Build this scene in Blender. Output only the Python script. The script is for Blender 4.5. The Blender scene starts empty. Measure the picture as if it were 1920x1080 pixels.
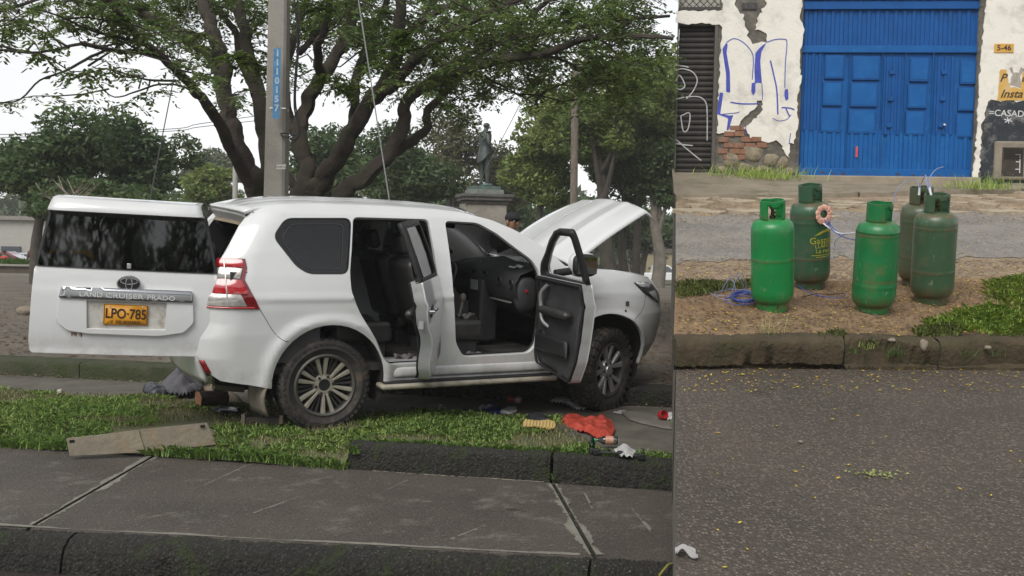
import bpy, bmesh, math, random
import numpy as np
from mathutils import Vector, Matrix
from mathutils.geometry import delaunay_2d_cdt
random.seed(11); RNG = np.random.default_rng(11)
R_ = math.radians
S = bpy.context.scene
COL = S.collection

# ------------------------------------------------------------------ camera
FPX = 1900.0
CAM = np.array([0.0, 0.0, 1.62])
PITCH = math.atan(90/1900); ROLL = R_(1.1)
_F = np.array([0, math.cos(PITCH), -math.sin(PITCH)]); _U0 = np.array([0, math.sin(PITCH), math.cos(PITCH)])
_X = np.array([1.0, 0, 0])
_R = math.cos(ROLL)*_X + math.sin(ROLL)*_U0
_U = -math.sin(ROLL)*_X + math.cos(ROLL)*_U0
cd = bpy.data.cameras.new('camera'); cam = bpy.data.objects.new('camera', cd); COL.objects.link(cam)
cd.sensor_width = 36; cd.lens = 36*FPX/1920; cd.clip_start = 0.05; cd.clip_end = 2000
cam.matrix_world = Matrix(((_R[0], _U[0], -_F[0], CAM[0]), (_R[1], _U[1], -_F[1], CAM[1]), (_R[2], _U[2], -_F[2], CAM[2]), (0, 0, 0, 1)))
S.camera = cam

# ------------------------------------------------------------------ sky, sun, exposure
W = bpy.data.worlds.new('World'); S.world = W; W.use_nodes = True
wn = W.node_tree.nodes; wl = W.node_tree.links; wn.clear()
SUN_EL, SUN_AZ = 47.0, 205.0        # high sun behind thin even cloud, behind the camera's left shoulder (azimuth clockwise from +Y)
sky = wn.new('ShaderNodeTexSky'); sky.sky_type = 'NISHITA'; sky.sun_disc = False
sky.sun_elevation = R_(SUN_EL); sky.sun_rotation = R_(SUN_AZ); sky.air_density = 1.0; sky.dust_density = 1.0; sky.ozone_density = 1.0
hs = wn.new('ShaderNodeHueSaturation'); hs.inputs['Saturation'].default_value = 0.10
tc = wn.new('ShaderNodeTexCoord'); nz = wn.new('ShaderNodeTexNoise'); nz.inputs['Scale'].default_value = 2.2; nz.inputs['Detail'].default_value = 5
mp = wn.new('ShaderNodeMapping'); mp.inputs['Scale'].default_value = (1, 1, 3.0)
mr = wn.new('ShaderNodeMapRange'); mr.inputs['To Min'].default_value = 0.88; mr.inputs['To Max'].default_value = 1.16
mx = wn.new('ShaderNodeMix'); mx.data_type = 'RGBA'; mx.blend_type = 'MULTIPLY'; mx.inputs['Factor'].default_value = 1
bg = wn.new('ShaderNodeBackground'); bg.inputs['Strength'].default_value = 0.125
wo = wn.new('ShaderNodeOutputWorld')
wl.new(sky.outputs[0], hs.inputs['Color']); wl.new(tc.outputs['Generated'], mp.inputs[0]); wl.new(mp.outputs[0], nz.inputs['Vector'])
wl.new(nz.outputs[0], mr.inputs['Value']); wl.new(hs.outputs[0], mx.inputs['A']); wl.new(mr.outputs[0], mx.inputs['B'])
wl.new(mx.outputs['Result'], bg.inputs['Color']); wl.new(bg.outputs[0], wo.inputs[0])
sd = bpy.data.lights.new('sun', 'SUN'); sd.energy = 1.5; sd.angle = R_(35); sd.color = (1, 0.965, 0.91)
sun = bpy.data.objects.new('sun', sd); COL.objects.link(sun)
_az = R_(SUN_AZ); _el = R_(SUN_EL)
sun.rotation_euler = Vector((-math.sin(_az)*math.cos(_el), -math.cos(_az)*math.cos(_el), -math.sin(_el))).to_track_quat('-Z', 'Y').to_euler()
S.view_settings.view_transform = 'Standard'; S.view_settings.look = 'None'; S.view_settings.gamma = 1
S.view_settings.use_curve_mapping = False; S.view_settings.exposure = 0.53
S.render.engine = 'CYCLES'; S.cycles.use_denoising = True; S.cycles.max_bounces = 8; S.cycles.volume_bounces = 1; S.cycles.transparent_max_bounces = 12
S.cycles.sample_clamp_indirect = 6.0

# ------------------------------------------------------------------ geometry helpers
def ray(px, py): return _F + (px-960)/FPX*_R - (py-540)/FPX*_U
def at(px, py, d): return CAM + d*ray(px, py)                     # point at depth d along the view axis
def on_plane(px, py, n, c):
    n = np.asarray(n, float); r = ray(px, py); return CAM + (c - n@CAM)/(n@r)*r
def on_z(px, py, z=0.0): return on_plane(px, py, (0, 0, 1), z)

def link(o, parent=None):
    COL.objects.link(o)
    if parent is not None: o.parent = parent
    return o
def tag(o, label=None, cat=None, group=None, kind=None):
    if label: o['label'] = label
    if cat: o['category'] = cat
    if group: o['group'] = group
    if kind: o['kind'] = kind
    return o
def empty(name, loc=(0, 0, 0), rot=(0, 0, 0), parent=None):
    o = bpy.data.objects.new(name, None); o.empty_display_size = 0.1
    o.location = loc; o.rotation_euler = rot
    return link(o, parent)
def mesh(name, V, F, mats=None, parent=None, smooth=None, matidx=None):
    me = bpy.data.meshes.new(name); me.from_pydata([tuple(map(float, v)) for v in V], [], [tuple(map(int, f)) for f in F])
    for m in (mats if isinstance(mats, (list, tuple)) else [mats]):
        if m is not None: me.materials.append(m)
    if matidx is not None: me.polygons.foreach_set('material_index', np.asarray(matidx, np.int32))
    me.update()
    if smooth is not None: shade(me, smooth)
    return link(bpy.data.objects.new(name, me), parent)
def shade(me, ang):
    me.polygons.foreach_set('use_smooth', np.ones(len(me.polygons), bool))
    if ang < 179: me.set_sharp_from_angle(angle=R_(ang))
def quads_np(name, V, nq, mat, parent=None, k=4):
    """fast mesh of nq separate k-gons; V is (nq*k,3)"""
    me = bpy.data.meshes.new(name); n = len(V)
    me.vertices.add(n); me.vertices.foreach_set('co', np.ascontiguousarray(V, np.float32).ravel())
    me.loops.add(n); me.loops.foreach_set('vertex_index', np.arange(n, dtype=np.int32))
    me.polygons.add(nq); me.polygons.foreach_set('loop_start', np.arange(0, n, k, dtype=np.int32))
    me.materials.append(mat); me.update(calc_edges=True); me.validate()
    return link(bpy.data.objects.new(name, me), parent)
class MB:
    """collects shapes into one mesh"""
    def __init__(s): s.v = []; s.f = []; s.mi = []; s.cur = 0
    def add(s, V, F):
        b = len(s.v); s.v += [tuple(v) for v in V]
        for f in F: s.f.append(tuple(b+i for i in f)); s.mi.append(s.cur)
        return s
    def box(s, c, d, rz=0, M=None, taper=1.0):
        x, y, z = d[0]/2, d[1]/2, d[2]/2
        V = [(-x, -y, -z), (x, -y, -z), (x, y, -z), (-x, y, -z), (-x*taper, -y*taper, z), (x*taper, -y*taper, z), (x*taper, y*taper, z), (-x*taper, y*taper, z)]
        ca, sa = math.cos(rz), math.sin(rz)
        V = [(ca*a-sa*b+c[0], sa*a+ca*b+c[1], e+c[2]) for a, b, e in V]
        if M is not None: V = [tuple(M@Vector(v)) for v in V]
        return s.add(V, [(0, 3, 2, 1), (4, 5, 6, 7), (0, 1, 5, 4), (1, 2, 6, 5), (2, 3, 7, 6), (3, 0, 4, 7)])
    def tube(s, P, r, n=8, cap=True):
        P = [np.asarray(p, float) for p in P]; m = len(P)
        rr = r if isinstance(r, (list, tuple, np.ndarray)) else [r]*m
        V = []; pn = None
        for i in range(m):
            t = P[min(i+1, m-1)] - P[max(i-1, 0)]; t = t/(np.linalg.norm(t)+1e-9)
            if pn is None:
                a = np.array([0, 0, 1.0]) if abs(t[2]) < .9 else np.array([1.0, 0, 0]); pn = np.cross(t, a)
            pn = pn - t*(pn@t); pn /= np.linalg.norm(pn)+1e-9; b = np.cross(t, pn)
            for k in range(n):
                an = 2*math.pi*k/n; V.append(P[i] + rr[i]*(math.cos(an)*pn + math.sin(an)*b))
        F = [(i*n+k, i*n+(k+1) % n, (i+1)*n+(k+1) % n, (i+1)*n+k) for i in range(m-1) for k in range(n)]
        if cap: F += [tuple(reversed(range(n))), tuple(range((m-1)*n, m*n))]
        return s.add(V, F)
    def lathe(s, prof, n=24, axis='z', c=(0, 0, 0), cap=False, a0=0, a1=2*math.pi):
        full = abs(a1-a0-2*math.pi) < 1e-6; k = n if full else n+1; V = []
        for r, h in prof:
            for i in range(k):
                a = a0+(a1-a0)*i/n; p = (r*math.cos(a), r*math.sin(a), h)
                if axis == 'y': p = (p[0], h, p[1])
                if axis == 'x': p = (h, p[0], p[1])
                V.append((p[0]+c[0], p[1]+c[1], p[2]+c[2]))
        m = len(prof); F = [(j*k+i, j*k+(i+1) % k, (j+1)*k+(i+1) % k, (j+1)*k+i) for j in range(m-1) for i in range(n)]
        if cap: F += [tuple(reversed(range(k))), tuple(range((m-1)*k, m*k))]
        return s.add(V, F)
    def prism(s, poly, h0, h1, f=None):
        """extrude a 2D polygon; f(u,v,h)->xyz"""
        f = f or (lambda u, v, h: (u, v, h)); n = len(poly)
        V = [f(u, v, h0) for u, v in poly] + [f(u, v, h1) for u, v in poly]
        return s.add(V, [tuple(reversed(range(n))), tuple(range(n, 2*n))] + [(i, (i+1) % n, n+(i+1) % n, n+i) for i in range(n)])
    def grid(s, fn, nu, nv, flip=False):
        V = [fn(i/nu, j/nv) for j in range(nv+1) for i in range(nu+1)]; w = nu+1
        F = [(j*w+i, j*w+i+1, (j+1)*w+i+1, (j+1)*w+i) for j in range(nv) for i in range(nu)]
        if flip: F = [tuple(reversed(f)) for f in F]
        return s.add(V, F)
    def build(s, name, mat, parent=None, smooth=None, bevel=0, solid=0, seg=2, fixn=True):
        o = mesh(name, s.v, s.f, mat, parent, None, s.mi if any(s.mi) else None)
        if fixn and solid == 0:
            bm = bmesh.new(); bm.from_mesh(o.data); bmesh.ops.recalc_face_normals(bm, faces=bm.faces); bm.to_mesh(o.data); bm.free()
        if smooth is not None: shade(o.data, smooth)
        if solid: md = o.modifiers.new('solid', 'SOLIDIFY'); md.thickness = solid; md.offset = -1
        if bevel: md = o.modifiers.new('bevel', 'BEVEL'); md.width = bevel; md.segments = seg; md.limit_method = 'ANGLE'; md.angle_limit = R_(35)
        return o
def inpoly(P, poly):
    P = np.asarray(P); q = np.asarray(poly); x, y = P[:, 0], P[:, 1]; ins = np.zeros(len(P), bool)
    x1, y1 = q[:, 0], q[:, 1]; x2, y2 = np.roll(x1, -1), np.roll(y1, -1)
    for a, b, c, d in zip(x1, y1, x2, y2):
        if b == d: continue
        cnd = ((b > y) != (d > y)) & (x < (c-a)*(y-b)/(d-b)+a); ins ^= cnd
    return ins
def dens(poly, step, closed=True):
    out = []; n = len(poly)
    for i in range(n if closed else n-1):
        a = np.array(poly[i], float); b = np.array(poly[(i+1) % n], float); k = max(1, int(math.ceil(np.linalg.norm(b-a)/step)))
        out += [tuple(a+(b-a)*j/k) for j in range(k)]
    if not closed: out.append(tuple(poly[-1]))
    return out
def rounded(poly, r, n=4):
    """round the corners of a 2D polygon"""
    out = []; m = len(poly)
    for i in range(m):
        p = np.array(poly[i], float); a = np.array(poly[i-1], float)-p; b = np.array(poly[(i+1) % m], float)-p
        la, lb = np.linalg.norm(a), np.linalg.norm(b); rr = min(r, .45*la, .45*lb); p0 = p+a/la*rr; p1 = p+b/lb*rr
        for j in range(n+1):
            t = j/n; out.append(tuple((1-t)**2*p0+2*t*(1-t)*p+t*t*p1))
    return out
def panel(name, outline, holes, fn, mat, parent=None, step=.06, thick=.0, flip=False, smooth=40, estep=None, exact=False):
    """flat outline with holes, triangulated with interior points and mapped onto a curved surface by fn(u,v)"""
    loops = [dens(outline, estep or step)]+[dens(h, estep or step) for h in holes]
    vs = []; es = []
    for L in loops:
        b = len(vs); vs += L; es += [(b+i, b+(i+1) % len(L)) for i in range(len(L))]
    o = np.array(outline); lo, hi = o.min(0), o.max(0)
    gx = np.arange(lo[0]+step/2, hi[0], step); gy = np.arange(lo[1]+step/2, hi[1], step)
    if len(gx) and len(gy):
        G = np.stack(np.meshgrid(gx, gy), -1).reshape(-1, 2); m = inpoly(G, loops[0])
        for h in loops[1:]: m &= ~inpoly(G, h)
        G = G[m]; B = np.array(vs)
        if len(G):
            dd = np.min(((G[:, None]-B[None])**2).sum(-1), 1); G = G[dd > (step*.4)**2]
            vs += [tuple(g) for g in G]
    rv, re, rf, *_ = delaunay_2d_cdt([Vector(v) for v in vs], es, [], 0, 1e-6)
    rv = np.array([(v.x, v.y) for v in rv]); cen = np.array([rv[list(f)].mean(0) for f in rf])
    k = inpoly(cen, loops[0])
    for h in loops[1:]: k &= ~inpoly(cen, h)
    F = []
    for f, ok in zip(rf, k):
        if not ok: continue
        a, b, c = rv[f[0]], rv[f[1]], rv[f[2]]; ar = (b[0]-a[0])*(c[1]-a[1])-(b[1]-a[1])*(c[0]-a[0])
        if abs(ar) < 1e-10: continue
        f = tuple(f) if ar > 0 else tuple(reversed(f)); F.append(tuple(reversed(f)) if flip else f)
    if exact:       # true surface normals on the skin, plus a rim turned inwards
        P = np.array([fn(u, v) for u, v in rv]); h = 2e-3
        Nn = np.array([np.cross(np.array(fn(u+h, v))-np.array(fn(u-h, v)), np.array(fn(u, v+h))-np.array(fn(u, v-h))) for u, v in rv]); Nn /= np.linalg.norm(Nn, axis=1)[:, None]+1e-12
        if flip: Nn = -Nn
        used = sorted({i for f in F for i in f}); mp_ = {o: i for i, o in enumerate(used)}; P = P[used]; Nn = Nn[used]; F = [tuple(mp_[i] for i in f) for f in F]
        cnt = {}
        for f in F:
            for i in range(3): e = (f[i], f[(i+1) % 3]); cnt[e] = 1
        bd_ = [e for e in cnt if (e[1], e[0]) not in cnt]; V = [tuple(p) for p in P]; NN = [tuple(n) for n in Nn]
        if thick:
            acc = {}; 
            for a, b in bd_:
                t = P[b]-P[a]; o_ = np.cross(t, Nn[a]); 
                for k in (a, b): acc[k] = acc.get(k, 0)+o_/(np.linalg.norm(o_)+1e-12)
            idm = {}
            for k, o_ in acc.items():
                o_ = o_/(np.linalg.norm(o_)+1e-12); n = Nn[k]; b_ = thick*.12; i0 = len(V); q = P[k]
                for pt, nn in ((q, n), (q+o_*b_*.7-n*b_*.3, (n+o_)/1.414), (q+o_*b_-n*b_, o_), (q+o_*b_-n*thick, o_)): V.append(tuple(pt)); NN.append(tuple(nn))
                idm[k] = i0
            for a, b in bd_:
                for j in range(3): F.append((idm[b]+j, idm[a]+j, idm[a]+j+1, idm[b]+j+1))
        ob = mesh(name, V, F, mat, parent); ob.data.polygons.foreach_set('use_smooth', np.ones(len(ob.data.polygons), bool)); ob.data.normals_split_custom_set_from_vertices(NN); return ob
    ob = mesh(name, [fn(u, v) for u, v in rv], F, mat, parent)
    bm = bmesh.new(); bm.from_mesh(ob.data); bmesh.ops.delete(bm, geom=[v for v in bm.verts if not v.link_faces], context='VERTS'); bm.to_mesh(ob.data); bm.free()
    if smooth is not None: shade(ob.data, smooth)
    if thick: md = ob.modifiers.new('solid', 'SOLIDIFY'); md.thickness = thick; md.offset = -1
    return ob
def text_mesh(txt, size, extrude=0.0, mat=None, name='lettering', parent=None, space=1.0, bold=0.0, align='CENTER'):
    c = bpy.data.curves.new('t', 'FONT'); c.body = txt; c.size = size; c.extrude = extrude; c.align_x = align; c.align_y = 'CENTER'; c.space_character = space; c.offset = bold
    c.resolution_u = 3
    o = bpy.data.objects.new('t', c); COL.objects.link(o); dg = bpy.context.evaluated_depsgraph_get(); dg.update()
    me = bpy.data.meshes.new_from_object(o.evaluated_get(dg)); bpy.data.objects.remove(o); bpy.data.curves.remove(c)
    me.name = name; me.materials.clear(); me.materials.append(mat)
    return link(bpy.data.objects.new(name, me), parent)
def frame_m(o, x, y, z=None):
    """4x4 matrix with origin o and axes x,y,(z)"""
    x = Vector(x).normalized(); y = Vector(y); z = Vector(z) if z is not None else x.cross(y); z.normalize(); y = z.cross(x)
    return Matrix(((x.x, y.x, z.x, o[0]), (x.y, y.y, z.y, o[1]), (x.z, y.z, z.z, o[2]), (0, 0, 0, 1)))
def curve_pts(P, n=6):
    """Catmull-Rom through points"""
    P = [np.asarray(p, float) for p in P]; Q = [2*P[0]-P[1]]+P+[2*P[-1]-P[-2]]; out = []
    for i in range(1, len(Q)-2):
        for j in range(n):
            t = j/n; a, b, c, d = Q[i-1:i+3]
            out.append(.5*((2*b)+(c-a)*t+(2*a-5*b+4*c-d)*t*t+(3*b-a-3*c+d)*t**3))
    out.append(P[-1]); return out

# ------------------------------------------------------------------ materials
MATS = {}
def mat(name, col, rough=.6, metal=0.0, var=.12, vscale=6.0, bump=0.0, bscale=60.0, col2=None, spec=.5, coat=0.0, detail=6, stain=None, stain_amt=.5, stain_scale=3.0, island=0.0, transl=0.0, emit=0.0, alpha=1.0, voro=0.0):
    if name in MATS: return MATS[name]
    m = bpy.data.materials.new(name); m.use_nodes = True; N = m.node_tree.nodes; L = m.node_tree.links
    b = N['Principled BSDF']; out = N['Material Output']
    b.inputs['Roughness'].default_value = rough; b.inputs['Metallic'].default_value = metal; b.inputs['Specular IOR Level'].default_value = spec
    if coat: b.inputs['Coat Weight'].default_value = coat; b.inputs['Coat Roughness'].default_value = .08
    tc = N.new('ShaderNodeTexCoord'); nz = N.new('ShaderNodeTexNoise'); nz.inputs['Scale'].default_value = vscale; nz.inputs['Detail'].default_value = detail
    nz.inputs['Roughness'].default_value = .62; L.new(tc.outputs['Object'], nz.inputs['Vector'])
    cr = N.new('ShaderNodeValToRGB'); c1 = [max(0, x*(1-var)) for x in col]; c2 = list(col2) if col2 else [min(1, x*(1+var)) for x in col]
    if col2: c1 = list(col)
    cr.color_ramp.elements[0].position = .3; cr.color_ramp.elements[1].position = .7
    cr.color_ramp.elements[0].color = (*c1, 1); cr.color_ramp.elements[1].color = (*c2, 1); L.new(nz.outputs[0], cr.inputs[0]); cur = cr.outputs[0]
    if stain:
        n2 = N.new('ShaderNodeTexNoise'); n2.inputs['Scale'].default_value = stain_scale; n2.inputs['Detail'].default_value = 8; n2.inputs['Roughness'].default_value = .7
        L.new(tc.outputs['Object'], n2.inputs['Vector'])
        r2 = N.new('ShaderNodeMapRange'); r2.inputs['From Min'].default_value = .5; r2.inputs['From Max'].default_value = .68; r2.inputs['To Max'].default_value = stain_amt; L.new(n2.outputs[0], r2.inputs[0])
        mm = N.new('ShaderNodeMix'); mm.data_type = 'RGBA'; L.new(r2.outputs[0], mm.inputs['Factor']); L.new(cur, mm.inputs['A']); mm.inputs['B'].default_value = (*stain, 1); cur = mm.outputs['Result']
    if island:
        g = N.new('ShaderNodeNewGeometry'); h = N.new('ShaderNodeHueSaturation'); r3 = N.new('ShaderNodeMapRange'); r3.inputs['To Min'].default_value = 1-island; r3.inputs['To Max'].default_value = 1+island
        L.new(g.outputs['Random Per Island'], r3.inputs[0]); L.new(r3.outputs[0], h.inputs['Value'])
        r4 = N.new('ShaderNodeMapRange'); r4.inputs['To Min'].default_value = .5-.03*island*1.6; r4.inputs['To Max'].default_value = .5+.03*island
        wn_ = N.new('ShaderNodeMath'); wn_.operation = 'FRACT'; m10 = N.new('ShaderNodeMath'); m10.operation = 'MULTIPLY'; m10.inputs[1].default_value = 17.3
        L.new(g.outputs['Random Per Island'], m10.inputs[0]); L.new(m10.outputs[0], wn_.inputs[0]); L.new(wn_.outputs[0], r4.inputs[0]); L.new(r4.outputs[0], h.inputs['Hue'])
        L.new(cur, h.inputs['Color']); cur = h.outputs[0]
    L.new(cur, b.inputs['Base Color'])
    if bump:
        if voro:
            n3 = N.new('ShaderNodeTexVoronoi'); n3.inputs['Scale'].default_value = bscale
            L.new(tc.outputs['Object'], n3.inputs['Vector']); src = n3.outputs['Distance']
        else:
            n3 = N.new('ShaderNodeTexNoise'); n3.inputs['Scale'].default_value = bscale; n3.inputs['Detail'].default_value = 8; L.new(tc.outputs['Object'], n3.inputs['Vector']); src = n3.outputs[0]
        bp = N.new('ShaderNodeBump'); bp.inputs['Strength'].default_value = bump; bp.inputs['Distance'].default_value = .02; L.new(src, bp.inputs['Height']); L.new(bp.outputs[0], b.inputs['Normal'])
    if transl:
        t = N.new('ShaderNodeBsdfTranslucent'); L.new(cur, t.inputs[0]); ms = N.new('ShaderNodeMixShader'); ms.inputs[0].default_value = transl
        L.new(b.outputs[0], ms.inputs[1]); L.new(t.outputs[0], ms.inputs[2]); L.new(ms.outputs[0], out.inputs[0])
    if alpha < 1: b.inputs['Alpha'].default_value = alpha
    MATS[name] = m; return m
def glass_mat(name, tint, trans, rough=.02):
    """thin tinted glass: glossy reflection over a tinted see-through pane"""
    if name in MATS: return MATS[name]
    m = bpy.data.materials.new(name); m.use_nodes = True; N = m.node_tree.nodes; L = m.node_tree.links; N.clear()
    o = N.new('ShaderNodeOutputMaterial'); g = N.new('ShaderNodeBsdfGlossy'); g.inputs['Roughness'].default_value = rough
    t = N.new('ShaderNodeBsdfTransparent'); t.inputs[0].default_value = (*[trans*c for c in tint], 1)
    fr = N.new('ShaderNodeFresnel'); fr.inputs[0].default_value = 1.5
    tc = N.new('ShaderNodeTexCoord'); nz = N.new('ShaderNodeTexNoise'); nz.inputs['Scale'].default_value = 3
    L.new(tc.outputs['Object'], nz.inputs['Vector']); r = N.new('ShaderNodeMapRange'); r.inputs['To Min'].default_value = rough; r.inputs['To Max'].default_value = rough+.05
    L.new(nz.outputs[0], r.inputs[0]); L.new(r.outputs[0], g.inputs['Roughness'])
    ad = N.new('ShaderNodeMath'); ad.operation = 'MULTIPLY_ADD'; ad.inputs[1].default_value = 1.0; ad.inputs[2].default_value = .03; L.new(fr.outputs[0], ad.inputs[0])
    ms = N.new('ShaderNodeMixShader'); L.new(ad.outputs[0], ms.inputs[0]); L.new(t.outputs[0], ms.inputs[1]); L.new(g.outputs[0], ms.inputs[2]); L.new(ms.outputs[0], o.inputs[0])
    MATS[name] = m; return m
# ================================================================== THE SETTING: ground, streets, kerbs, lawn
def P3(px, py, z): return on_z(px, py, z)
def asphalt_mat(name, base, agg, scale=90, aggamt=.5, rough=.75, bump=.5, patch=None, patch_amt=.6, pt=(.50, .64), ps=2.6):
    if name in MATS: return MATS[name]
    m = bpy.data.materials.new(name); m.use_nodes = True; N = m.node_tree.nodes; L = m.node_tree.links; b = N['Principled BSDF']; b.inputs['Roughness'].default_value = rough
    tc = N.new('ShaderNodeTexCoord'); O = tc.outputs['Object']
    v = N.new('ShaderNodeTexVoronoi'); v.inputs['Scale'].default_value = scale; L.new(O, v.inputs['Vector'])
    v2 = N.new('ShaderNodeTexVoronoi'); v2.inputs['Scale'].default_value = scale*.45; L.new(O, v2.inputs['Vector'])
    sp = N.new('ShaderNodeSeparateColor'); L.new(v.outputs['Color'], sp.inputs[0])
    r = N.new('ShaderNodeMapRange'); r.inputs['From Min'].default_value = .42; r.inputs['From Max'].default_value = 1; r.inputs['To Max'].default_value = aggamt; L.new(sp.outputs[0], r.inputs[0])
    ds = N.new('ShaderNodeMapRange'); ds.inputs['From Min'].default_value = .25; ds.inputs['From Max'].default_value = .6; ds.inputs['To Min'].default_value = 1; ds.inputs['To Max'].default_value = 0; L.new(v.outputs['Distance'], ds.inputs[0])
    mu = N.new('ShaderNodeMath'); mu.operation = 'MULTIPLY'; L.new(r.outputs[0], mu.inputs[0]); L.new(ds.outputs[0], mu.inputs[1])
    n = N.new('ShaderNodeTexNoise'); n.inputs['Scale'].default_value = 1.3; n.inputs['Detail'].default_value = 8; n.inputs['Roughness'].default_value = .65; L.new(O, n.inputs['Vector'])
    cr = N.new('ShaderNodeValToRGB'); cr.color_ramp.elements[0].position = .32; cr.color_ramp.elements[1].position = .68
    cr.color_ramp.elements[0].color = (*[c*.72 for c in base], 1); cr.color_ramp.elements[1].color = (*[c*1.25 for c in base], 1); L.new(n.outputs[0], cr.inputs[0])
    mm = N.new('ShaderNodeMix'); mm.data_type = 'RGBA'; L.new(mu.outputs[0], mm.inputs['Factor']); L.new(cr.outputs[0], mm.inputs['A']); mm.inputs['B'].default_value = (*agg, 1); cur = mm.outputs['Result']
    if patch:
        n2 = N.new('ShaderNodeTexNoise'); n2.inputs['Scale'].default_value = ps; n2.inputs['Detail'].default_value = 12; n2.inputs['Roughness'].default_value = .78; L.new(O, n2.inputs['Vector'])
        r2 = N.new('ShaderNodeMapRange'); r2.inputs['From Min'].default_value = pt[0]; r2.inputs['From Max'].default_value = pt[1]; r2.inputs['To Max'].default_value = patch_amt; L.new(n2.outputs[0], r2.inputs[0])
        m2 = N.new('ShaderNodeMix'); m2.data_type = 'RGBA'; L.new(r2.outputs[0], m2.inputs['Factor']); L.new(cur, m2.inputs['A']); m2.inputs['B'].default_value = (*patch, 1); cur = m2.outputs['Result']
    L.new(cur, b.inputs['Base Color'])
    bp = N.new('ShaderNodeBump'); bp.inputs['Strength'].default_value = bump; bp.inputs['Distance'].default_value = .012; bp.invert = True
    ad = N.new('ShaderNodeMath'); ad.operation = 'ADD'; L.new(v.outputs['Distance'], ad.inputs[0]); L.new(v2.outputs['Distance'], ad.inputs[1]); L.new(ad.outputs[0], bp.inputs['Height']); L.new(bp.outputs[0], b.inputs['Normal'])
    MATS[name] = m; return m

GROUND_M = mat('far_ground', (.10, .085, .06), rough=.95, var=.3, vscale=.5, col2=(.09, .10, .05), bump=.3, bscale=8)
# one big sheet to the horizon, falling gently away behind the park
def gz(x, y): t = min(max((y-34)/55, 0), 1); return -.62-1.35*t*t*(3-2*t)
V = []; F = []; xs_ = [-900, -300, -120, -60, -30, -15, 0, 15, 30, 60, 120, 300, 900]; ys_ = [-600, -150, -40, -10, 0, 10, 20, 30, 36, 42, 50, 60, 70, 80, 90, 120, 200, 400, 1200]
for y in ys_:
    for x in xs_: V.append((x, y, gz(x, y)))
nx = len(xs_)
for j in range(len(ys_)-1):
    for i in range(nx-1): F.append((j*nx+i, j*nx+i+1, (j+1)*nx+i+1, (j+1)*nx+i))
tag(mesh('ground', V, F, GROUND_M, None, 60), kind='structure')

# street in front of the near kerb
STZ = -.31; SWZ = -.12
WETA = asphalt_mat('wet_asphalt', (.045, .036, .033), (.10, .09, .08), 70, .4, .35, .3)
tag(mesh('street', [(-14, -8, STZ), (1.2, -8, STZ), (2.6, 6.6, STZ), (-14, 6.9, STZ)], [(0, 1, 2, 3)], WETA), kind='structure')

# pavement: frame along the kerb
A = on_z(0, 838, SWZ); B = on_z(1267, 921, SWZ); e_ = (B-A)[:2]/np.linalg.norm((B-A)[:2]); n_ = np.array([-e_[1], e_[0]])    # n_ points away from the camera
def SW(s, t, z=SWZ): q = A[:2]+e_*s+n_*t; return (q[0], q[1], z)
def sw_st(px, py, z=SWZ): q = on_z(px, py, z)[:2]-A[:2]; return (float(q@e_), float(q@n_))
CONC = asphalt_mat('old_concrete', (.064, .052, .043), (.20, .18, .15), 95, .6, .75, .4, (.165, .155, .13), .7, (.545, .63), 3.2)
CONC2 = mat('worn_concrete', (.24, .23, .19), rough=.85, var=.25, vscale=14, col2=(.15, .145, .12), bump=.3, bscale=60)
MOSS = asphalt_mat('mossy_kerb', (.017, .016, .013), (.20, .19, .16), 58, .20, .95, 1.0, (.024, .036, .008), .85, (.52, .62), 3.5)
KTOP = mat('kerb_top', (.085, .08, .065), rough=.9, var=.35, vscale=9, bump=.6, bscale=40, stain=(.035, .04, .02), stain_amt=.7, stain_scale=6)
def fr_edge(s): return sw_st(0, 992)[1]+(sw_st(1267, 1058)[1]-sw_st(0, 992)[1])*(s-sw_st(0, 992)[0])/(sw_st(1267, 1058)[0]-sw_st(0, 992)[0])
J1a, J1b = sw_st(285, 858), sw_st(65, 985); J2a, J2b = sw_st(1036, 906), sw_st(1118, 1050)
pav = tag(empty('pavement', SW(2, -.8)), kind='structure')
def lerp2(a, b, t): return (a[0]+(b[0]-a[0])*t, a[1]+(b[1]-a[1])*t)
gap = .014
def on_joint(a, b, t_): k = (t_-a[1])/(b[1]-a[1]); return a[0]+(b[0]-a[0])*k
sL, sR = -6.0, 5.9
def slab(poly, dz=0.0):
    poly = dens(poly, .25); V = [SW(s, t, SWZ+dz) for s, t in poly]+[SW(s, t, SWZ-.14) for s, t in poly]; n = len(poly)
    o = mesh('slab', V, [tuple(range(n))]+[(i, n+i, n+(i+1) % n, (i+1) % n) for i in range(n)], CONC); o.parent = pav; o.matrix_parent_inverse = Matrix.Translation(pav.location).inverted(); return o
def edge_t(s): return fr_edge(s)+.02
j1 = lambda t: on_joint(J1a, J1b, t); j2 = lambda t: on_joint(J2a, J2b, t)
t1, t2 = edge_t(J1b[0]), edge_t(J2b[0])
slab([(sL, .06), (sL, edge_t(sL)), (j1(t1)-gap, t1), (j1(.05)-gap, .05)])
slab([(j1(.05)+gap, .05), (j1(t1)+gap, t1), (j2(t2)-gap, t2), (j2(.0)-gap, .0)], .003)
slab([(j2(.0)+gap, .0), (j2(t2)+gap, t2), (sR, edge_t(sR)), (sR, 0)], -.002)
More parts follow.
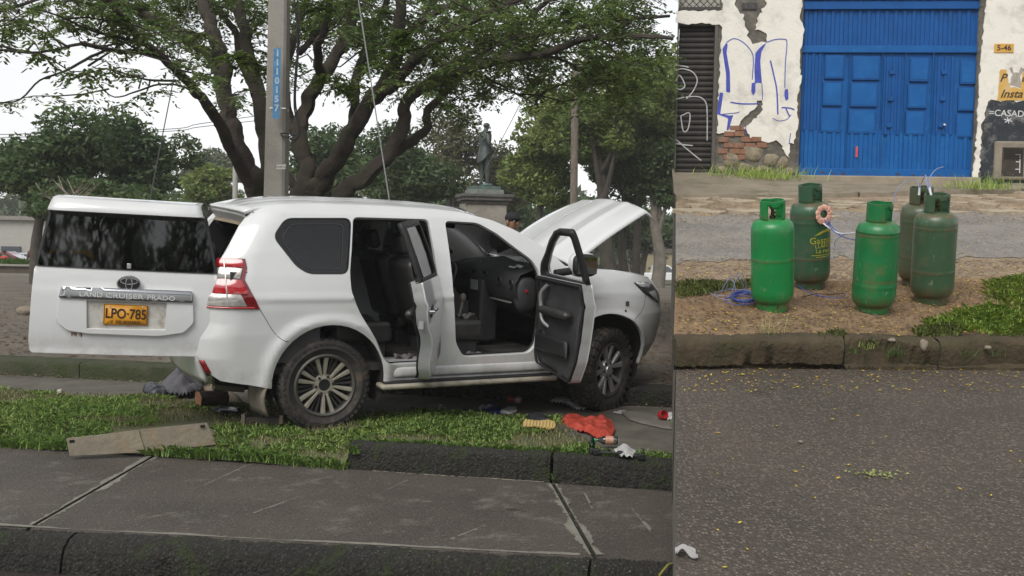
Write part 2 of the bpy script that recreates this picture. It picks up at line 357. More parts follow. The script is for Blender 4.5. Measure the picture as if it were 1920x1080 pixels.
# pale worn edges along the joints and the front lip
RJ = random.Random(3)
def worn_strip(a, b, w, side, z=SWZ+.005):
    n = 110; ou = []; inn = []; rw = .5
    for i in range(n+1):
        p = lerp2(a, b, i/n); d = np.array([b[0]-a[0], b[1]-a[1]]); d /= np.linalg.norm(d); q = np.array([-d[1], d[0]])*side
        rw = min(1, max(.08, rw+RJ.gauss(0, .13))); ww = w*rw*RJ.uniform(.85, 1.0); inn.append((p[0]+q[0]*gap, p[1]+q[1]*gap)); ou.append((p[0]+q[0]*(gap+ww), p[1]+q[1]*(gap+ww)))
    V = [SW(s, t, z) for s, t in inn]+[SW(s, t, z) for s, t in ou]
    o = mesh('worn_edge', V, [(i, i+1, n+2+i, n+1+i) for i in range(n)], CONC2); o.parent = pav; o.matrix_parent_inverse = Matrix.Translation(pav.location).inverted()
worn_strip((j1(.02), .02), (j1(t1+.08), t1+.08), .055, 1); worn_strip((j1(.02), .02), (j1(t1+.08), t1+.08), .05, -1)
worn_strip((j2(-.03), -.03), (j2(t2+.06), t2+.06), .06, 1); worn_strip((j2(-.03), -.03), (j2(t2+.06), t2+.06), .07, -1)
for a_, b_, w_ in (((470, 868), (345, 925), .022), ((620, 893), (520, 915), .018), ((560, 930), (470, 962), .02), ((760, 900), (700, 930), .016), ((905, 985), (840, 1010), .03), ((1180, 955), (1215, 1000), .03), ((1090, 925), (1105, 955), .02), ((330, 960), (250, 975), .016)):
    worn_strip(sw_st(*a_), sw_st(*b_), w_, 1, SWZ+.0045)
# moss in the joints
for jf, tt in ((j1, t1), (j2, t2)):
    mb = MB(); mb.add([SW(jf(.0)-gap, 0, SWZ-.02), SW(jf(.0)+gap, 0, SWZ-.02), SW(jf(tt)+gap, tt, SWZ-.02), SW(jf(tt)-gap, tt, SWZ-.02)], [(0, 1, 2, 3)]); o = mb.build('joint_fill', mat('joint_moss', (.016, .018, .010), rough=1)); o.parent = pav; o.matrix_parent_inverse = Matrix.Translation(pav.location).inverted()
# front kerb: rounded rough blocks down to the street
fk = tag(empty('kerb', SW(1, fr_edge(1), STZ)), kind='structure')
def rough_block(name, s0, s1, prof, parent, matl, ns=40, seed=0, base=SW, lump=.012):
    """a kerb block: profile of (t,z) swept along s with an uneven surface"""
    rg = np.random.default_rng(seed); V = []; m = len(prof); ph = rg.uniform(0, 6, 8)
    for i in range(ns+1):
        s = s0+(s1-s0)*i/ns
        for j, (t, z) in enumerate(prof):
            jit = lump*(math.sin(s*5+ph[0]+j)*.4+math.sin(s*13+ph[1]+j*2)*.3+rg.normal()*.35)
            q = base(s, t(s)+jit if callable(t) else t+jit, 0); V.append((q[0], q[1], z+jit*.4))
    F = [(i*m+j, i*m+j+1, (i+1)*m+j+1, (i+1)*m+j) for i in range(ns) for j in range(m-1)]+[tuple(range(m)), tuple(reversed(range(ns*m, ns*m+m)))]
    o = mesh(name, V, F, matl, None, 60); o.parent = parent; o.matrix_parent_inverse = Matrix.Translation(parent.location).inverted(); return o
fp = lambda d: (lambda s: fr_edge(s)+d)
PROF = [(fp(.03), SWZ-.03), (fp(.015), SWZ+.002), (fp(-.05), SWZ+.002), (fp(-.10), SWZ-.015), (fp(-.14), SWZ-.06), (fp(-.155), SWZ-.12), (fp(-.16), STZ-.05)]
sJ = [-6, -2.6, -.35, 2.02, j2(t2)-.02, 5.9]
for k in range(len(sJ)-1): rough_block('kerb_block', sJ[k]+.008, sJ[k+1]-.008, PROF, fk, MOSS, 110, k, lump=.02)
worn_strip((-1.2, fr_edge(-1.2)+.035), (4.9, fr_edge(4.9)+.035), .05, 1, SWZ+.006)
# loose pale pebbles set in the kerb face
# back kerb between lawn and pavement (only its right half is left)
bk = tag(empty('kerb', SW(3.8, 0, SWZ)), kind='structure')
kL = sw_st(652, 880)[0]; kJ = sw_st(1034, 904)[0]
PB = [(.0-.0, SWZ-.03), (.002, SWZ+.02), (.015, .03), (.035, .065), (.06, .078), (.17, .075), (.19, .0)]
rough_block('kerb_block', kL, kJ-.012, PB, bk, [MOSS], 110, 21, lump=.012)
rough_block('kerb_block', kJ+.012, 5.9, PB, bk, [MOSS], 70, 22, lump=.012)
for k, o in enumerate(bk.children):      # weathered top faces
    o.data.materials.append(KTOP)
    for p in o.data.polygons:
        if p.normal.z > .8 and p.center.z > .05: p.material_index = 1
mb = MB(); nst = 40
mb.add([SW(kL+.2+(kJ-kL-.25)*i/nst, -.004-RJ.uniform(.003, .022)*(1 if i % 2 else .4), SWZ+.006) for i in range(nst+1)]+[SW(kL+.2+(kJ-kL-.25)*i/nst, .01, SWZ+.006) for i in range(nst+1)], [(i, i+1, nst+2+i, nst+1+i) for i in range(nst)]); o = mb.build('mortar_line', mat('mortar', (.30, .28, .22), rough=.9), pav); o.matrix_parent_inverse = Matrix.Translation(pav.location).inverted()

# ---- lawn
NE = [sw_st(-700, 800), (J1a[0], .0), sw_st(430, 868), sw_st(640, 884), (kL-.03, -.01), (kL+.06, .15)]
def lawn_h(x, y):
    q = np.array([x, y])-A[:2]; s = q@e_; t = q@n_
    h = .012*math.sin(x*2.1+1)*math.cos(y*1.7)+.008*math.sin(x*5.3+y*4)
    k = min(max((t-.0)/.55, 0), 1); low = -.105+.105*k*k*(3-2*k)
    if s > kL: return .02+h*.6
    return low+h
pathN = [on_z(x, y, 0)[:2] for x, y in ((-700, 707), (0, 731), (270, 743), (420, 757), (700, 772), (1050, 787))]     # near edge of the path
side = [on_z(x, y, 0)[:2] for x, y in ((1062, 800), (1095, 828), (1135, 862))]
outl = [SW(sL, -.0)[:2], SW(0, 0)[:2], SW(J1a[0], 0)[:2], SW(2.0, -.015)[:2], SW(kL-.02, -.02)[:2], SW(kL+.02, .14)[:2], SW(kJ, .15)[:2], SW(sw_st(1267, 866, .07)[0]+.2, .15)[:2]]
outl += [on_z(1290, 858, 0.02)[:2], on_z(1215, 850, .02)[:2]]+[tuple(p) for p in reversed(side)]+[tuple(p) for p in reversed(pathN)]
SOIL = mat('lawn_soil', (.10, .13, .05), rough=1, var=.4, vscale=12, col2=(.12, .105, .06), bump=.6, bscale=30)
tag(panel('lawn', [tuple(map(float, p)) for p in outl], [], lambda x, y: (x, y, lawn_h(x, y)-.006), SOIL, None, step=.14, smooth=60), kind='structure')
LAWN = [tuple(map(float, p)) for p in outl]

def blades(name, pts, hz, hmin, hmax, width, matl, parent=None, lean=.6, up=(0, 0, 1)):
    n = len(pts); h = RNG.uniform(hmin, hmax, n)*RNG.uniform(.7, 1.15, n); an = RNG.uniform(0, 2*math.pi, n); ln = RNG.uniform(.1, lean, n); w = width*RNG.uniform(.6, 1.3, n)
    d = np.stack([np.cos(an), np.sin(an), np.zeros(n)], 1); c = np.stack([-np.sin(an), np.cos(an), np.zeros(n)], 1)
    p = np.concatenate([pts[:, :2], hz[:, None]], 1); upv = np.array(up)[None]
    mid = p+d*(h*ln*.45)[:, None]+upv*(h*.62)[:, None]; tip = p+d*(h*ln*1.15)[:, None]+upv*(h*(1-.35*ln))[:, None]
    V = np.empty((n, 5, 3)); V[:, 0] = p-c*w[:, None]/2; V[:, 1] = p+c*w[:, None]/2; V[:, 2] = mid+c*w[:, None]*.42; V[:, 3] = tip; V[:, 4] = mid-c*w[:, None]*.42
    o = quads_np(name, V.reshape(-1, 3), n, matl, parent, 5); return o
GRASS = mat('grass_blade', (.20, .34, .08), rough=.5, var=.25, vscale=1.2, col2=(.31, .42, .12), island=.5, transl=.35)
def sample_poly(poly, n):
    q = np.array(poly); lo, hi = q.min(0), q.max(0); P = RNG.uniform(lo, hi, (int(n*3), 2)); P = P[inpoly(P, poly)]
    return P[:n]
def vnoise(P, sc, seed=0):
    r = np.random.default_rng(seed); out = np.zeros(len(P))
    for k in range(5):
        f = sc*(1.6**k); a = r.uniform(0, 6.28, 2); d = r.uniform(0, 6.28); out += np.sin(P[:, 0]*f*math.cos(d)+P[:, 1]*f*math.sin(d)+a[0])*np.cos(P[:, 0]*f*.7*math.sin(d)-P[:, 1]*f*math.cos(d)+a[1])/(1.3**k)
    return out
pts = sample_poly(LAWN, 70000)
vis = (pts[:, 0] > -6.2) & (pts[:, 1] < 11)
pts = pts[vis]; nv = vnoise(pts, 1.9, 5); keep = RNG.uniform(0, 1, len(pts)) < np.clip(1.05+nv*.8, .22, 1); pts = pts[keep]; nv = nv[keep]
_bx = np.array([[(lambda d: (960+FPX*(d@_R)/(d@_F), 540-FPX*(d@_U)/(d@_F)))(np.array([x, y, -.02])-CAM)][0] for x, y in pts]); _kb = ~inpoly(_bx, [(122, 818), (390, 789), (408, 830), (270, 846), (128, 856)]); pts = pts[_kb]; nv = nv[_kb]
# thin, worn strip in the dry patches and under the car
hz = np.array([lawn_h(x, y) for x, y in pts])
sel = nv > -.2
tag(blades('lawn_grass', pts[sel], hz[sel], .022, .062, .0085, GRASS, lean=1.25), 'short green grass of the verge under and around the SUV', 'grass', kind='stuff')
tag(blades('dry_grass', pts[~sel], hz[~sel], .015, .05, .006, mat('dry_blade', (.25, .25, .11), rough=.7, island=.5, transl=.2)), 'thin yellowed grass in the bare patches of the verge', 'grass', kind='stuff')
ed = [SW(s, RNG.normal(0.02, .035)) for s in RNG.uniform(-2, kL+.1, 3000)]+[SW(s, RNG.normal(.20, .03)) for s in RNG.uniform(kL, 5.3, 2200)]
ed = np.array(ed); ed = ed[ed[:, 0]/np.maximum(ed[:, 1], .1) < .158]; _s0 = sw_st(118, 850)[0]; _s1 = sw_st(285, 852)[0]; _es = (ed[:, :2]-A[:2])@e_; ed = ed[(_es < _s0) | (_es > _s1)]
hz = np.array([lawn_h(x, y) for x, y, _ in ed])
tag(blades('edge_grass', ed[:, :2], hz, .04, .10, .008, mat('edge_blade', (.19, .32, .07), rough=.55, island=.4, transl=.35), lean=1.0), 'longer grass hanging over the pavement edge and kerb', 'grass', kind='stuff')

# ---- concrete path under the car, its mossy kerb, the raised plaza behind
KA = on_z(0, 701, -.02); KB = on_z(1267, 763, -.02); ke = (KB-KA)[:2]/np.linalg.norm((KB-KA)[:2]); kn = np.array([-ke[1], ke[0]])
def PK(s, t, z=0): q = KA[:2]+ke*s+kn*t; return (q[0], q[1], z)
PATHC = mat('path_concrete', (.085, .076, .060), rough=.85, var=.3, vscale=2.5, col2=(.14, .128, .105), bump=.35, bscale=60, stain=(.045, .045, .03), stain_amt=.6, stain_scale=3)
tag(mesh('path', [PK(-9, .05, -.03), PK(-9, -1.35, -.03), PK(9, -2.7, -.03), PK(9, .05, -.03)], [(0, 1, 2, 3)], PATHC), kind='structure')
# crossing slab at the right edge
cr_ = [on_z(x, y, -.012) for x, y in ((1050, 790), (1060, 792), (1140, 860), (1175, 861), (1300, 866), (1300, 780), (1175, 772))]
tag(mesh('crossing_slab', [(p[0], p[1], -.012) for p in cr_], [tuple(range(len(cr_)))], PATHC), kind='structure')
crr = [(on_z(1046, 788, .02), on_z(1140, 866, .02))]
a, b = crr[0]; d = (b-a)/np.linalg.norm(b-a); c = np.array([-d[1], d[0], 0])
mb = MB(); 
for i in range(12):
    p0 = a+(b-a)*i/12; p1 = a+(b-a)*(i+.93)/12
    mb.add([tuple(p0-c*.07+[0, 0, -.06]), tuple(p1-c*.07+[0, 0, -.06]), tuple(p1-c*.06), tuple(p0-c*.06), tuple(p0+c*.05), tuple(p1+c*.05), tuple(p1+c*.07+[0, 0, -.06]), tuple(p0+c*.07+[0, 0, -.06])], [(0, 1, 2, 3), (3, 2, 5, 4), (4, 5, 6, 7)])
tag(mb.build('path_edging', KTOP), kind='structure')
pk = tag(empty('kerb', PK(3, 0, 0)), kind='structure')
def PKb(s, t, z=0): return PK(s, t, z)
GREENMOSS = mat('green_moss', (.030, .045, .010), rough=1, var=.5, vscale=9, col2=(.05, .05, .03), bump=.9, bscale=40, stain=(.10, .09, .065), stain_amt=.55, stain_scale=3)
PRK = [(.0, -.06), (.004, .02), (.0, .10), (.015, .135), (.05, .145), (.36, .15), (.38, .10)]
for k in range(9):
    o = rough_block('kerb_block', -9+2*k+.008, -7+2*k-.008, PRK, pk, GREENMOSS if k < 6 else MOSS, 30, 40+k, PKb, .010)
    o.data.materials.append(KTOP)
    for p in o.data.polygons:
        if p.normal.z > .8 and p.center.z > .1: p.material_index = 1
PLAZA = asphalt_mat('plaza_asphalt', (.13, .112, .088), (.22, .19, .15), 40, .5, .9, .4, (.10, .068, .04), .7)
plz = [PK(-20, .36, .148), PK(9.5, .36, .148), (9.5, 36, .02), (-40, 36.5, 0.0)]
tag(mesh('plaza', plz, [(0, 1, 2, 3)], PLAZA), kind='structure')
# leaf litter on plaza and path
def litter(name, pts, z, size, matl, up=None, lift=.01):
    n = len(pts); s = size*RNG.uniform(.4, 1.3, n); an = RNG.uniform(0, 6.28, n)
    if up is None: up = np.array([0, 0, 1.0])
    t1 = np.cross(up, [0, 1, 0]) if abs(up[1]) < .9 else np.cross(up, [1, 0, 0]); t1 = t1/np.linalg.norm(t1); t2 = np.cross(up, t1)
    c = np.asarray(z) if np.ndim(z) == 2 else np.concatenate([pts[:, :2], np.full((n, 1), z) if np.isscalar(z) else np.asarray(z)[:, None]], 1)
    d = t1[None]*np.cos(an)[:, None]+t2[None]*np.sin(an)[:, None]; e = -t1[None]*np.sin(an)[:, None]+t2[None]*np.cos(an)[:, None]
    tl = RNG.uniform(-.5, .5, (n, 2)); nn = up[None]
    V = np.empty((n, 4, 3)); b = c+nn*(lift*RNG.uniform(.3, 1.5, n))[:, None]
    V[:, 0] = b-d*s[:, None]+nn*(tl[:, 0]*s*.4)[:, None]; V[:, 1] = b+e*(s*.45)[:, None]; V[:, 2] = b+d*s[:, None]+nn*(np.abs(tl[:, 1])*s*.6)[:, None]; V[:, 3] = b-e*(s*.45)[:, None]
    return quads_np(name, V.reshape(-1, 3), n, matl)
BROWNL = mat('brown_leaf', (.10, .055, .025), rough=.8, island=.55, var=.3)
TANL = mat('tan_leaf', (.22, .17, .10), rough=.8, island=.45, var=.3)
lp = np.stack([RNG.uniform(-12, 5.5, 15000), 10.3+RNG.uniform(0, 1, 15000)**1.6*16], 1)
lk = lp[:, 1] > (PK(0, .4)[1]+(lp[:, 0]-PK(0, .4)[0])*ke[1]/ke[0]); lp = lp[lk]
zz = .15-.14*np.clip((lp[:, 1]-11)/25, 0, 1)
tag(litter('leaf_litter', lp, zz, .045, BROWNL, lift=.02), 'brown fallen leaves scattered over the plaza behind the SUV', 'leaves', kind='stuff')
lp = lp[RNG.uniform(0, 1, len(lp)) < .35]+RNG.normal(0, .3, (int(0) or 1, 2)); zz = .15-.14*np.clip((lp[:, 1]-11)/25, 0, 1)
tag(litter('pale_leaf_litter', lp, zz, .03, TANL, lift=.02), 'pale dry leaves scattered over the plaza behind the SUV', 'leaves', kind='stuff')
q = np.array([PK(s, t) for s, t in zip(RNG.uniform(-2, 8, 420), -np.abs(RNG.normal(0, .10, 420)))])
tag(litter('gutter_leaves', q, -.02, .022, TANL, lift=.015), 'dry leaves gathered along the foot of the mossy kerb', 'leaves', kind='stuff')
q = np.array([SW(s, t) for s, t in zip(RNG.uniform(-2, 5.2, 2600), RNG.uniform(-1.9, .05, 2600))])
tag(litter('pavement_crumbs', q, SWZ+.006, .008, mat('crumb', (.19, .17, .14), rough=.9, island=.4), lift=.004), 'tiny pale crumbs and chips on the pavement', 'debris', kind='stuff')
# ================================================================== THE WHITE SUV
CAR_YAW = R_(28)
CAR_ROLL = R_(3.0)         # its far wheels stand up on the mossy kerb
suv = empty('suv', (-2.01, 9.29, 0), (0, 0, CAR_YAW))
tag(suv, 'muddy white off-road SUV with tailgate, right-hand doors and hood open on the grass', 'car')
CARM = Matrix.Translation((-2.01, 9.29, 0)) @ Matrix.Rotation(CAR_YAW, 4, 'Z') @ Matrix.Translation((0, -.82, 0)) @ Matrix.Rotation(CAR_ROLL, 4, 'X') @ Matrix.Translation((0, .82, 0))
suv.matrix_world = CARM

def paint_mat(name, dirt_z0, dirt_z1, dirt=.8):
    m = mat(name, (.64, .65, .65), rough=.33, var=.03, vscale=2.0, coat=1.0, spec=.5)
    N = m.node_tree.nodes; L = m.node_tree.links; b = N['Principled BSDF']; src = b.inputs['Base Color'].links[0].from_socket
    tc = N.new('ShaderNodeTexCoord'); sp = N.new('ShaderNodeSeparateXYZ'); L.new(tc.outputs['Object'], sp.inputs[0])
    r = N.new('ShaderNodeMapRange'); r.inputs['From Min'].default_value = dirt_z0; r.inputs['From Max'].default_value = dirt_z1; r.inputs['To Min'].default_value = 1; r.inputs['To Max'].default_value = 0; L.new(sp.outputs[2], r.inputs[0])
    n = N.new('ShaderNodeTexNoise'); n.inputs['Scale'].default_value = 5; n.inputs['Detail'].default_value = 9; n.inputs['Roughness'].default_value = .75; L.new(tc.outputs['Object'], n.inputs['Vector'])
    rr = N.new('ShaderNodeMapRange'); rr.inputs['From Min'].default_value = .42; rr.inputs['From Max'].default_value = .75; L.new(n.outputs[0], rr.inputs[0])
    k = N.new('ShaderNodeMath'); k.operation = 'MULTIPLY'; L.new(r.outputs[0], k.inputs[0]); L.new(rr.outputs[0], k.inputs[1])
    k2 = N.new('ShaderNodeMath'); k2.operation = 'MULTIPLY'; k2.inputs[1].default_value = dirt; L.new(k.outputs[0], k2.inputs[0])
    mm = N.new('ShaderNodeMix'); mm.data_type = 'RGBA'; L.new(k2.outputs[0], mm.inputs['Factor']); L.new(src, mm.inputs['A']); mm.inputs['B'].default_value = (.17, .13, .08, 1)
    # faint overall film of dust
    n2 = N.new('ShaderNodeTexNoise'); n2.inputs['Scale'].default_value = 1.7; n2.inputs['Detail'].default_value = 7; L.new(tc.outputs['Object'], n2.inputs['Vector'])
    r2 = N.new('ShaderNodeMapRange'); r2.inputs['From Min'].default_value = .42; r2.inputs['From Max'].default_value = .7; r2.inputs['To Max'].default_value = .12; L.new(n2.outputs[0], r2.inputs[0])
    m2 = N.new('ShaderNodeMix'); m2.data_type = 'RGBA'; L.new(r2.outputs[0], m2.inputs['Factor']); L.new(mm.outputs['Result'], m2.inputs['A']); m2.inputs['B'].default_value = (.42, .40, .36, 1)
    L.new(m2.outputs['Result'], b.inputs['Base Color'])
    r3 = N.new('ShaderNodeMapRange'); r3.inputs['To Min'].default_value = .32; r3.inputs['To Max'].default_value = .42; L.new(n2.outputs[0], r3.inputs[0]); L.new(r3.outputs[0], b.inputs['Roughness'])
    return m
PAINT = paint_mat('white_paint', .35, .62)
PAINTG = paint_mat('white_paint_gate', -.02, .16, .55)
PAINTH = paint_mat('white_paint_hood', -9, -8, 0)
JAMB = mat('door_jamb', (.40, .41, .41), rough=.4, var=.1, coat=.2, stain=(.15, .12, .09), stain_amt=.5, stain_scale=6)
BLK = mat('black_trim', (.012, .012, .013), rough=.55, var=.3, bump=.05, bscale=300)
RUB = mat('rubber_seal', (.01, .01, .01), rough=.8)
CABIN = mat('cabin_plastic', (.034, .034, .036), rough=.6, var=.3)
LEATH = mat('black_leather', (.035, .034, .034), rough=.38, var=.35, bump=.15, bscale=120, stain=(.08, .07, .06), stain_amt=.35, stain_scale=5)
CHROME = mat('chrome', (.75, .76, .78), rough=.12, metal=1, var=.05)
SILV = mat('satin_silver', (.5, .5, .5), rough=.35, metal=.7, var=.1)
TINT = glass_mat('tinted_glass', (.75, .8, .85), .05, .01)
CLEAR = glass_mat('clear_glass', (.9, .95, .95), .80)
UNDER = mat('underbody', (.018, .016, .014), rough=.9, var=.4)

_zs = [.3, .6, .8, 1.0, 1.12, 1.22, 1.3, 1.5, 1.7, 1.8, 1.87, 1.95]; _ws = [.865, .90, .922, .93, .927, .907, .888, .825, .745, .695, .63, .55]
_rz = [.4, .63, .78, .91, 1.05, 1.44, 1.53, 1.69, 1.84, 1.9]; _rx = [-.93, -1.02, -1.01, -.96, -.95, -.84, -.78, -.68, -.56, -.5]
_fz = [.4, .6, .9, 1.1, 1.25, 1.38]; _fx = [3.5, 3.62, 3.67, 3.62, 3.52, 3.4]
def xr(z): return float(np.interp(z, _rz, _rx))
def xf(z): return float(np.interp(z, _fz, _fx))
def ys(x, z):
    w = float(np.interp(z, _zs, _ws))
    t = min(max((xr(z)+.30-x)/.30, 0), 1.15); w -= .12*t*t
    t = min(max((x-(xf(z)-.75))/.75, 0), 1.05); w -= .30*t**2.3
    for cx in (.06, 2.83):
        r = math.hypot(x-cx, z-.41); w += .03*math.exp(-((r-.53)/.055)**2)*min(1, max(0, (1.0-z)/.12))
    w += .012*math.exp(-((z-1.115)/.022)**2)*min(1, max(0, (x+.75)/.3))*min(1, max(0, (2.9-x)/.4))
    return w
def sideR(off=0.0): return lambda x, z: (x, -ys(x, z)-off, z)
def sideL(off=0.0): return lambda x, z: (x, ys(x, z)+off, z)
def arc(cx, cz, r, a0, a1, n=22): return [(cx+r*math.cos(R_(a0+(a1-a0)*i/n)), cz+r*math.sin(R_(a0+(a1-a0)*i/n))) for i in range(n+1)]

ROOFL = [(1.4, 1.845), (1.1, 1.868), (.6, 1.882), (0, 1.88), (-.3, 1.865), (-.50, 1.838)]
APIL = [(2.36, 1.375), (2.21, 1.50), (2.07, 1.60), (1.84, 1.715), (1.64, 1.79)]
DPIL = [(-.60, 1.76), (-.66, 1.69), (-.75, 1.54), (-.82, 1.43), (-.90, 1.2), (-.93, 1.05), (-.945, .92), (-1.0, .79), (-1.01, .68)]
SIDE = [(-1.0, .62), (-.95, .52), (-.83, .44), (-.62, .405)] + arc(.06, .40, .49, 184, -4) + [(.62, .38), (2.22, .38)] + arc(2.83, .42, .52, 184, -4) + \
       [(3.42, .42), (3.56, .50), (3.62, .62), (3.65, .80), (3.65, .95), (3.61, 1.10), (3.52, 1.22), (3.38, 1.275), (3.2, 1.305), (2.94, 1.335), (2.62, 1.355)] + APIL + ROOFL + DPIL
QGL = rounded([(-.42, 1.61), (-.30, 1.765), (.275, 1.78), (.20, 1.31), (-.14, 1.31), (-.24, 1.37)], .065, 6)
ROP = rounded([(.29, 1.79), (1.0, 1.79), (1.03, 1.2), (1.08, .60), (1.04, .52), (.60, .52), (.53, .57), (.45, .74), (.29, 1.0), (.225, 1.15), (.215, 1.31)], .05)
FOP = rounded([(1.15, 1.78), (1.48, 1.772), (1.66, 1.68), (1.81, 1.57), (2.0, 1.44), (2.06, 1.34), (2.06, .9), (2.04, .64), (1.97, .57), (1.30, .56), (1.21, .70), (1.165, 1.13)], .05)
body = panel('body_side', SIDE, [QGL, ROP, FOP], sideR(), PAINT, suv, step=.032, thick=.035, estep=.025, exact=True)
LWIN = [QGL, rounded([(.33, 1.74), (.98, 1.75), (1.0, 1.34), (.27, 1.32)], .04), rounded([(1.16, 1.75), (1.46, 1.74), (1.66, 1.64), (1.85, 1.5), (1.98, 1.38), (1.15, 1.34)], .04)]
panel('body_side', SIDE, LWIN, sideL(), PAINT, suv, step=.07, thick=.03, flip=True, exact=True)
for w_ in LWIN: panel('side_window', w_, [], sideL(-.012), TINT, suv, step=.12, flip=True)
qg = panel('side_window', QGL, [], sideR(-.006), TINT, suv, step=.1)
def shrink(poly, k):
    c = np.mean(np.array(poly), 0); return [tuple(c+(np.array(p)-c)*k) for p in poly]
panel('window_seal', QGL, [shrink(QGL, .97)], sideR(.002), BLK, qg, step=.1)
panel('window_seal', shrink(QGL, .80), [shrink(QGL, .785)], sideR(.001), mat('defrost_line', (.05, .05, .055), rough=.5), qg, step=.1)
for OP in (ROP, FOP):      # dark rubber round each door opening, and the painted jamb behind it
    panel('door_seal', shrink(OP, 1.004), [shrink(OP, .965)], sideR(-.04), RUB, suv, step=.1, thick=.02)
    panel('door_jamb', shrink(OP, 1.05), [shrink(OP, .985)], sideR(-.022), JAMB, suv, step=.1, thick=.02)
# sill step under the doors
mb = MB(); mb.grid(lambda u, v: (.58+1.48*u, -.86+.22*v, .53+.015*v), 12, 3); mb.build('door_sill', JAMB, suv, 40, solid=.03)

# roof, windscreen
def zedge(x): return float(np.interp(x, [p[0] for p in reversed(ROOFL)], [p[1] for p in reversed(ROOFL)])) if x < 1.4 else 1.845-(x-1.4)*.24
def rooff(u, v):
    yy = (v-.5)*2; x = -.62+u*(2.04+.10*(1-yy*yy)) - .12*(1-yy*yy)*(1-u)
    ze = zedge(max(x, -.5))-max(0, (-.5-x))*.25; yw = ys(max(x, -.48), ze)
    z = ze+.062*(1-yy**2)**.8 - .010*(math.exp(-((abs(yy)-.35)/.05)**2)+math.exp(-((abs(yy)-.62)/.05)**2))*min(1, u*8)
    return (x, yy*yw, z)
mb = MB(); mb.grid(rooff, 24, 40, flip=False); mb.build('roof', PAINT, suv, 60, solid=.03)
def wsf(u, v):
    yy = (u-.5)*2; b = np.array([2.36+.14*(1-yy*yy), yy*.80, 1.385+.02*(1-yy*yy)]); t = np.array([1.43+.08*(1-yy*yy), yy*.62, 1.846+.055*(1-yy*yy)])
    return tuple(b+(t-b)*v+np.array([.03, 0, .03])*math.sin(math.pi*v))
mb = MB(); mb.grid(wsf, 12, 8); mb.build('windshield', CLEAR, suv, 60)
# rear frame round the tailgate opening
def rear_path():
    P = [(x, -ys(x, z), z) for x, z in reversed(DPIL[:-1])]
    P += [rooff(0, v) for v in np.linspace(0, 1, 9)]
    P += [(x, ys(x, z), z) for x, z in DPIL[:-1]]; return P
RP = rear_path()
def ring(name, m, d0, d1, dx0, dx1):
    V = []; F = []
    for p in RP:
        for d, dx in ((d0, dx0), (d1, dx1)):
            sy = max(0, abs(p[1])-d)*(1 if p[1] > 0 else -1); V.append((p[0]+dx, sy if abs(p[1]) > .6 else p[1]*(1-d), p[2]-(d if p[2] > 1.7 else 0)))
    for i in range(len(RP)-1): F.append((2*i, 2*i+1, 2*i+3, 2*i+2))
    o = mesh(name, V, F, m, suv, 60); return o
ring('rear_frame', PAINT, 0, .05, 0, .012); ring('rear_frame', JAMB, .05, .11, .012, .05); ring('tailgate_seal', mat('beige_seal', (.22, .18, .12), rough=.7), .11, .135, .05, .03); ring('rear_frame', CABIN, .135, .16, .03, .3)
# rear bumper across the back
def bmp(u, v):
    yy = (u-.5)*2; z = .42+.33*v; yw = ys(xr(z), z)+.005; bul = .10*(1-abs(yy)**2.5)
    return (xr(z)-bul+(.0 if v < .85 else .03), yy*yw, z)
mb = MB(); mb.grid(bmp, 20, 8, flip=True); mb.build('rear_bumper', PAINT, suv, 50, solid=.03)
mb = MB(); mb.grid(lambda u, v: (xr(.75)-.08*(1-abs(2*u-1)**2.5)+.02+.16*v, (2*u-1)*.80, .752+.012*v), 16, 3, flip=True); mb.build('bumper_step', BLK, suv, 50)
panel('reflector', [(-1.0, .605), (-.965, .61), (-.905, .50), (-.94, .495)], [], sideR(.012), mat('red_reflector', (.22, .006, .010), rough=.3, coat=.6), suv, step=.05, thick=.012)
False and panel('reflector_recess', [(-1.01, .62), (-.95, .63), (-.87, .485), (-.93, .475)], [], sideR(.004), BLK, suv, step=.05, thick=.01)
mb = MB(); mb.box((-.94, 0, .60), (.02, 1.5, .3)); mb.build('underbody', UNDER, suv)
